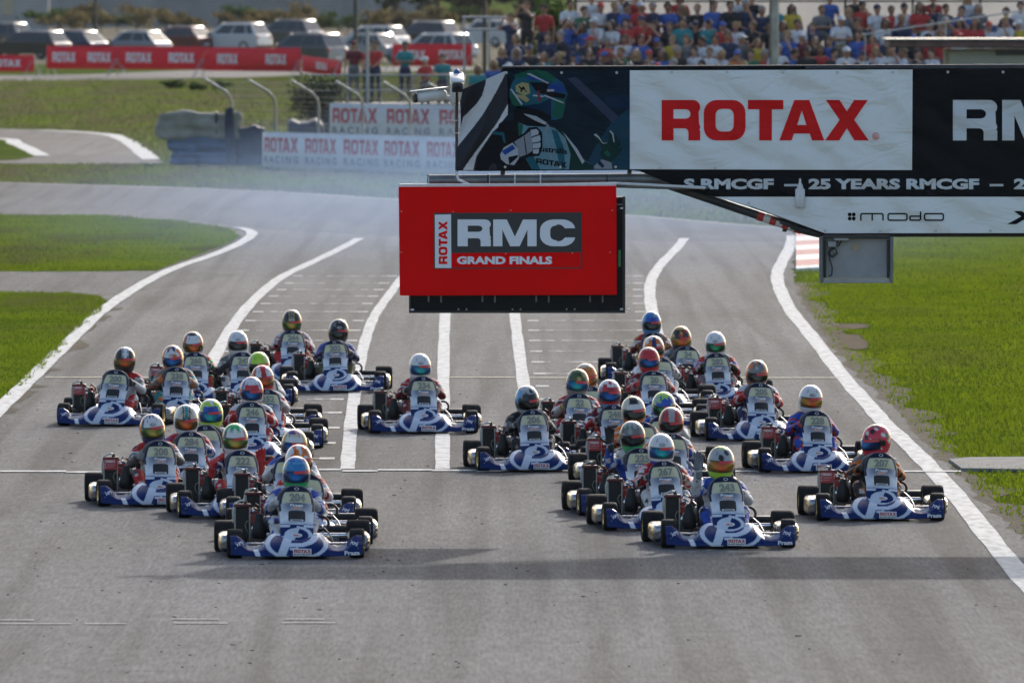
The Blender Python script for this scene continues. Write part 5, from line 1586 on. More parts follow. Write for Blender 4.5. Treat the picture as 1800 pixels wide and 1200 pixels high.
    mb = MB(); nrm = Vector((0, .77, .64))
    for a in (90, 210, 330):
        d = Vector((math.cos(R(a)) * .136, 0, 0)) + U * (math.sin(R(a)) * .123); mb.tube([wc - nrm * .02, wc + d], .009, 6)
    mb.ball(wc - nrm * .02, .03, 10, 6); mb.obj('spoke', M_ENG, sw, smooth=50)
    mb = MB(); mb.tube([wc - nrm * .02, (0, -.50, .10)], .011, 8); mb.obj('steering_column', M_CHROME, k, smooth=50)
    for s in (-1, 1):
        mb = MB(); mb.tube([(s * .15, -.52, .05), (s * .15, -.62, .14), (s * .15, -.63, .20)], .008, 6); mb.box((s * .15, -.63, .20), (.06, .012, .03), .004); mb.obj('pedal', M_CHROME, k, smooth=50)
    # --- engine side (right hand of the driver, left in the picture)
    eng = MB()
    eng.box((-.345, .27, .14), (.17, .26, .13), .02); eng.lathe([(.20, .062), (.215, .062), (.22, .05)], (-.345, .24, 0), 'Z', 16)
    for i in range(5): eng.lathe([(.22 + i * .016, .05), (.222 + i * .016, .066), (.230 + i * .016, .066), (.232 + i * .016, .05)], (-.345, .24, 0), 'Z', 16)
    eng.lathe([(.30, .055), (.335, .055), (.345, .035), (.345, 0)], (-.345, .24, 0), 'Z', 16)
    e = eng.obj('engine', M_ENG, k, smooth=40)
    mb = MB(); mb.lathe([(.345, .038), (.40, .030), (.405, 0)], (-.345, .24, 0), 'Z', 12); mb.obj('cylinder_cover', M_ENGR, e, smooth=40)
    mb = MB(); mb.box((-.34, .12, .30), (.10, .03, .07), .01); mb.obj('ignition_box', M_ENGR, e)
    mb = MB(); mb.box((-.38, .10, .37), (.11, .025, .025), .006); mb.obj('stay', M_ENGR, e)
    mb = MB(); mb.tube([(-.30, .12, .33), (-.27, .10, .40), (-.30, .05, .43)], .008, 6); mb.obj('fuel_hose', M_ENGR, e, smooth=40)
    mb = MB(); mb.lathe([(-.04, .03), (.02, .03), (.03, .04), (.06, .04)], (-.33, .10, .22), 'Y', 14); mb.box((-.33, .09, .25), (.05, .05, .07), .01); mb.ball((-.35, .03, .385), .022, 8, 6); mb.obj('carburettor', M_CHROME, e, smooth=40)
    mb = MB(); mb.tube([(-.345, .24, .41), (-.33, .20, .44), (-.28, .14, .41), (-.26, .08, .34)], .006, 6); mb.tube([(-.40, .2, .36), (-.42, .1, .40), (-.36, .02, .42), (-.31, .0, .38)], .006, 6); mb.tube([(-.25, .22, .3), (-.235, .1, .36), (-.27, -.02, .34)], .005, 6); mb.obj('wiring', M_CABLE, e, smooth=180)
    mb = MB(); mb.tube([(-.36, .33, .28), (-.40, .42, .26), (-.38, .58, .25), (-.28, .68, .25), (.0, .70, .25)], [.028, .04, .055, .06, .06], 12); mb.obj('exhaust', M_ENG, k, smooth=60)
    mb = MB()                                               # intake silencer, bottle shaped
    mb.lathe([(.145, .0), (.145, .050), (.16, .063), (.22, .063), (.27, .055), (.31, .040), (.345, .036), (.365, .026), (.37, 0)], (-.305, -.04, 0), 'Z', 18)
    ib = mb.obj('intake_silencer', M_BOX, k, smooth=60)
    # radiator
    mb = MB(); mb.box((-.452, .06, .275), (.118, .040, .28), .004)
    ra = mb.obj('radiator', M_CORE, k)
    mb = MB()
    for i in range(13): mb.box((-.504 + i * .0087, .0375, .275), (.0028, .006, .27))
    mb.obj('cooling_fin', mat('radiator_fin', (.06, .06, .062), .5, .5), ra)
    mb = MB()
    for s in (-1, 1): mb.box((-.452 + s * .064, .06, .275), (.012, .05, .30), .003)
    mb.obj('side_tank', M_RSIDE, ra)
    mb = MB(); mb.box((-.452, .055, .432), (.155, .062, .030), .008); mb.obj('header_tank', M_RCAP, ra, smooth=50)
    mb = MB(); mb.lathe([(.447, .016), (.465, .016), (.470, .012), (.480, .012), (.480, 0)], (-.425, .055, 0), 'Z', 10); mb.obj('filler_cap', M_BLACK, ra, smooth=50)
    mb = MB(); mb.tube([(-.53, .06, .28), (-.535, .05, .38), (-.515, .03, .455), (-.46, .02, .478), (-.43, .03, .472)], .009, 8); mb.obj('coolant_hose', M_HOSEW, ra, smooth=180)
    mb = MB(); mb.tube([(-.402, .02, .19), (-.42, 0, .23), (-.43, -.01, .26), (-.415, -.01, .295), (-.385, 0, .30)], .0045, 6); mb.obj('drain_hose', mat('drain_hose', (.22, .21, .15), .5), ra, smooth=180)
    # left hand side: black hose loop, brake
    mb = MB(); mb.tube([(.255 + .058 * math.cos(a) * (1 if math.cos(a) > 0 else 1.3), .22 + .02 * math.sin(a), .265 + .055 * math.sin(a)) for a in [2 * math.pi * i / 24 for i in range(24)]], .0125, 8, closed=True)
    mb.obj('hose_loop', M_CABLE, k, smooth=180)
    mb = MB(); mb.lathe([(-.006, .02), (-.006, .095), (.006, .095), (.006, .02)], (.27, .53, .14), 'X', 24); mb.obj('brake_disc', M_CHROME, k, smooth=40)
    mb = MB(); mb.box((.30, -.28, .10), (.05, .10, .05), .01); mb.tube([(.30, -.24, .10), (.33, 0, .07), (.30, .45, .12)], .005, 6); mb.tube([(.33, -.42, .13), (.30, -.30, .20), (.26, -.10, .24)], .007, 6); mb.obj('brake_line', M_ENG, k, smooth=50)
    mb = MB(); mb.box((.36, .30, .12), (.10, .08, .07), .012); mb.obj('ballast_block', M_ENG, k)
    mb = MB(); mb.box((.31, .05, .13), (.06, .10, .05), .01); mb.obj('brake_cylinder', M_ENG, k)
    return k
def plate_mesh():
    mb = MB()
    mb.box((-.452, .020, .375), (.128, .012, .105), .003, mi=0)
    Y = .0128
    V, T, w = glyph_text('RMC', .02); mb.add([(-.495 + a / w * .088, Y, .392 + b * .024) for a, b in V], T, 1)
    for i in range(3):
        x0 = -.508 + .0; mb.add([(-.512, Y, .335 + i * .03), (-.500, Y, .352 + i * .03), (-.500, Y, .362 + i * .03), (-.512, Y, .345 + i * .03)], [(0, 1, 2, 3)], 1)
    mb.add([(-.490, Y, .372), (-.410, Y, .372), (-.410, Y, .3745), (-.490, Y, .3745)], [(0, 1, 2, 3)], 1)
    mb.add([(-.490, Y, .352), (-.425, Y, .352), (-.425, Y, .3545), (-.490, Y, .3545)], [(0, 1, 2, 3)], 1)
    return mb.mesh('name_plate', [M_PLATE_R, M_PLATE_W])
KART = build_kart()
PLATE = plate_mesh()
_dig = {}
def digits_mesh(n):
    if n not in _dig:
        mb = MB(); conform_text(mb, font_text(n, .045, .95), .006, .80, .046 * len(n), .072, .005)
        _dig[n] = mb.mesh('race_number', M_DIGIT)
    return _dig[n]

# ------------------------------------------------------------------ the field: drivers and karts
W_ = (.60, .60, .61); K_ = (.015, .015, .017); RD = (.46, .02, .025); BL = (.02, .075, .40); NV = (.012, .02, .09); GR = (.015, .36, .10); LM = (.36, .60, .03); OR = (.60, .15, .02)
TL = (.02, .26, .28); SL = (.33, .34, .35); GD = (.40, .27, .07); PK = (.60, .03, .07); LB = (.10, .30, .52); GY_ = (.16, .165, .17); DR = (.16, .012, .02); CRM = (.52, .47, .36); BRN = (.10, .05, .02); SKB = (.02, .17, .40)
def H(**k): return k
# nose pixel x, y, yaw degrees, number, has RMC plate, helmet, helmet words, suit, suit words, arms, glove, helmet yaw degrees
FIELD = [
 (520, 980, 3, '204', 0, H(base=SKB, crown=(.03, .12, .34), crown_v=.30, crown_edge=LB, chin=GR, side=SL, swirl=(.03, .22, .46), visor='blue', logo=None), 'metallic blue helmet with a green chin', dict(main=W_, yoke=W_, cap=BL, sleeve=W_, trim=BL, leg=W_), 'white and blue suit', ('wheel', 'wheel'), (.42, .42, .44), 0),
 (537, 957, 3, '', 0, H(base=OR, crown=RD, crown_v=.22, stripe=W_, stripe_w=.08, swirl=W_, side=W_, visor='fire', logo=None), 'orange helmet with red and white bands', dict(main=W_, yoke=RD, sleeve=W_, trim=RD), 'white suit with red trim', ('wheel', 'wheel'), (.42, .42, .44), 8),
 (512, 920, 2, '', 0, H(base=CRM, flag=1, side=GD, chin=W_, visor='blue', logo=None, brow=W_), 'cream and gold helmet with a striped flag crown', dict(main=W_, yoke=BL, sleeve=W_), 'white suit', ('wheel', 'wheel'), K_, 0),
 (425, 909, 3, '222', 0, H(base=W_, crown=GR, crown_v=.30, spikes=5, side=K_, chin=W_, visor='gold', logo=None), 'white helmet with a green dripping crown', dict(main=W_, yoke=RD, sleeve=NV, fore=RD, leg=RD, trim=W_), 'white, red and navy suit', ('low', 'mid'), RD, 0),
 (281, 889, 4, '208', 1, H(base=W_, crown=NV, crown_v=.20, spikes=6, side=NV, side2=OR, chin=NV, visor='gold'), 'white and navy helmet', dict(main=W_, yoke=RD, sleeve=W_, fore=GY_, leg=RD, trim=(.1, .1, .1)), 'white suit with red shoulders', ('wheel', 'wheel'), (.2, .2, .2), 4),
 (334, 872, 3, '284', 1, H(base=CRM, stripe=TL, stripe_w=.13, stripe2=(.05, .05, .05), side=W_, chin=W_, visor='fire'), 'white helmet with a teal brow band', dict(main=W_, yoke=RD, sleeve=RD, fore=W_, trim=BL), 'white, red and blue suit', ('wheel', 'wheel'), K_, 2),
 (366, 858, 3, '', 0, H(base=LM, crown=W_, crown_v=.18, brow=BL, side=LM, swirl=W_, chin=LM, visor='teal'), 'lime green helmet with a blue brow', dict(main=W_, yoke=W_, sleeve=W_, trim=RD), 'white suit with red and blue marks', ('wheel', 'wheel'), K_, 0),
 (196, 748, -6, '200', 1, H(base=K_, stripe=W_, stripe_w=.17, stripe2=SL, chin=K_, visor='fire', logo=None), 'black helmet with a broad white centre stripe', dict(main=W_, yoke=RD, sleeve=GY_, fore=W_, leg=RD, trim=W_), 'grey and white suit with red legs', ('wheel', 'wheel'), K_, 8),
 (308, 742, 2, '238', 1, H(base=W_, crown=NV, crown_v=.26, spikes=4, swirl=OR, side=OR, chin=OR, visor='blue'), 'white, orange and navy helmet', dict(main=TL, yoke=GY_, sleeve=TL, fore=(.3, .3, .3), trim=OR), 'teal and grey suit', ('wheel', 'wheel'), OR, -3),
 (344, 713, 3, '260', 1, H(base=W_, crown=K_, crown_v=.24, side=RD, side2=K_, chin=W_, chin2=RD, visor='fire', logo=None), 'white helmet with a black crown and red sides', dict(main=W_, yoke=RD, sleeve=RD, fore=W_, leg=RD, trim=GR), 'red and white suit', ('wheel', 'wheel'), K_, 0),
 (426, 713, 3, '242', 0, H(base=W_, visor='smoke', side=W_), 'plain white helmet with a smoked visor beside kart 244', dict(main=W_, yoke=GY_, sleeve=W_, fore=GY_, trim=(.1, .1, .12)), 'white and grey suit', ('wheel', 'wheel'), K_, 0),
 (463, 760, 3, '', 0, H(base=LM, crown=LM, side=SL, chin=W_, swirl=(.45, .62, .1), visor='smoke', logo=None), 'lime yellow helmet', dict(main=W_, yoke=W_, sleeve=W_), 'white suit', ('wheel', 'wheel'), K_, 0),
 (470, 787, 3, '252', 0, H(base=W_, stripe=RD, stripe_w=.22, side=RD, side2=K_, chin=RD, visor='fire'), 'white helmet with a red centre stripe', dict(main=RD, yoke=W_, sleeve=RD, fore=W_, trim=W_), 'red and white suit', ('wheel', 'wheel'), K_, 6),
 (442, 812, 3, '246', 1, H(base=W_, crown=RD, crown_v=.10, crown_edge=BL, brow=RD, side=BL, side2=RD, chin=W_, chin2=RD, visor='blue', logo=None), 'white helmet with blue and red panels', dict(main=RD, yoke=W_, sleeve=RD, trim=W_), 'red suit with white shoulders', ('wheel', 'wheel'), RD, 0),
 (514, 669, 2, '244', 0, H(base=K_, stripe2=GD, stripe=GY_, stripe_w=.12, chin=K_, visor='gold', logo_dark=False), 'black helmet with gold bands', dict(main=W_, yoke=W_, sleeve=W_, trim=RD, leg=RD), 'white suit with red marks', ('wheel', 'wheel'), DR, 0),
 (591, 689, 1, '202', 0, H(base=K_, swirl=GY_, chin=K_, visor='smoke', logo='BELL', logo_dark=False), 'plain black helmet', dict(main=BL, yoke=BL, sleeve=BL, fore=NV, leg=(.07, .08, .03), trim=NV), 'blue suit', ('wheel', 'wheel'), K_, 2),
 (744, 761, 3, '234', 0, H(base=W_, visor='teal'), 'plain white helmet with a blue-green visor, alone in the middle', dict(main=DR, yoke=RD, sleeve=DR, trim=(.5, .5, .5), leg=DR), 'dark red suit', ('wheel', 'wheel'), K_, 3),
 (1280, 962, 4, '243', 0, H(base=SL, crown=LM, crown_v=.16, spikes=5, swirl=K_, chin=LM, side=SL, visor='red'), 'silver helmet with lime green crown and chin', dict(main=W_, yoke=BL, sleeve=BL, fore=W_, leg=BL, trim=W_), 'white and blue suit with a red side', ('up', 'wheel'), (.16, .17, .19), -2),
 (1174, 931, 3, '267', 0, H(base=W_, visor='teal', chin2=BL), 'white helmet with a blue rim and turquoise visor', dict(main=W_, yoke=RD, sleeve=RD, trim=W_), 'red and white suit', ('wheel', 'wheel'), K_, 0),
 (1127, 905, 3, '225', 0, H(base=GY_, crown=SL, crown_v=.25, spikes=5, crown_edge=GR, swirl=(.3, .32, .32), chin=GR, side=K_, visor='dark', logo=None), 'grey helmet with green flames', dict(main=BL, yoke=W_, sleeve=BL, fore=BL, trim=W_), 'blue suit with white shoulders', ('up', 'wheel'), K_, 0),
 (1181, 877, 3, '', 0, H(base=RD, crown=K_, crown_v=.16, stripe=SL, stripe_w=.24, side=K_, side2=RD, chin=W_, chin2=RD, visor='dark', logo=None), 'red and black helmet with a white forehead', dict(main=BL, yoke=W_, sleeve=OR, fore=BL, trim=W_), 'blue, white and orange suit', ('wheel', 'wheel'), K_, 0),
 (1131, 853, 3, '', 1, H(base=CRM, crown=LM, crown_v=.12, spikes=4, brow=W_, stripe=K_, stripe_w=.30, side=CRM, chin=OR, visor='smoke', logo=None), 'beige helmet with a black forehead and lime zigzag', dict(main=RD, yoke=OR, sleeve=OR), 'orange and red suit', ('wheel', 'wheel'), K_, 0),
 (1170, 840, 3, '', 0, H(base=BL, crown=LM, crown_v=.26, spikes=6, side=SL, swirl=(.3, .5, .2), chin=W_, visor='green', logo=None), 'blue helmet with a bright lime crown', dict(main=BL, yoke=BL, sleeve=W_), 'blue and white suit', ('wheel', 'wheel'), K_, 0),
 (1082, 819, 3, '248', 0, H(base=RD, crown=W_, crown_v=.38, swirl=RD, side=LB, chin=RD, chin2=LB, visor='blue'), 'red helmet with a white crown and pale blue sides', dict(main=RD, yoke=DR, sleeve=NV, fore=RD, trim=W_), 'red and dark blue suit', ('wheel', 'wheel'), K_, 0),
 (941, 828, 3, '206', 0, H(base=SL, crown=(.45, .46, .47), brow=K_, swirl=K_, side=LB, chin=SL, visor='dark'), 'silver helmet with black scribbles', dict(main=K_, yoke=K_, sleeve=K_, trim=GY_, leg=K_), 'black suit', ('wheel', 'wheel'), K_, 8),
 (1017, 796, 2, '22', 1, H(base=(.06, .09, .03), crown=(.05, .11, .03), swirl=GD, swirl2=(.02, .05, .02), side=GY_, chin=GY_, visor='teal', logo=None), 'mottled dark green and gold helmet', dict(main=RD, yoke=RD, sleeve=RD, fore=W_, trim=W_), 'red and white suit', ('wheel', 'wheel'), (.24, .16, .03), 0),
 (1040, 781, 2, '', 0, H(base=OR, crown=CRM, swirl=GD, side=OR, chin=OR, visor='fire', logo=None), 'orange and cream helmet half hidden behind the dark green one', dict(main=RD, yoke=OR, sleeve=RD), 'red suit', ('wheel', 'wheel'), K_, 6),
 (1150, 750, 2, '20', 0, H(base=RD, crown=SL, crown_v=.17, spikes=7, chin=RD, side=RD, visor='blue', logo=None), 'red helmet with white zigzag crown', dict(main=RD, yoke=DR, sleeve=DR, fore=RD, trim=(.4, .4, .4)), 'red suit', ('wheel', 'wheel'), RD, 0),
 (1162, 724, 2, '', 0, H(base=OR, crown=W_, stripe=NV, side=OR, swirl=W_, visor='smoke', logo=None), 'orange and white helmet peeping out behind the red one', dict(main=W_, yoke=W_, sleeve=W_), 'white suit', ('wheel', 'wheel'), K_, 0),
 (1150, 673, 0, '21', 0, H(base=SKB, crown=SL, crown_v=.10, brow=BL, side=LB, chin=SKB, swirl=SL, visor='smoke'), 'blue helmet with a silver crown', dict(main=W_, yoke=RD, sleeve=W_, fore=DR, trim=GD), 'white and red suit', ('wheel', 'wheel'), DR, 3),
 (1208, 701, 2, '24', 1, H(base=K_, crown=GD, swirl=RD, swirl2=GD, side=K_, chin=K_, visor='red', logo=None), 'black helmet with red and gold patterns', dict(main=K_, yoke=GY_, sleeve=K_), 'black suit', ('wheel', 'wheel'), K_, 0),
 (1264, 714, 2, '282', 1, H(base=W_, visor='green', logo='BELL', side=W_), 'white helmet with a green visor', dict(main=GY_, yoke=W_, sleeve=BL, fore=K_, cap=RD, trim=RD), 'black, blue and red suit', ('wheel', 'wheel'), K_, 0),
 (1336, 774, 3, '205', 1, H(base=GY_, crown=(.05, .05, .055), swirl=OR, swirl2=SL, side=OR, chin=(.25, .08, .03), visor='smoke', logo=None), 'dark grey helmet with orange flames', dict(main=NV, yoke=W_, sleeve=RD, fore=RD, cap=W_, leg=NV, trim=W_), 'red, white and navy suit', ('wheel', 'wheel'), RD, 4),
 (1436, 830, 3, '228', 1, H(base=W_, visor='red', logo='BELL', side=W_), 'white helmet with a red visor', dict(main=BL, yoke=BL, sleeve=BL, fore=BL, leg=BL, trim=RD), 'bright blue suit with red marks', ('wheel', 'wheel'), RD, 0),
 (1547, 914, 3, '207', 1, H(base=PK, crown=K_, crown_v=.15, swirl=K_, swirl2=W_, side=PK, back=PK, chin=PK, visor='blue', logo=None), 'pink-red and black helmet turned towards the left', dict(main=K_, yoke=GY_, sleeve=K_, trim=OR, leg=K_), 'black suit', ('wheel', 'wheel'), K_, -42),
]
kart_used = False
def dlabel(hw, sw):
    a = 'driver in the %s and %s' % (hw, sw)
    return a if len(a.split()) <= 16 else 'driver in the ' + hw
for i, (nx, ny, yaw, num, plate, hs, hw, suit, sw, arms, glove, hyaw) in enumerate(FIELD):
    loc = ground(nx, ny); rz = R(yaw)
    org = Vector((loc.x - math.sin(rz) * .52, loc.y + math.cos(rz) * .52, 0))
    k = KART if not kart_used else copy_tree(KART)
    kart_used = True
    k.location = org; k.rotation_euler = (0, 0, rz)
    k['label'] = ' '.join(('blue kart%s under the driver in the %s' % (' number ' + num if num else '', hw)).split()[:16])
    vr = random.Random(100 + i)
    st_ = R(vr.uniform(-7, 7))
    for c in k.children:
        if c.name.startswith('tyre') and c.location.y < -.3: c.rotation_euler = (vr.uniform(0, 3), 0, 0); c.rotation_euler.z = st_
        elif c.name.startswith('tyre'): c.rotation_euler = (vr.uniform(0, 3), 0, 0)
        elif c.name.startswith('steering_fairing'): c.rotation_euler = (R(vr.uniform(-1.5, 1)), R(vr.uniform(-2.5, 2.5)), 0)
    sfo = [c for c in k.children if c.name.startswith('steering_fairing')][0]
    rad = [c for c in k.children if c.name.startswith('radiator')][0]
    KIDS[i] = (sfo, rad, num, plate)
    d = thing('person', dlabel(hw, sw), 'person', org, rz, 'kart drivers')
    d.rotation_euler = (0, R(vr.uniform(-3.5, 3.5)), rz + R(vr.uniform(-3, 3)))
    me0, V, tg, WR = driver_body(tuple(arms))
    me = me0.copy(); me.materials.clear(); me.materials.append(M_SUIT); set_colors(me, suit_colors(V, tg, suit, i))
    link('body', me, d)
    gm = glove_mat(glove)
    for s in (-1, 1):
        mode, el, wr = WR[s]
        if mode == 'wheel': add_hand(d, 'glove', 'grip', wr + Vector((0, -.01, 0)), (-s * .25, -1, .12), (-s, -.15, -.1), gm, mirror=s > 0)
        elif mode == 'low': add_hand(d, 'glove', 'fist', wr, (-s * .1, -.35, 1), (-s * .8, .5, 0), gm, mirror=s > 0, scale=1.05)
        else: add_hand(d, 'glove', 'open', wr, (s * .05, -.12, 1), (-s * .15, -1, -.1), gm, mirror=s < 0, scale=1.08)
    hr = random.Random(i)
    add_helmet(d, hs, i, HEAD + Vector((hr.uniform(-.02, .02), hr.uniform(-.02, .01), hr.uniform(-.012, .014))), R(hyaw), R(7 + hr.uniform(-4, 5)), R(hr.uniform(-4, 4)))
for i, (sfo, rad, num, plate) in KIDS.items():
    if num: link('race_number', digits_mesh(num), sfo)
    if plate: link('name_plate', PLATE, rad)
_o1 = ['', 'first', 'second', 'third', 'fourth', 'fifth', 'sixth', 'seventh', 'eighth', 'ninth', 'tenth', 'eleventh', 'twelfth', 'thirteenth', 'fourteenth', 'fifteenth', 'sixteenth', 'seventeenth', 'eighteenth', 'nineteenth']
_o2 = {2: ('twentieth', 'twenty'), 3: ('thirtieth', 'thirty'), 4: ('fortieth', 'forty'), 5: ('fiftieth', 'fifty')}
ords = [_o1[i] if i < 20 else (_o2[i // 10][0] if i % 10 == 0 else _o2[i // 10][1] + '-' + _o1[i % 10]) for i in range(1, 56)]
# ================================================================== background: barriers, banners, fence
def wrinkled(name, size, parent, m, loc=(0, 0, 0), amp=.03, seed=0, rad=.12):
    """soft covered block: rounded, dented box"""
    g = random.Random(seed); sx, sy, sz = size
    bm = bmesh.new(); bmesh.ops.create_cube(bm, size=1.0)
    bmesh.ops.subdivide_edges(bm, edges=bm.edges[:], cuts=9, use_grid_fill=True)
    p1, p2, p3 = g.uniform(0, 6), g.uniform(0, 6), g.uniform(0, 6)
    for v in bm.verts:
        c = v.co.copy(); k = 8
        n = (abs(c.x * 2) ** k + abs(c.y * 2) ** k + abs(c.z * 2) ** k) ** (1 / k)
        if n > 0: c = c / n * max(abs(c.x), abs(c.y), abs(c.z)) * 2
        d = amp * (math.sin(c.x * 9 + p1 + c.z * 5) + math.sin(c.x * 21 + p2) * .5 + math.sin(c.z * 13 + c.y * 7 + p3) * .6)
        v.co = Vector((c.x * sx, c.y * sy, c.z * sz)) + c.normalized() * d
    me = bpy.data.meshes.new(name); bm.to_mesh(me); bm.free(); me.materials.append(m); me.shade_smooth()
    o = link(name, me, parent); o.location = loc
    return o
M_TARP = mat('tarp_beige', (.27, .26, .225), .8, spec=.1, var=.25, scale=3, bump=.5, bscale=6)
M_TARPB = mat('tarp_blue', (.045, .09, .17), .65, var=.35, scale=4, bump=.6, bscale=8)
M_TARPD = mat('tarp_dark', (.02, .03, .055), .7, var=.35, scale=4, bump=.6, bscale=8)
b0 = ground(352, 289)
bt = thing('crash_barrier', 'stack of tarp covered crash mats, beige bale over blue ones', 'barrier', b0)
wrinkled('top_bale', (2.15, 1.2, .66), bt, M_TARP, (-.02, .2, 1.0), .055, 1)
wrinkled('lower_bale', (1.75, 1.1, .38), bt, M_TARPB, (.05, .2, .52), .03, 2)
wrinkled('lower_bale', (1.65, 1.1, .36), bt, M_TARPB, (.05, .15, .18), .03, 3)
wrinkled('strap', (.07, 1.26, .72), bt, M_TARPD, (.42, .2, 1.0), .006, 4)
wrinkled('end_cover', (1.0, .7, 1.0), bt, M_TARPD, (1.2, .1, .45), .05, 5)
wrinkled('post_cover', (.22, .3, 1.5), bt, M_TARPD, (.78, -.42, .72), .02, 6)
db = at(536, 232, 292)
dk = thing('covered_stack', 'low dark tarp covered stack behind the first white banner, left of the upper one', 'barrier', (db.x, 292, 0))
wrinkled('cover', (.95, .8, .95), dk, M_TARPD, (0, 0, .45), .05, 9)
M_BAN = mat('vinyl_white', (.56, .57, .60), .6, var=.1, scale=3, bump=.3, bscale=3)
M_BANR = mat('vinyl_red_ink', (.42, .05, .07), .6); M_BANK = mat('vinyl_dark_ink', (.05, .06, .10), .6)
def word_banner(label, A, B, z0, z1, n, u0=.02, sag=0.0):
    """long printed banner between two ground points"""
    A = Vector((A.x, A.y, 0)); B = Vector((B.x, B.y, 0))
    t = thing('advertising_banner', label, 'banner', A)
    d = B - A; L = d.length; e = d.normalized(); nrm = Vector((e.y, -e.x, 0))
    if nrm.y > 0: nrm = -nrm
    def P(u, z, o): return e * u + nrm * (o + .03 * math.sin(u * 2.1)) + Vector((0, 0, z + sag * math.sin(u * 1.7)))
    mb = MB(); us = [L * i / 60 for i in range(61)]
    mb.grid(lambda u, v: P(u, z0 + (z1 - z0) * v, 0), us, [0, .5, 1]); 
    o = mb.obj('cloth', M_BAN, t, smooth=180, recalc=False); md = o.modifiers.new('thickness', 'SOLIDIFY'); md.thickness = .015; md.offset = 0
    st = L / n; h = z1 - z0
    for i in range(n):
        mb = MB(); a0 = i * st + st * .06
        V, T, w = glyph_text('ROTAX', .04); mb.add([P(a0 + a / w * st * .84, z0 + h * .44 + b * h * .42, .02) for a, b in V], T, 0)
        V, T, w = font_text('R A C I N G', .03, 1.3); mb.add([P(a0 + a / w * st * .84, z0 + h * .14 + b * h * .20, .02) for a, b in V], T, 1)
        mb.obj('lettering', [M_BANR, M_BANK], t, recalc=False)
    return t
word_banner('long white banner with red ROTAX RACING lettering along the grass, front row', ground(462, 297), ground(968, 314), .04, .93, 7)
A = at(580, 238, 286); B = at(960, 252, 280)
word_banner('white banner with red ROTAX RACING lettering hung on the wire fence, upper row', A, B, .55, 1.48, 4)
# wire fence with bent posts
M_GAL = mat('fence_galvanised', (.34, .35, .36), .5, .6)
M_WIRE = mat('fence_wire', (.16, .165, .17), .5, .5)
fence = thing('wire_fence', 'galvanised wire fence with posts bent outwards at the top', 'fence', ground(408, 287))
fo = fence.location
def fpt(x): return ground(x, 287 + (x - 408) * .03)
for x in (408, 484, 560, 638, 722, 800, 880):
    p = fpt(x) - fo
    mb = MB(); mb.tube([p, p + Vector((0, 0, 1.55)), p + Vector((-.05, -.1, 1.72)), p + Vector((-.16, -.2, 1.86)), p + Vector((-.68, -.5, 2.18))], .035, 8)
    mb.obj('post', M_GAL, fence, smooth=60)
for seg in ((408, 484), (484, 560), (560, 638), (638, 722), (722, 800), (800, 880)):
    a = fpt(seg[0]) - fo; b = fpt(seg[1]) - fo; mb = MB(); n = 14
    for i in range(n + 1):
        p = a.lerp(b, i / n); mb.tube([p + Vector((0, .03, .05)), p + Vector((0, .03, 1.6)), p + Vector((-.62, -.42, 2.12))], .004, 3)
    for i in range(15):
        z = .1 + i * .108; mb.tube([a + Vector((0, .03, z)), b + Vector((0, .03, z))], .004, 3)
    for k in (.3, .65, 1.0):
        o = Vector((-.62 * k, -.42 * k, .52 * k)); mb.tube([a + o + Vector((0, .03, 1.6)), b + o + Vector((0, .03, 1.6))], .006, 3)
    mb.obj('wire_mesh', M_WIRE, fence)['kind'] = 'stuff'
# dark screens and raised viewing bank behind the fence
M_NET = mat('shade_net', (.055, .07, .085), .8, var=.35, scale=2)
M_BANK_ = mat('bank_concrete', (.20, .20, .20), .85, var=.25, scale=1.5)
bk = thing('viewing_terrace', 'concrete viewing terrace with metal railing and dark netting left of the stand', 'terrace', (at(750, 180, 303).x, 303, 0))
bko = bk.location
x0, x1 = at(552, 0, 303).x - bko.x, at(905, 0, 303).x - bko.x
mb = MB(); mb.box(((x0 + x1) / 2, 2.2, .62), (x1 - x0, 5, 1.24), .03); mb.obj('slab', M_BANK_, bk)
mb = MB()
for i in range(int((x1 - x0) / .07) + 1): mb.tube([(x0 + i * .07, -.34, 1.05), (x0 + i * .07, -.34, 2.02)], .008, 3)
for z in (1.1, 1.2, 1.3, 1.4, 1.5, 1.6, 1.7, 1.8, 1.9): mb.tube([(x0, -.35, z), (x1, -.35, z)], .008, 3)
mb.obj('netting', M_NET, bk)['kind'] = 'stuff'
for z in (1.62, 2.04):
    mb = MB(); mb.tube([(x0, -.32, z), (x1, -.32, z)], .028, 8); mb.obj('rail', M_GAL, bk, smooth=60)
for i in range(7):
    x = x0 + (x1 - x0) * i / 6; mb = MB(); mb.tube([(x, -.32, 1.2), (x, -.32, 2.04)], .025, 8); mb.obj('post', M_GAL, bk, smooth=60)
pole = at(646, 180, 301)
tag(MB().tube([(pole.x, 301, 0), (pole.x, 301, 3.4)], .05, 8).obj('fence_post', M_GAL, smooth=60), 'pale upright steel post in front of the people at the terrace railing', 'post')

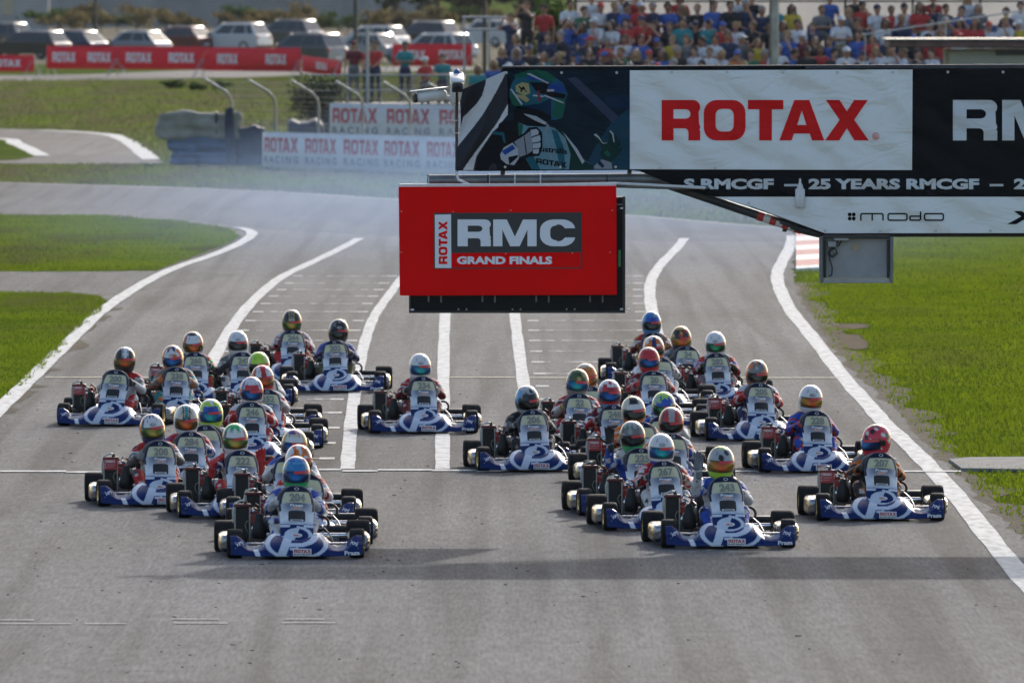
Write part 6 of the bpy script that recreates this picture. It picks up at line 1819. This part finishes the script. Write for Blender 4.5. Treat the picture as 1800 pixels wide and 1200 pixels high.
# leafy shapes
def leaf_mat(name, c1, c2):
    return blade_mat(name, c1, c2)
M_LEAF = leaf_mat('leaf_green', (.022, .045, .014), (.05, .085, .025))
M_LEAFD = leaf_mat('leaf_dark', (.012, .022, .014), (.026, .038, .022))
M_LEAFB = leaf_mat('scrub_leaf', (.075, .06, .03), (.12, .10, .045))
M_BARK = mat('bark', (.07, .05, .035), .9, var=.4, scale=10, bump=.6)
def leaves(name, parent, c, r, n, size, m, seed):
    g = np.random.default_rng(seed)
    cl = g.normal(0, 1, (max(n // 40, 6), 3)); cl /= np.linalg.norm(cl, axis=1)[:, None]; cl *= g.uniform(.25, .95, (len(cl), 1))
    p = cl[g.integers(0, len(cl), n)] + g.normal(0, .17, (n, 3))
    p = p * np.array(r) + np.array(c)
    a = g.normal(0, 1, (n, 3)); a /= np.linalg.norm(a, axis=1)[:, None]; b = np.cross(a, g.normal(0, 1, (n, 3))); b /= np.linalg.norm(b, axis=1)[:, None]
    s = size * g.uniform(.6, 1.4, (n, 1))
    V = np.stack([p - a * s, p + b * s * .6, p + a * s, p - b * s * .6], 1).astype(np.float32)
    me = bpy.data.meshes.new(name); me.from_pydata(V.reshape(-1, 3).tolist(), [], (np.arange(n * 4).reshape(-1, 4)).tolist()); me.materials.append(m)
    return link(name, me, parent)
def tree(label, loc, h, rx, n, size, m, seed, cat='tree', name='tree', group=None):
    t = thing(name, label, cat, loc, 0, group)
    mb = MB(); mb.tube([(0, 0, -.1), (.05, .02, h * .35), (-.03, .05, h * .7)], [h * .035, h * .026, h * .012], 8)
    for k in range(4):
        a = k * 1.7 + seed; mb.tube([(0, 0, h * .35), (math.cos(a) * rx * .35, math.sin(a) * rx * .35, h * .6), (math.cos(a) * rx * .6, math.sin(a) * rx * .6, h * .78)], [h * .016, h * .01, h * .004], 6)
    mb.obj('trunk', M_BARK, t, smooth=60)
    leaves('crown', t, (0, 0, h * .6), (rx, rx, h * .42), n, size, m, seed)
    return t
tree('low leafy bush at the left end of the grandstand top row', Vector((at(978, 30, 270).x, 270, 1.6)), 3.3, .8, 1500, .07, M_LEAF, 5, 'bush', 'bush')
tree('dark ivy bush at the left end of the terrace by the bent fence post', Vector((at(556, 180, 300).x, 300, 0)), 2.3, .75, 1500, .06, M_LEAFD, 6, 'bush', 'bush')

for x, y, r_, nm in ((302, 158, .55, 'left'), (350, 162, .5, 'middle'), (388, 160, .5, 'right')):
    q = ground(x, y); tree('small dark green shrub on the far grass slope, %s of three' % nm, q, .4, r_, 500, .06, M_LEAF, int(x), 'bush', 'shrub', 'shrubs on the slope')
# far wall with scrub, dark trees and poles
M_WALL = mat('far_wall', (.26, .26, .255), .9, var=.3, scale=.25, bump=.3, bscale=1)
wy = 860.0
fw = thing('boundary_wall', 'long weathered concrete panel wall behind the car park', 'wall', (0, wy, 0))
xa, xb = at(-260, 0, wy).x, at(760, 0, wy).x
n = 17
for i in range(n):
    x = xa + (xb - xa) * (i + .5) / n; w = (xb - xa) / n
    mb = MB(); mb.box((x, 0, 1.15 + .04 * (i % 3)), (w - .12, .16, 2.3), .02); mb.obj('panel', M_WALL, fw)
    mb = MB(); mb.box((x + w / 2, -.06, 1.2), (.28, .3, 2.45), .03); mb.obj('pillar', M_WALL, fw)
mb = MB(); mb.box((at(35, 0, wy - 40).x, 0, 1.5), (4.4, 1.2, 3.0), .03)
sh = thing('utility_shed', 'pale plain shed at the far left in front of the concrete wall', 'shed', (0, wy - 40, 0))
mb.obj('wall', mat('shed_wall', (.34, .335, .32), .9, var=.2, scale=.4), sh)
mb = MB(); mb.box((at(35, 0, wy - 40).x, 0, 3.06), (4.7, 1.5, .12), .02); mb.obj('roof', M_STEEL, sh)
mb = MB(); mb.box((at(14, 0, wy - 40).x, -.63, 1.9), (.9, .05, 1.4), .01); mb.obj('door', mat('shed_door', (.36, .32, .22), .8), sh)
g = random.Random(5)
for i, x in enumerate((84, 104, 126, 148, 176, 205, 240, 290, 340, 395, 420, 455, 480, 520, 560, 610, 655, 690, 730, 770, 810, 850)):
    Yb = 800 + g.uniform(-20, 30); hgt = g.uniform(1.0, 1.6)
    tree('dry brown scrub bush before the far wall, %s from the left' % ords[i], Vector((at(x, 0, Yb).x, Yb, 0)), hgt * 1.3, g.uniform(1.4, 2.4), 420, .16, M_LEAFB if i % 5 else M_LEAF, i + 50, 'bush', 'scrub_bush', 'scrub along the far wall')
for i in range(15):
    x = -120 + i * 74; Yb = 885 + g.uniform(-6, 10)
    if x > 690: Yb = 830
    tree('dark tree behind the far wall, %s from the left' % ords[i], Vector((at(x, 0, Yb).x, Yb, 0)), g.uniform(6.5, 8.5), 2.6, 900, .34, M_LEAFD, i + 90, 'tree', 'tree', 'dark trees behind the far wall')
for x, Y, hh, r_, lb in ((625, 470, 9, .10, 'tall dark mast rising in front of the parked cars'), (168, 780, 7, .14, 'dark utility pole before the far wall at left'), (852, 400, 8, .09, 'dark mast beside the far end of the grandstand')):
    p = at(x, 0, Y); tag(MB().tube([(p.x, Y, 0), (p.x, Y, hh)], [r_, r_ * .7], 8).obj('mast', M_STEELD, smooth=60), lb, 'mast')
p = at(1362, 0, 256)
rp = thing('flood_pole', 'weathered pale steel pole standing in front of the crowded grandstand', 'pole', (p.x, 256, 0))
MB().tube([(0, 0, 0), (0, 0, 8)], [.10, .085], 12).obj('shaft', mat('weathered_pole', (.33, .32, .29), .6, .3, var=.3, scale=4), rp, smooth=60)
MB().tube([(-.105, 0, 0), (-.10, 0, 8)], .03, 8).obj('pipe', mat('rusty_pipe', (.20, .14, .09), .8, var=.4, scale=8), rp, smooth=60)

# red ROTAX hoardings in front of the parked cars
M_HRED = mat('hoarding_red', (.66, .022, .035), .7, spec=.15, var=.08, scale=2, bump=.25, bscale=1.5); M_HWH = mat('hoarding_white', (.62, .62, .63), .6)
def hoarding(label, xa_, xb_, ya, yb, top, bot, words, skew=0.0):
    A = ground(xa_, ya); B = ground(xb_, yb)
    t = thing('advertising_hoarding', label, 'hoarding', A, 0, 'red hoardings before the car park')
    d = B - A; L = d.length; e = d.normalized()
    def P(u, z, o=0.0): return e * u + Vector((0, -o, z + skew * (u / L - .5)))
    mb = MB(); mb.grid(lambda u, v: P(u, bot + (top - bot) * v, .02 * math.sin(u * 3)), [L * i / 16 for i in range(17)], [0, .5, 1])
    o = mb.obj('cloth', M_HRED, t, recalc=False, smooth=180); md = o.modifiers.new('thickness', 'SOLIDIFY'); md.thickness = .02; md.offset = 0
    for i in range(words):
        V, T, w = glyph_text('ROTAX', .04); mb = MB(); c = L * (i + .5) / words; ww = min(L / words * .66, 1.4)
        mb.add([P(c - ww / 2 + a / w * ww, bot + (top - bot) * .30 + b * (top - bot) * .42, .05) for a, b in V], T); mb.obj('lettering', M_HWH, t, recalc=False)
    for u in (0.05, L - .05):
        p = P(u, 0)
        for s in (-1, 1): MB().tube([p + Vector((s * .45, -.35, -p.z)), p + Vector((0, 0.04, .9 - p.z))], .018, 6).obj('leg', M_GAL, t, smooth=60)
        MB().tube([p + Vector((0, .05, -p.z)), p + Vector((0, .05, top + .02))], .02, 6).obj('upright', M_GAL, t, smooth=60)
    return t
hoarding('red hoarding with two white ROTAX words, left of the long row', 82, 206, 134, 135, 1.38, .34, 2)
hoarding('red hoarding with two white ROTAX words, between its two red neighbours', 207, 357, 135, 136, 1.38, .34, 2)
hoarding('red hoarding with two white ROTAX words, right end before the dark car', 358, 528, 136, 138, 1.36, .30, 2)
hoarding('sagging short red hoarding at the left edge of the view', -40, 60, 138, 138, 1.05, .30, 1)
hoarding('crumpled short red hoarding right of the dark estate car', 531, 600, 139, 141, .95, .22, 1, -.2)
hoarding('red hoarding glimpsed behind the people at the terrace', 690, 830, 128, 128, 1.35, .3, 2)

# ------------------------------------------------------------------ parked cars
M_GLASS = mat('car_glass', (.018, .03, .036), .12, 0, spec=.5); M_CTYRE = mat('car_tyre', (.02, .02, .02), .8); M_CRIM = mat('car_rim', (.35, .35, .36), .35, .8); M_TAIL = mat('tail_lamp', (.30, .015, .015), .2); M_HEADL = mat('head_lamp', (.6, .6, .6), .12); M_TRIM = mat('car_trim', (.02, .02, .022), .5)
PAINTS = {k: mat('car_' + k, c, .35, m_, coat=.9, spec=.3) for k, c, m_ in (('white', (.45, .45, .45), 0), ('silver', (.24, .25, .26), .4), ('grey', (.05, .055, .06), .3), ('black', (.012, .012, .014), 0), ('navy', (.015, .025, .07), .2), ('darkred', (.10, .012, .014), .2))}
def car_proto(kind):
    """front towards +X; length L, height Hh"""
    L, Wd, Hh = {'suv': (4.5, 1.86, 1.70), 'hatch': (4.1, 1.76, 1.50), 'estate': (4.6, 1.80, 1.52)}[kind]
    t = thing('car', 'x', 'car', group='parked cars')
    hx = L / 2; belt = Hh * .60; hw = Wd / 2
    prof = [(-hx, .42), (-hx + .02, .75), (-hx + .10, belt - .02), (-hx + .18, belt + .02), (-.4, belt + .02), (hx * .42, belt), (hx * .80, belt - .10), (hx * .95, belt - .22), (hx, .55), (hx - .03, .36), (hx - .12, .26), (-hx + .12, .28)]
    ys = [(-1.0, .90), (-.97, .97), (-.80, 1), (.80, 1), (.97, .97), (1.0, .90)]
    mb = MB(); k = len(prof); V = []
    cz = .5
    for q, s in ys:
        for x, z in prof: V.append((x * (.97 + .03 * s), q * hw, cz + (z - cz) * s))
    F_ = [(i * k + j, i * k + (j + 1) % k, (i + 1) * k + (j + 1) % k, (i + 1) * k + j) for i in range(len(ys) - 1) for j in range(k)] + [tuple(range(k))[::-1], tuple(range((len(ys) - 1) * k, len(ys) * k))]
    mb.add(V, F_); body = mb.obj('body', PAINTS['white'], t, smooth=35)
    # greenhouse
    bf, rf, rr_, br_ = hx * .46, hx * .10, (-hx * .78 if kind != 'hatch' else -hx * .66), -hx + .12
    def hexa(a, b, c, d, z0, z1, w0, w1): return [(a, -w0, z0), (d, -w0, z0), (c, -w1, z1), (b, -w1, z1), (a, w0, z0), (d, w0, z0), (c, w1, z1), (b, w1, z1)]
    w0, w1 = hw * .93, hw * .74
    mb = MB(); z0, z1 = belt - .01, Hh - .05
    V = hexa(bf, rf, rr_, br_, z0, z1, w0, w1)
    mb.add(V, [(0, 1, 2, 3), (4, 7, 6, 5), (0, 3, 7, 4), (1, 5, 6, 2), (3, 2, 6, 7)]); cab = mb.obj('cabin', PAINTS['white'], t)
    mb = MB(); mb.add([(rf + .05, -w1 - .01, z1 - .01), (rr_ - .05, -w1 - .01, z1 - .01), (rr_, -w1 * .85, Hh), (rf - .08, -w1 * .85, Hh), (rf + .05, w1 + .01, z1 - .01), (rr_ - .05, w1 + .01, z1 - .01), (rr_, w1 * .85, Hh), (rf - .08, w1 * .85, Hh)], [(0, 1, 2, 3), (4, 7, 6, 5), (0, 3, 7, 4), (1, 5, 6, 2), (3, 2, 6, 7)]); mb.obj('roof', PAINTS['white'], t, smooth=60)
    for s in (-1, 1):
        MB().tube([(rf - .1, s * w1 * .82, Hh + .02), (rr_ + .1, s * w1 * .82, Hh + .02)], .02, 6).obj('roof_rail', M_CRIM, t, smooth=60)
    def lerp(a, b, f): return tuple(a[i] + (b[i] - a[i]) * f for i in range(3))
    for s in (-1, 1):                                        # side windows
        o = 4 if s > 0 else 0
        A, B, Cc, D = V[o], V[o + 1], V[o + 2], V[o + 3]     # front low, rear low, rear top, front top
        for f0, f1 in ((.10, .46), (.49, .78), (.81, .95)):
            q = []
            for f, g_ in ((f0, .10), (f1, .10), (f1, .88), (f0, .88)):
                lo = lerp(A, B, f); hi = lerp(D, Cc, f); p_ = lerp(lo, hi, g_); q.append((p_[0], p_[1] + s * .008, p_[2]))
            mb = MB(); mb.add(q, [(0, 1, 2, 3)]); mb.obj('side_window', M_GLASS, cab)
        mb = MB(); mb.box((bf - .15, s * (w0 + .12), belt + .08), (.12, .2, .13), .03); mb.obj('mirror', M_TRIM, t, smooth=50)
    for nm, (a, b, c, d), o in (('rear_window', (V[1], V[5], V[6], V[2]), (-.012, 0, .004)), ('windscreen', (V[0], V[4], V[7], V[3]), (.010, 0, .008))):
        q = [lerp(lerp(a, b, .07), lerp(d, c, .07), .12), lerp(lerp(a, b, .93), lerp(d, c, .93), .12), lerp(lerp(a, b, .93), lerp(d, c, .93), .9), lerp(lerp(a, b, .07), lerp(d, c, .07), .9)]
        mb = MB(); mb.add([tuple(p_[i] + o[i] for i in range(3)) for p_ in q], [(0, 1, 2, 3)]); mb.obj(nm, M_GLASS, cab)
    for s in (-1, 1):
        for x in (-hx * .60, hx * .62):
            mb = MB(); mb.lathe([(-.1, .20), (-.1, .31), (-.07, .335), (.07, .335), (.1, .31), (.1, .20)], axis='Y', n=20); o = mb.obj('tyre', M_CTYRE, t, smooth=50); o.location = (x, s * (hw - .09), .335)
            mb = MB(); mb.lathe([(-.08, 0), (-.08, .05), (-.05, .19), (-.09, .205), (.09, .205), (.05, .19), (.08, .05), (.08, 0)], axis='Y', n=20); r_ = mb.obj('rim', M_CRIM, o, smooth=50)
        mb = MB(); mb.box((-hx + .09, s * hw * .80, belt - .16), (.14, .28, .20), .03); mb.obj('tail_lamp', M_TAIL, t, smooth=50)
        mb = MB(); mb.box((hx - .14, s * hw * .76, belt - .30), (.22, .34, .13), .03); mb.obj('head_lamp', M_HEADL, t, smooth=50)
    mb = MB(); mb.box((-hx + .02, 0, .45), (.06, .52, .11), .01); mb.obj('number_plate', M_HEADL, t)
    mb = MB(); mb.box((-hx + .03, 0, .33), (.12, Wd * .82, .14), .03); mb.obj('bumper', M_TRIM, t)
    return t
PROT = {k: None for k in ('suv', 'hatch', 'estate')}
CARS = [(48, 104, 'estate', 'black', 150, 'black estate car at the left edge behind the sagging hoarding'), (122, 103, 'hatch', 'navy', 146, 'dark blue hatchback left of the silver hatchback behind the red hoardings'), (232, 103, 'hatch', 'silver', 150, 'silver hatchback behind the first red hoarding'),
        (312, 92, 'hatch', 'darkred', 148, 'dark red hatchback behind the silver hatchback'), (406, 92, 'suv', 'white', 152, 'white off-roader in the middle of the parked row'), (500, 84, 'suv', 'grey', 150, 'dark off-roader behind the white one in mid row'),
        (530, 119, 'suv', 'grey', 146, 'large grey car nearest the red hoardings at their right end'), (648, 92, 'estate', 'white', 150, 'long white car behind the mast'), (640, 110, 'hatch', 'silver', 143, 'small silver car behind the people at the terrace'),
        (742, 88, 'suv', 'black', 150, 'black off-roader with a pale roof near the terrace'), (762, 110, 'estate', 'white', 140, 'white car partly hidden by the terrace railings'), (850, 84, 'suv', 'white', 150, 'white off-roader farthest to the right beside the stand'), (-10, 92, 'suv', 'grey', 150, 'grey off-roader cut by the left edge of the view')]
for x, y, kd, col_, yaw, lb in CARS:
    if PROT[kd] is None: c = PROT[kd] = car_proto(kd)
    else: c = copy_tree(PROT[kd])
    p = ground(x, y); c.location = p; c.rotation_euler = (0, 0, R(yaw)); c['label'] = lb
    for ch in c.children:
        b_ = ch.name.split('.')[0]
        if b_ in ('body', 'cabin', 'roof'): slot(ch, 0, PAINTS[col_] if not (b_ == 'roof' and col_ == 'black') else PAINTS['silver'])

# ------------------------------------------------------------------ grandstand and its crowd
M_STAND = mat('stand_concrete', (.25, .25, .25), .85, var=.25, scale=2); M_SEATB = mat('seat_blue', (.02, .09, .30), .4, var=.2, scale=4); M_CANVAS = blade_mat('canvas_white', (.56, .55, .53), (.62, .61, .6))
st = thing('grandstand', 'grandstand with blue plastic seats rising at the right behind the gantry', 'grandstand', (at(1300, 0, 262).x, 262, 0))
so_ = st.location
HEADY = [119, 94, 68, 42, 15]; ROWY = [262 + .85 * k for k in range(5)]
XL = [838, 880, 905, 995, 1000]
mb = MB(); mb.box((0, 0, .02), (.40, .38, .045), .015); mb.box((0, .185, .20), (.40, .04, .36), .018, Matrix.Rotation(R(-10), 3, 'X')); SEATM = mb.mesh('seat', M_SEATB)
SEATZ = []
for k in range(5):
    hz = at(1300, HEADY[k], ROWY[k]).z
    sz = hz - .745; SEATZ.append(sz)
    xa_, xb_ = at(XL[k] - 14, 0, ROWY[k]).x - so_.x, at(1960, 0, ROWY[k]).x - so_.x
    fz = sz - .44
    mb = MB(); mb.box(((xa_ + xb_) / 2, ROWY[k] - so_.y - .1, fz / 2), (xb_ - xa_, .84, fz), .01); mb.obj('step', M_STAND, st)
    x = xa_ + .25
    while x < xb_ - .2:
        s_ = link('seat', SEATM, st); s_.location = (x, ROWY[k] - so_.y + .05, sz - .05); x += .50
yb_ = ROWY[4] - so_.y + .75; zt = at(1300, -14, ROWY[4] + .75).z
xa_, xb_ = at(1012, 0, 266).x - so_.x, at(1960, 0, 266).x - so_.x
mb = MB(); mb.grid(lambda u, v: Vector((u, yb_ + .05 * math.sin(u * 2.2), 2.0 + (zt - 2.0) * v)), [xa_ + (xb_ - xa_) * i / 40 for i in range(41)], [0, 1]); o = mb.obj('canvas_back', M_CANVAS, st, smooth=180, recalc=False); md = o.modifiers.new('thickness', 'SOLIDIFY'); md.thickness = .02
for i in range(9):
    x = xa_ + (xb_ - xa_) * i / 8; MB().tube([(x, yb_ - .1, 1.0), (x, yb_ - .1, zt)], .03, 8).obj('post', M_STEELD, st, smooth=60)
zr = at(1300, 2.5, ROWY[4] + .6).z
MB().tube([(xa_, yb_ - .12, zr), (xb_, yb_ - .12, zr)], .022, 8).obj('rail', M_STEELD, st, smooth=60)
for z_ in (3.55, 3.85):
    MB().tube([(at(812, 0, 266).x - so_.x, 3.6, z_), (at(905, 0, 266).x - so_.x, 3.6, z_)], .03, 8).obj('rail', M_GAL, st, smooth=60)
for xx in (816, 860, 902):
    MB().tube([(at(xx, 0, 266).x - so_.x, 3.6, 1.2), (at(xx, 0, 266).x - so_.x, 3.6, 3.85)], .03, 8).obj('post', M_GAL, st, smooth=60)
g = random.Random(21)
rown = ['lowest', 'second', 'third', 'fourth', 'top']
used = {}
def sit_label(shirt, hat, row, i):
    return 'spectator in %s top%s, %s from the left in the %s row' % (shirt, ' and %s cap' % hat if hat else '', ords[min(i, len(ords) - 1)], row)
shirts_w = ['white'] * 7 + ['red'] * 5 + ['black'] * 5 + ['navy'] * 3 + ['blue'] * 3 + ['grey'] * 3 + ['yellow', 'teal', 'maroon', 'orange', 'green']
for k in range(5):
    x = XL[k] + 2; i = 0
    while x < 1830:
        hidden = (k <= 1 and x > 1655) or (k == 2 and x > 1700)
        gap = g.random() < (.04 if k < 2 else .10)
        if k >= 3 and 1150 < x < 1180: gap = False
        if not gap and not hidden and i < 54:
            kind = g.choice(['sit_rest', 'sit_rest', 'sit_fold', 'sit_chin', 'sit_lean', 'sit_rest', 'sit_fold'])
            if g.random() < .04: kind = 'sit_phone'
            sh = g.choice(shirts_w)
            if k == 0 and 1090 < x < 1200 and g.random() < .6: sh = 'yellow'
            if x < 925: sh = g.choice(['teal', 'navy', 'white', 'teal', 'lime', 'blue'])
            hat = g.random() < .26
            hs = 'cap' if hat else g.choice(['short', 'short', 'short', 'bob', 'long', 'short'])
            hc = g.choice(['white', 'red', 'navy', 'black', 'blue']) if hat else g.choice(['brown', 'brown', 'black', 'fair', 'blond', 'grey'])
            p = at(x, HEADY[k], ROWY[k])
            spectator(sit_label(sh, hc if hat else None, rown[k], i), kind, (p.x, ROWY[k] + g.uniform(-.16, .08), SEATZ[k] + g.uniform(-.07, .07)), R(g.gauss(-16, 30)), sh, g.choice(['denim', 'navy', 'black', 'khaki', 'grey']), hs, hc, 'seated spectators in the stand', g.randrange(5), g.uniform(.93, 1.05))
            i += 1
        x += g.uniform(21, 30)
# people standing
def stander(x, ytop, Y, kind, shirt, legs, hair, hc, label, rz=0, skin=0):
    p = at(x, ytop, Y)
    z = p.z - 1.69
    spectator(label, kind, (p.x, Y, z), R(rz), shirt, legs, hair, hc, 'people standing', skin)
TY = 303.2
for q, (x, sh_, lg, hs_, hc_, kd_) in enumerate(((1040, 'white', 'denim', 'short', 'brown', 'stand_down'), (1092, 'white', 'navy', 'cap', 'white', 'stand_fold'), (1118, 'red', 'navy', 'short', 'black', 'stand_phone'), (1195, 'red', 'black', 'bob', 'brown', 'stand_fold'), (1297, 'white', 'denim', 'short', 'grey', 'stand_down'), (1322, 'black', 'khaki', 'short', 'brown', 'stand_down'), (1458, 'blue', 'denim', 'cap', 'green', 'stand_down'), (1502, 'black', 'black', 'short', 'black', 'stand_fold'), (1640, 'red', 'navy', 'short', 'brown', 'stand_fold'), (1700, 'white', 'denim', 'long', 'blond', 'stand_down'))):
    zz = SEATZ[4] - .44; pq = at(x, 0, ROWY[4] + .42)
    spectator('person in %s standing behind the top row, %s from the left of those standing there' % (sh_, ords[q]), kd_, (pq.x, ROWY[4] + .30, zz), R(-15 + 9 * (q % 4)), sh_, lg, hs_, hc_, 'people standing', q % 5, .9)
stander(622, 72, TY, 'stand_down', 'maroon', 'grey', 'cap', 'maroon', 'person in maroon top and cap at the left end of the terrace railing', -20)
stander(647, 76, TY + .3, 'stand_lean', 'red', 'navy', 'short', 'brown', 'person in red top leaning on the terrace railing, left of two in red', -35)
stander(660, 73, TY, 'stand_lean', 'red', 'navy', 'short', 'fair', 'person in red top leaning on the terrace railing, right of two in red', -30)
stander(712, 74, TY, 'stand_fold', 'teal', 'navy', 'short', 'black', 'person in teal top with folded arms at the terrace railing', -10, 3)
stander(748, 100, TY, 'stand_lean', 'red', 'grey', 'cap', 'white', 'person in red top bending over the terrace railing', -40)
stander(778, 96, TY + .4, 'stand_fold', 'teal', 'navy', 'short', 'brown', 'shorter person in teal top right of the one bending over', -10)
stander(926, 2, 265.6, 'stand_phone', 'black', 'black', 'short', 'fair', 'person in black filming with raised hands left of the stand', -30)
stander(956, 8, 265.9, 'stand_down', 'red', 'navy', 'short', 'black', 'person in red vest standing behind the filming one', -20, 3)
stander(898, 24, 264.6, 'stand_phone', 'navy', 'navy', 'short', 'fair', 'person in navy top filming at the left end of the stand', -30)
# stairs over the terrace ground for those standing
mb = MB(); 
for x, Y, zt_ in ((926, 265.6, at(926, 2, 265.6).z - 1.69), (956, 265.9, at(956, 8, 265.9).z - 1.69), (898, 264.6, at(898, 24, 264.6).z - 1.69)):
    mb = MB(); mb.box((at(x, 0, Y).x - so_.x, Y - so_.y, zt_ / 2), (.7, .7, zt_), .01); mb.obj('landing', M_STAND, st)
# canopy building at the right, with handrail
cb = thing('control_building', 'low beige building with a dark flat canopy roof at the far right', 'building', (at(1740, 0, 246).x, 246, 0))
co_ = cb.location
za, zb = at(1700, 122, 246).z, at(1700, 88, 246).z
xa_, xb_ = at(1668, 0, 246).x - co_.x, at(1990, 0, 246).x - co_.x
mb = MB(); mb.box(((xa_ + xb_) / 2, 1.6, zb / 2), (xb_ - xa_, 3.2, zb), .02); mb.obj('wall', mat('render_beige', (.33, .32, .28), .9, var=.12, scale=2), cb)
xa2 = at(1562, 0, 246).x - co_.x
mb = MB(); mb.box(((xa2 + xb_) / 2, 1.3, zb + .13), (xb_ - xa2, 3.6, .16), .03); rf_ = mb.obj('roof', mat('roof_felt', (.13, .07, .065), .8, var=.4, scale=5), cb)
mb = MB(); mb.box(((xa2 + xb_) / 2, 1.3, zb + .235), (xb_ - xa2 + .1, 3.7, .04), .01); mb.obj('roof_edge', M_STEEL, rf_)
mb = MB(); mb.box((at(1785, 0, 246).x - co_.x, -.03, zb - .06), (.9, .05, .12), .01); mb.obj('sign_board', M_STEELD, cb)
p0, p1 = at(1515, 62, 250), at(1810, 17, 250)
hr_ = thing('handrail', 'thin sloping metal handrail beside the top rows at the far right', 'handrail', (p0.x, 250, 0))
MB().tube([p0 - hr_.location, p1 - hr_.location], .02, 8).obj('rail', M_GAL, hr_, smooth=60)
for f in (0.02, .5, .98):
    q = p0.lerp(p1, f) - hr_.location; MB().tube([(q.x, q.y, 0), (q.x, q.y, q.z)], .018, 6).obj('post', M_GAL, hr_, smooth=60)

# ================================================================== air: even haze over the place and blue exhaust smoke behind the grid
def closed_box(name, x0, x1, y0, y1, z0, z1, m):
    mb = MB(); mb.box(((x0 + x1) / 2, (y0 + y1) / 2, (z0 + z1) / 2), (x1 - x0, y1 - y0, z1 - z0))
    return mb.obj(name, m)
hm = bpy.data.materials.new('haze_air'); hm.use_nodes = True
N = hm.node_tree.nodes; L = hm.node_tree.links; N.clear()
out = N.new('ShaderNodeOutputMaterial'); pv = N.new('ShaderNodeVolumePrincipled')
pv.inputs['Color'].default_value = (.86, .90, .96, 1); pv.inputs['Density'].default_value = .00002; pv.inputs['Anisotropy'].default_value = .35
L.new(pv.outputs[0], out.inputs['Volume'])
tag(closed_box('haze', -2600, 2600, -40, 4300, -1.2, 13, hm), 'thin even haze lying over the whole circuit', 'haze', kind='stuff')
sm = bpy.data.materials.new('exhaust_smoke'); sm.use_nodes = True
N = sm.node_tree.nodes; L = sm.node_tree.links; N.clear()
out = N.new('ShaderNodeOutputMaterial'); pv = N.new('ShaderNodeVolumePrincipled')
pv.inputs['Color'].default_value = (.42, .62, 1.0, 1); pv.inputs['Anisotropy'].default_value = .3
tc = N.new('ShaderNodeTexCoord')
mp = N.new('ShaderNodeMapping'); mp.inputs['Location'].default_value = (-1, -1, -.35); mp.inputs['Scale'].default_value = (2, 2, 1.35)
L.new(tc.outputs['Generated'], mp.inputs['Vector'])
ln = N.new('ShaderNodeVectorMath'); ln.operation = 'LENGTH'; L.new(mp.outputs[0], ln.inputs[0])
mr = N.new('ShaderNodeMapRange'); mr.inputs[1].default_value = .25; mr.inputs[2].default_value = .98; mr.inputs[3].default_value = 1; mr.inputs[4].default_value = 0
mr.interpolation_type = 'SMOOTHSTEP'
L.new(ln.outputs['Value'], mr.inputs[0])
nz = N.new('ShaderNodeTexNoise'); nz.inputs['Scale'].default_value = .16; nz.inputs['Detail'].default_value = 3; L.new(tc.outputs['Object'], nz.inputs['Vector'])
nr = N.new('ShaderNodeMapRange'); nr.inputs[1].default_value = .3; nr.inputs[2].default_value = .7; nr.inputs[3].default_value = .35; nr.inputs[4].default_value = 1.5; L.new(nz.outputs[0], nr.inputs[0])
mu = N.new('ShaderNodeMath'); mu.operation = 'MULTIPLY'; L.new(mr.outputs[0], mu.inputs[0]); L.new(nr.outputs[0], mu.inputs[1])
m2 = N.new('ShaderNodeMath'); m2.operation = 'MULTIPLY'; m2.inputs[1].default_value = .0072; L.new(mu.outputs[0], m2.inputs[0])
L.new(m2.outputs[0], pv.inputs['Density']); L.new(pv.outputs[0], out.inputs['Volume'])
tag(closed_box('smoke_cloud', -13, 14, 160, 266, -.6, 2.6, sm), 'bluish exhaust smoke drifting over the track behind the karts', 'smoke', kind='stuff')
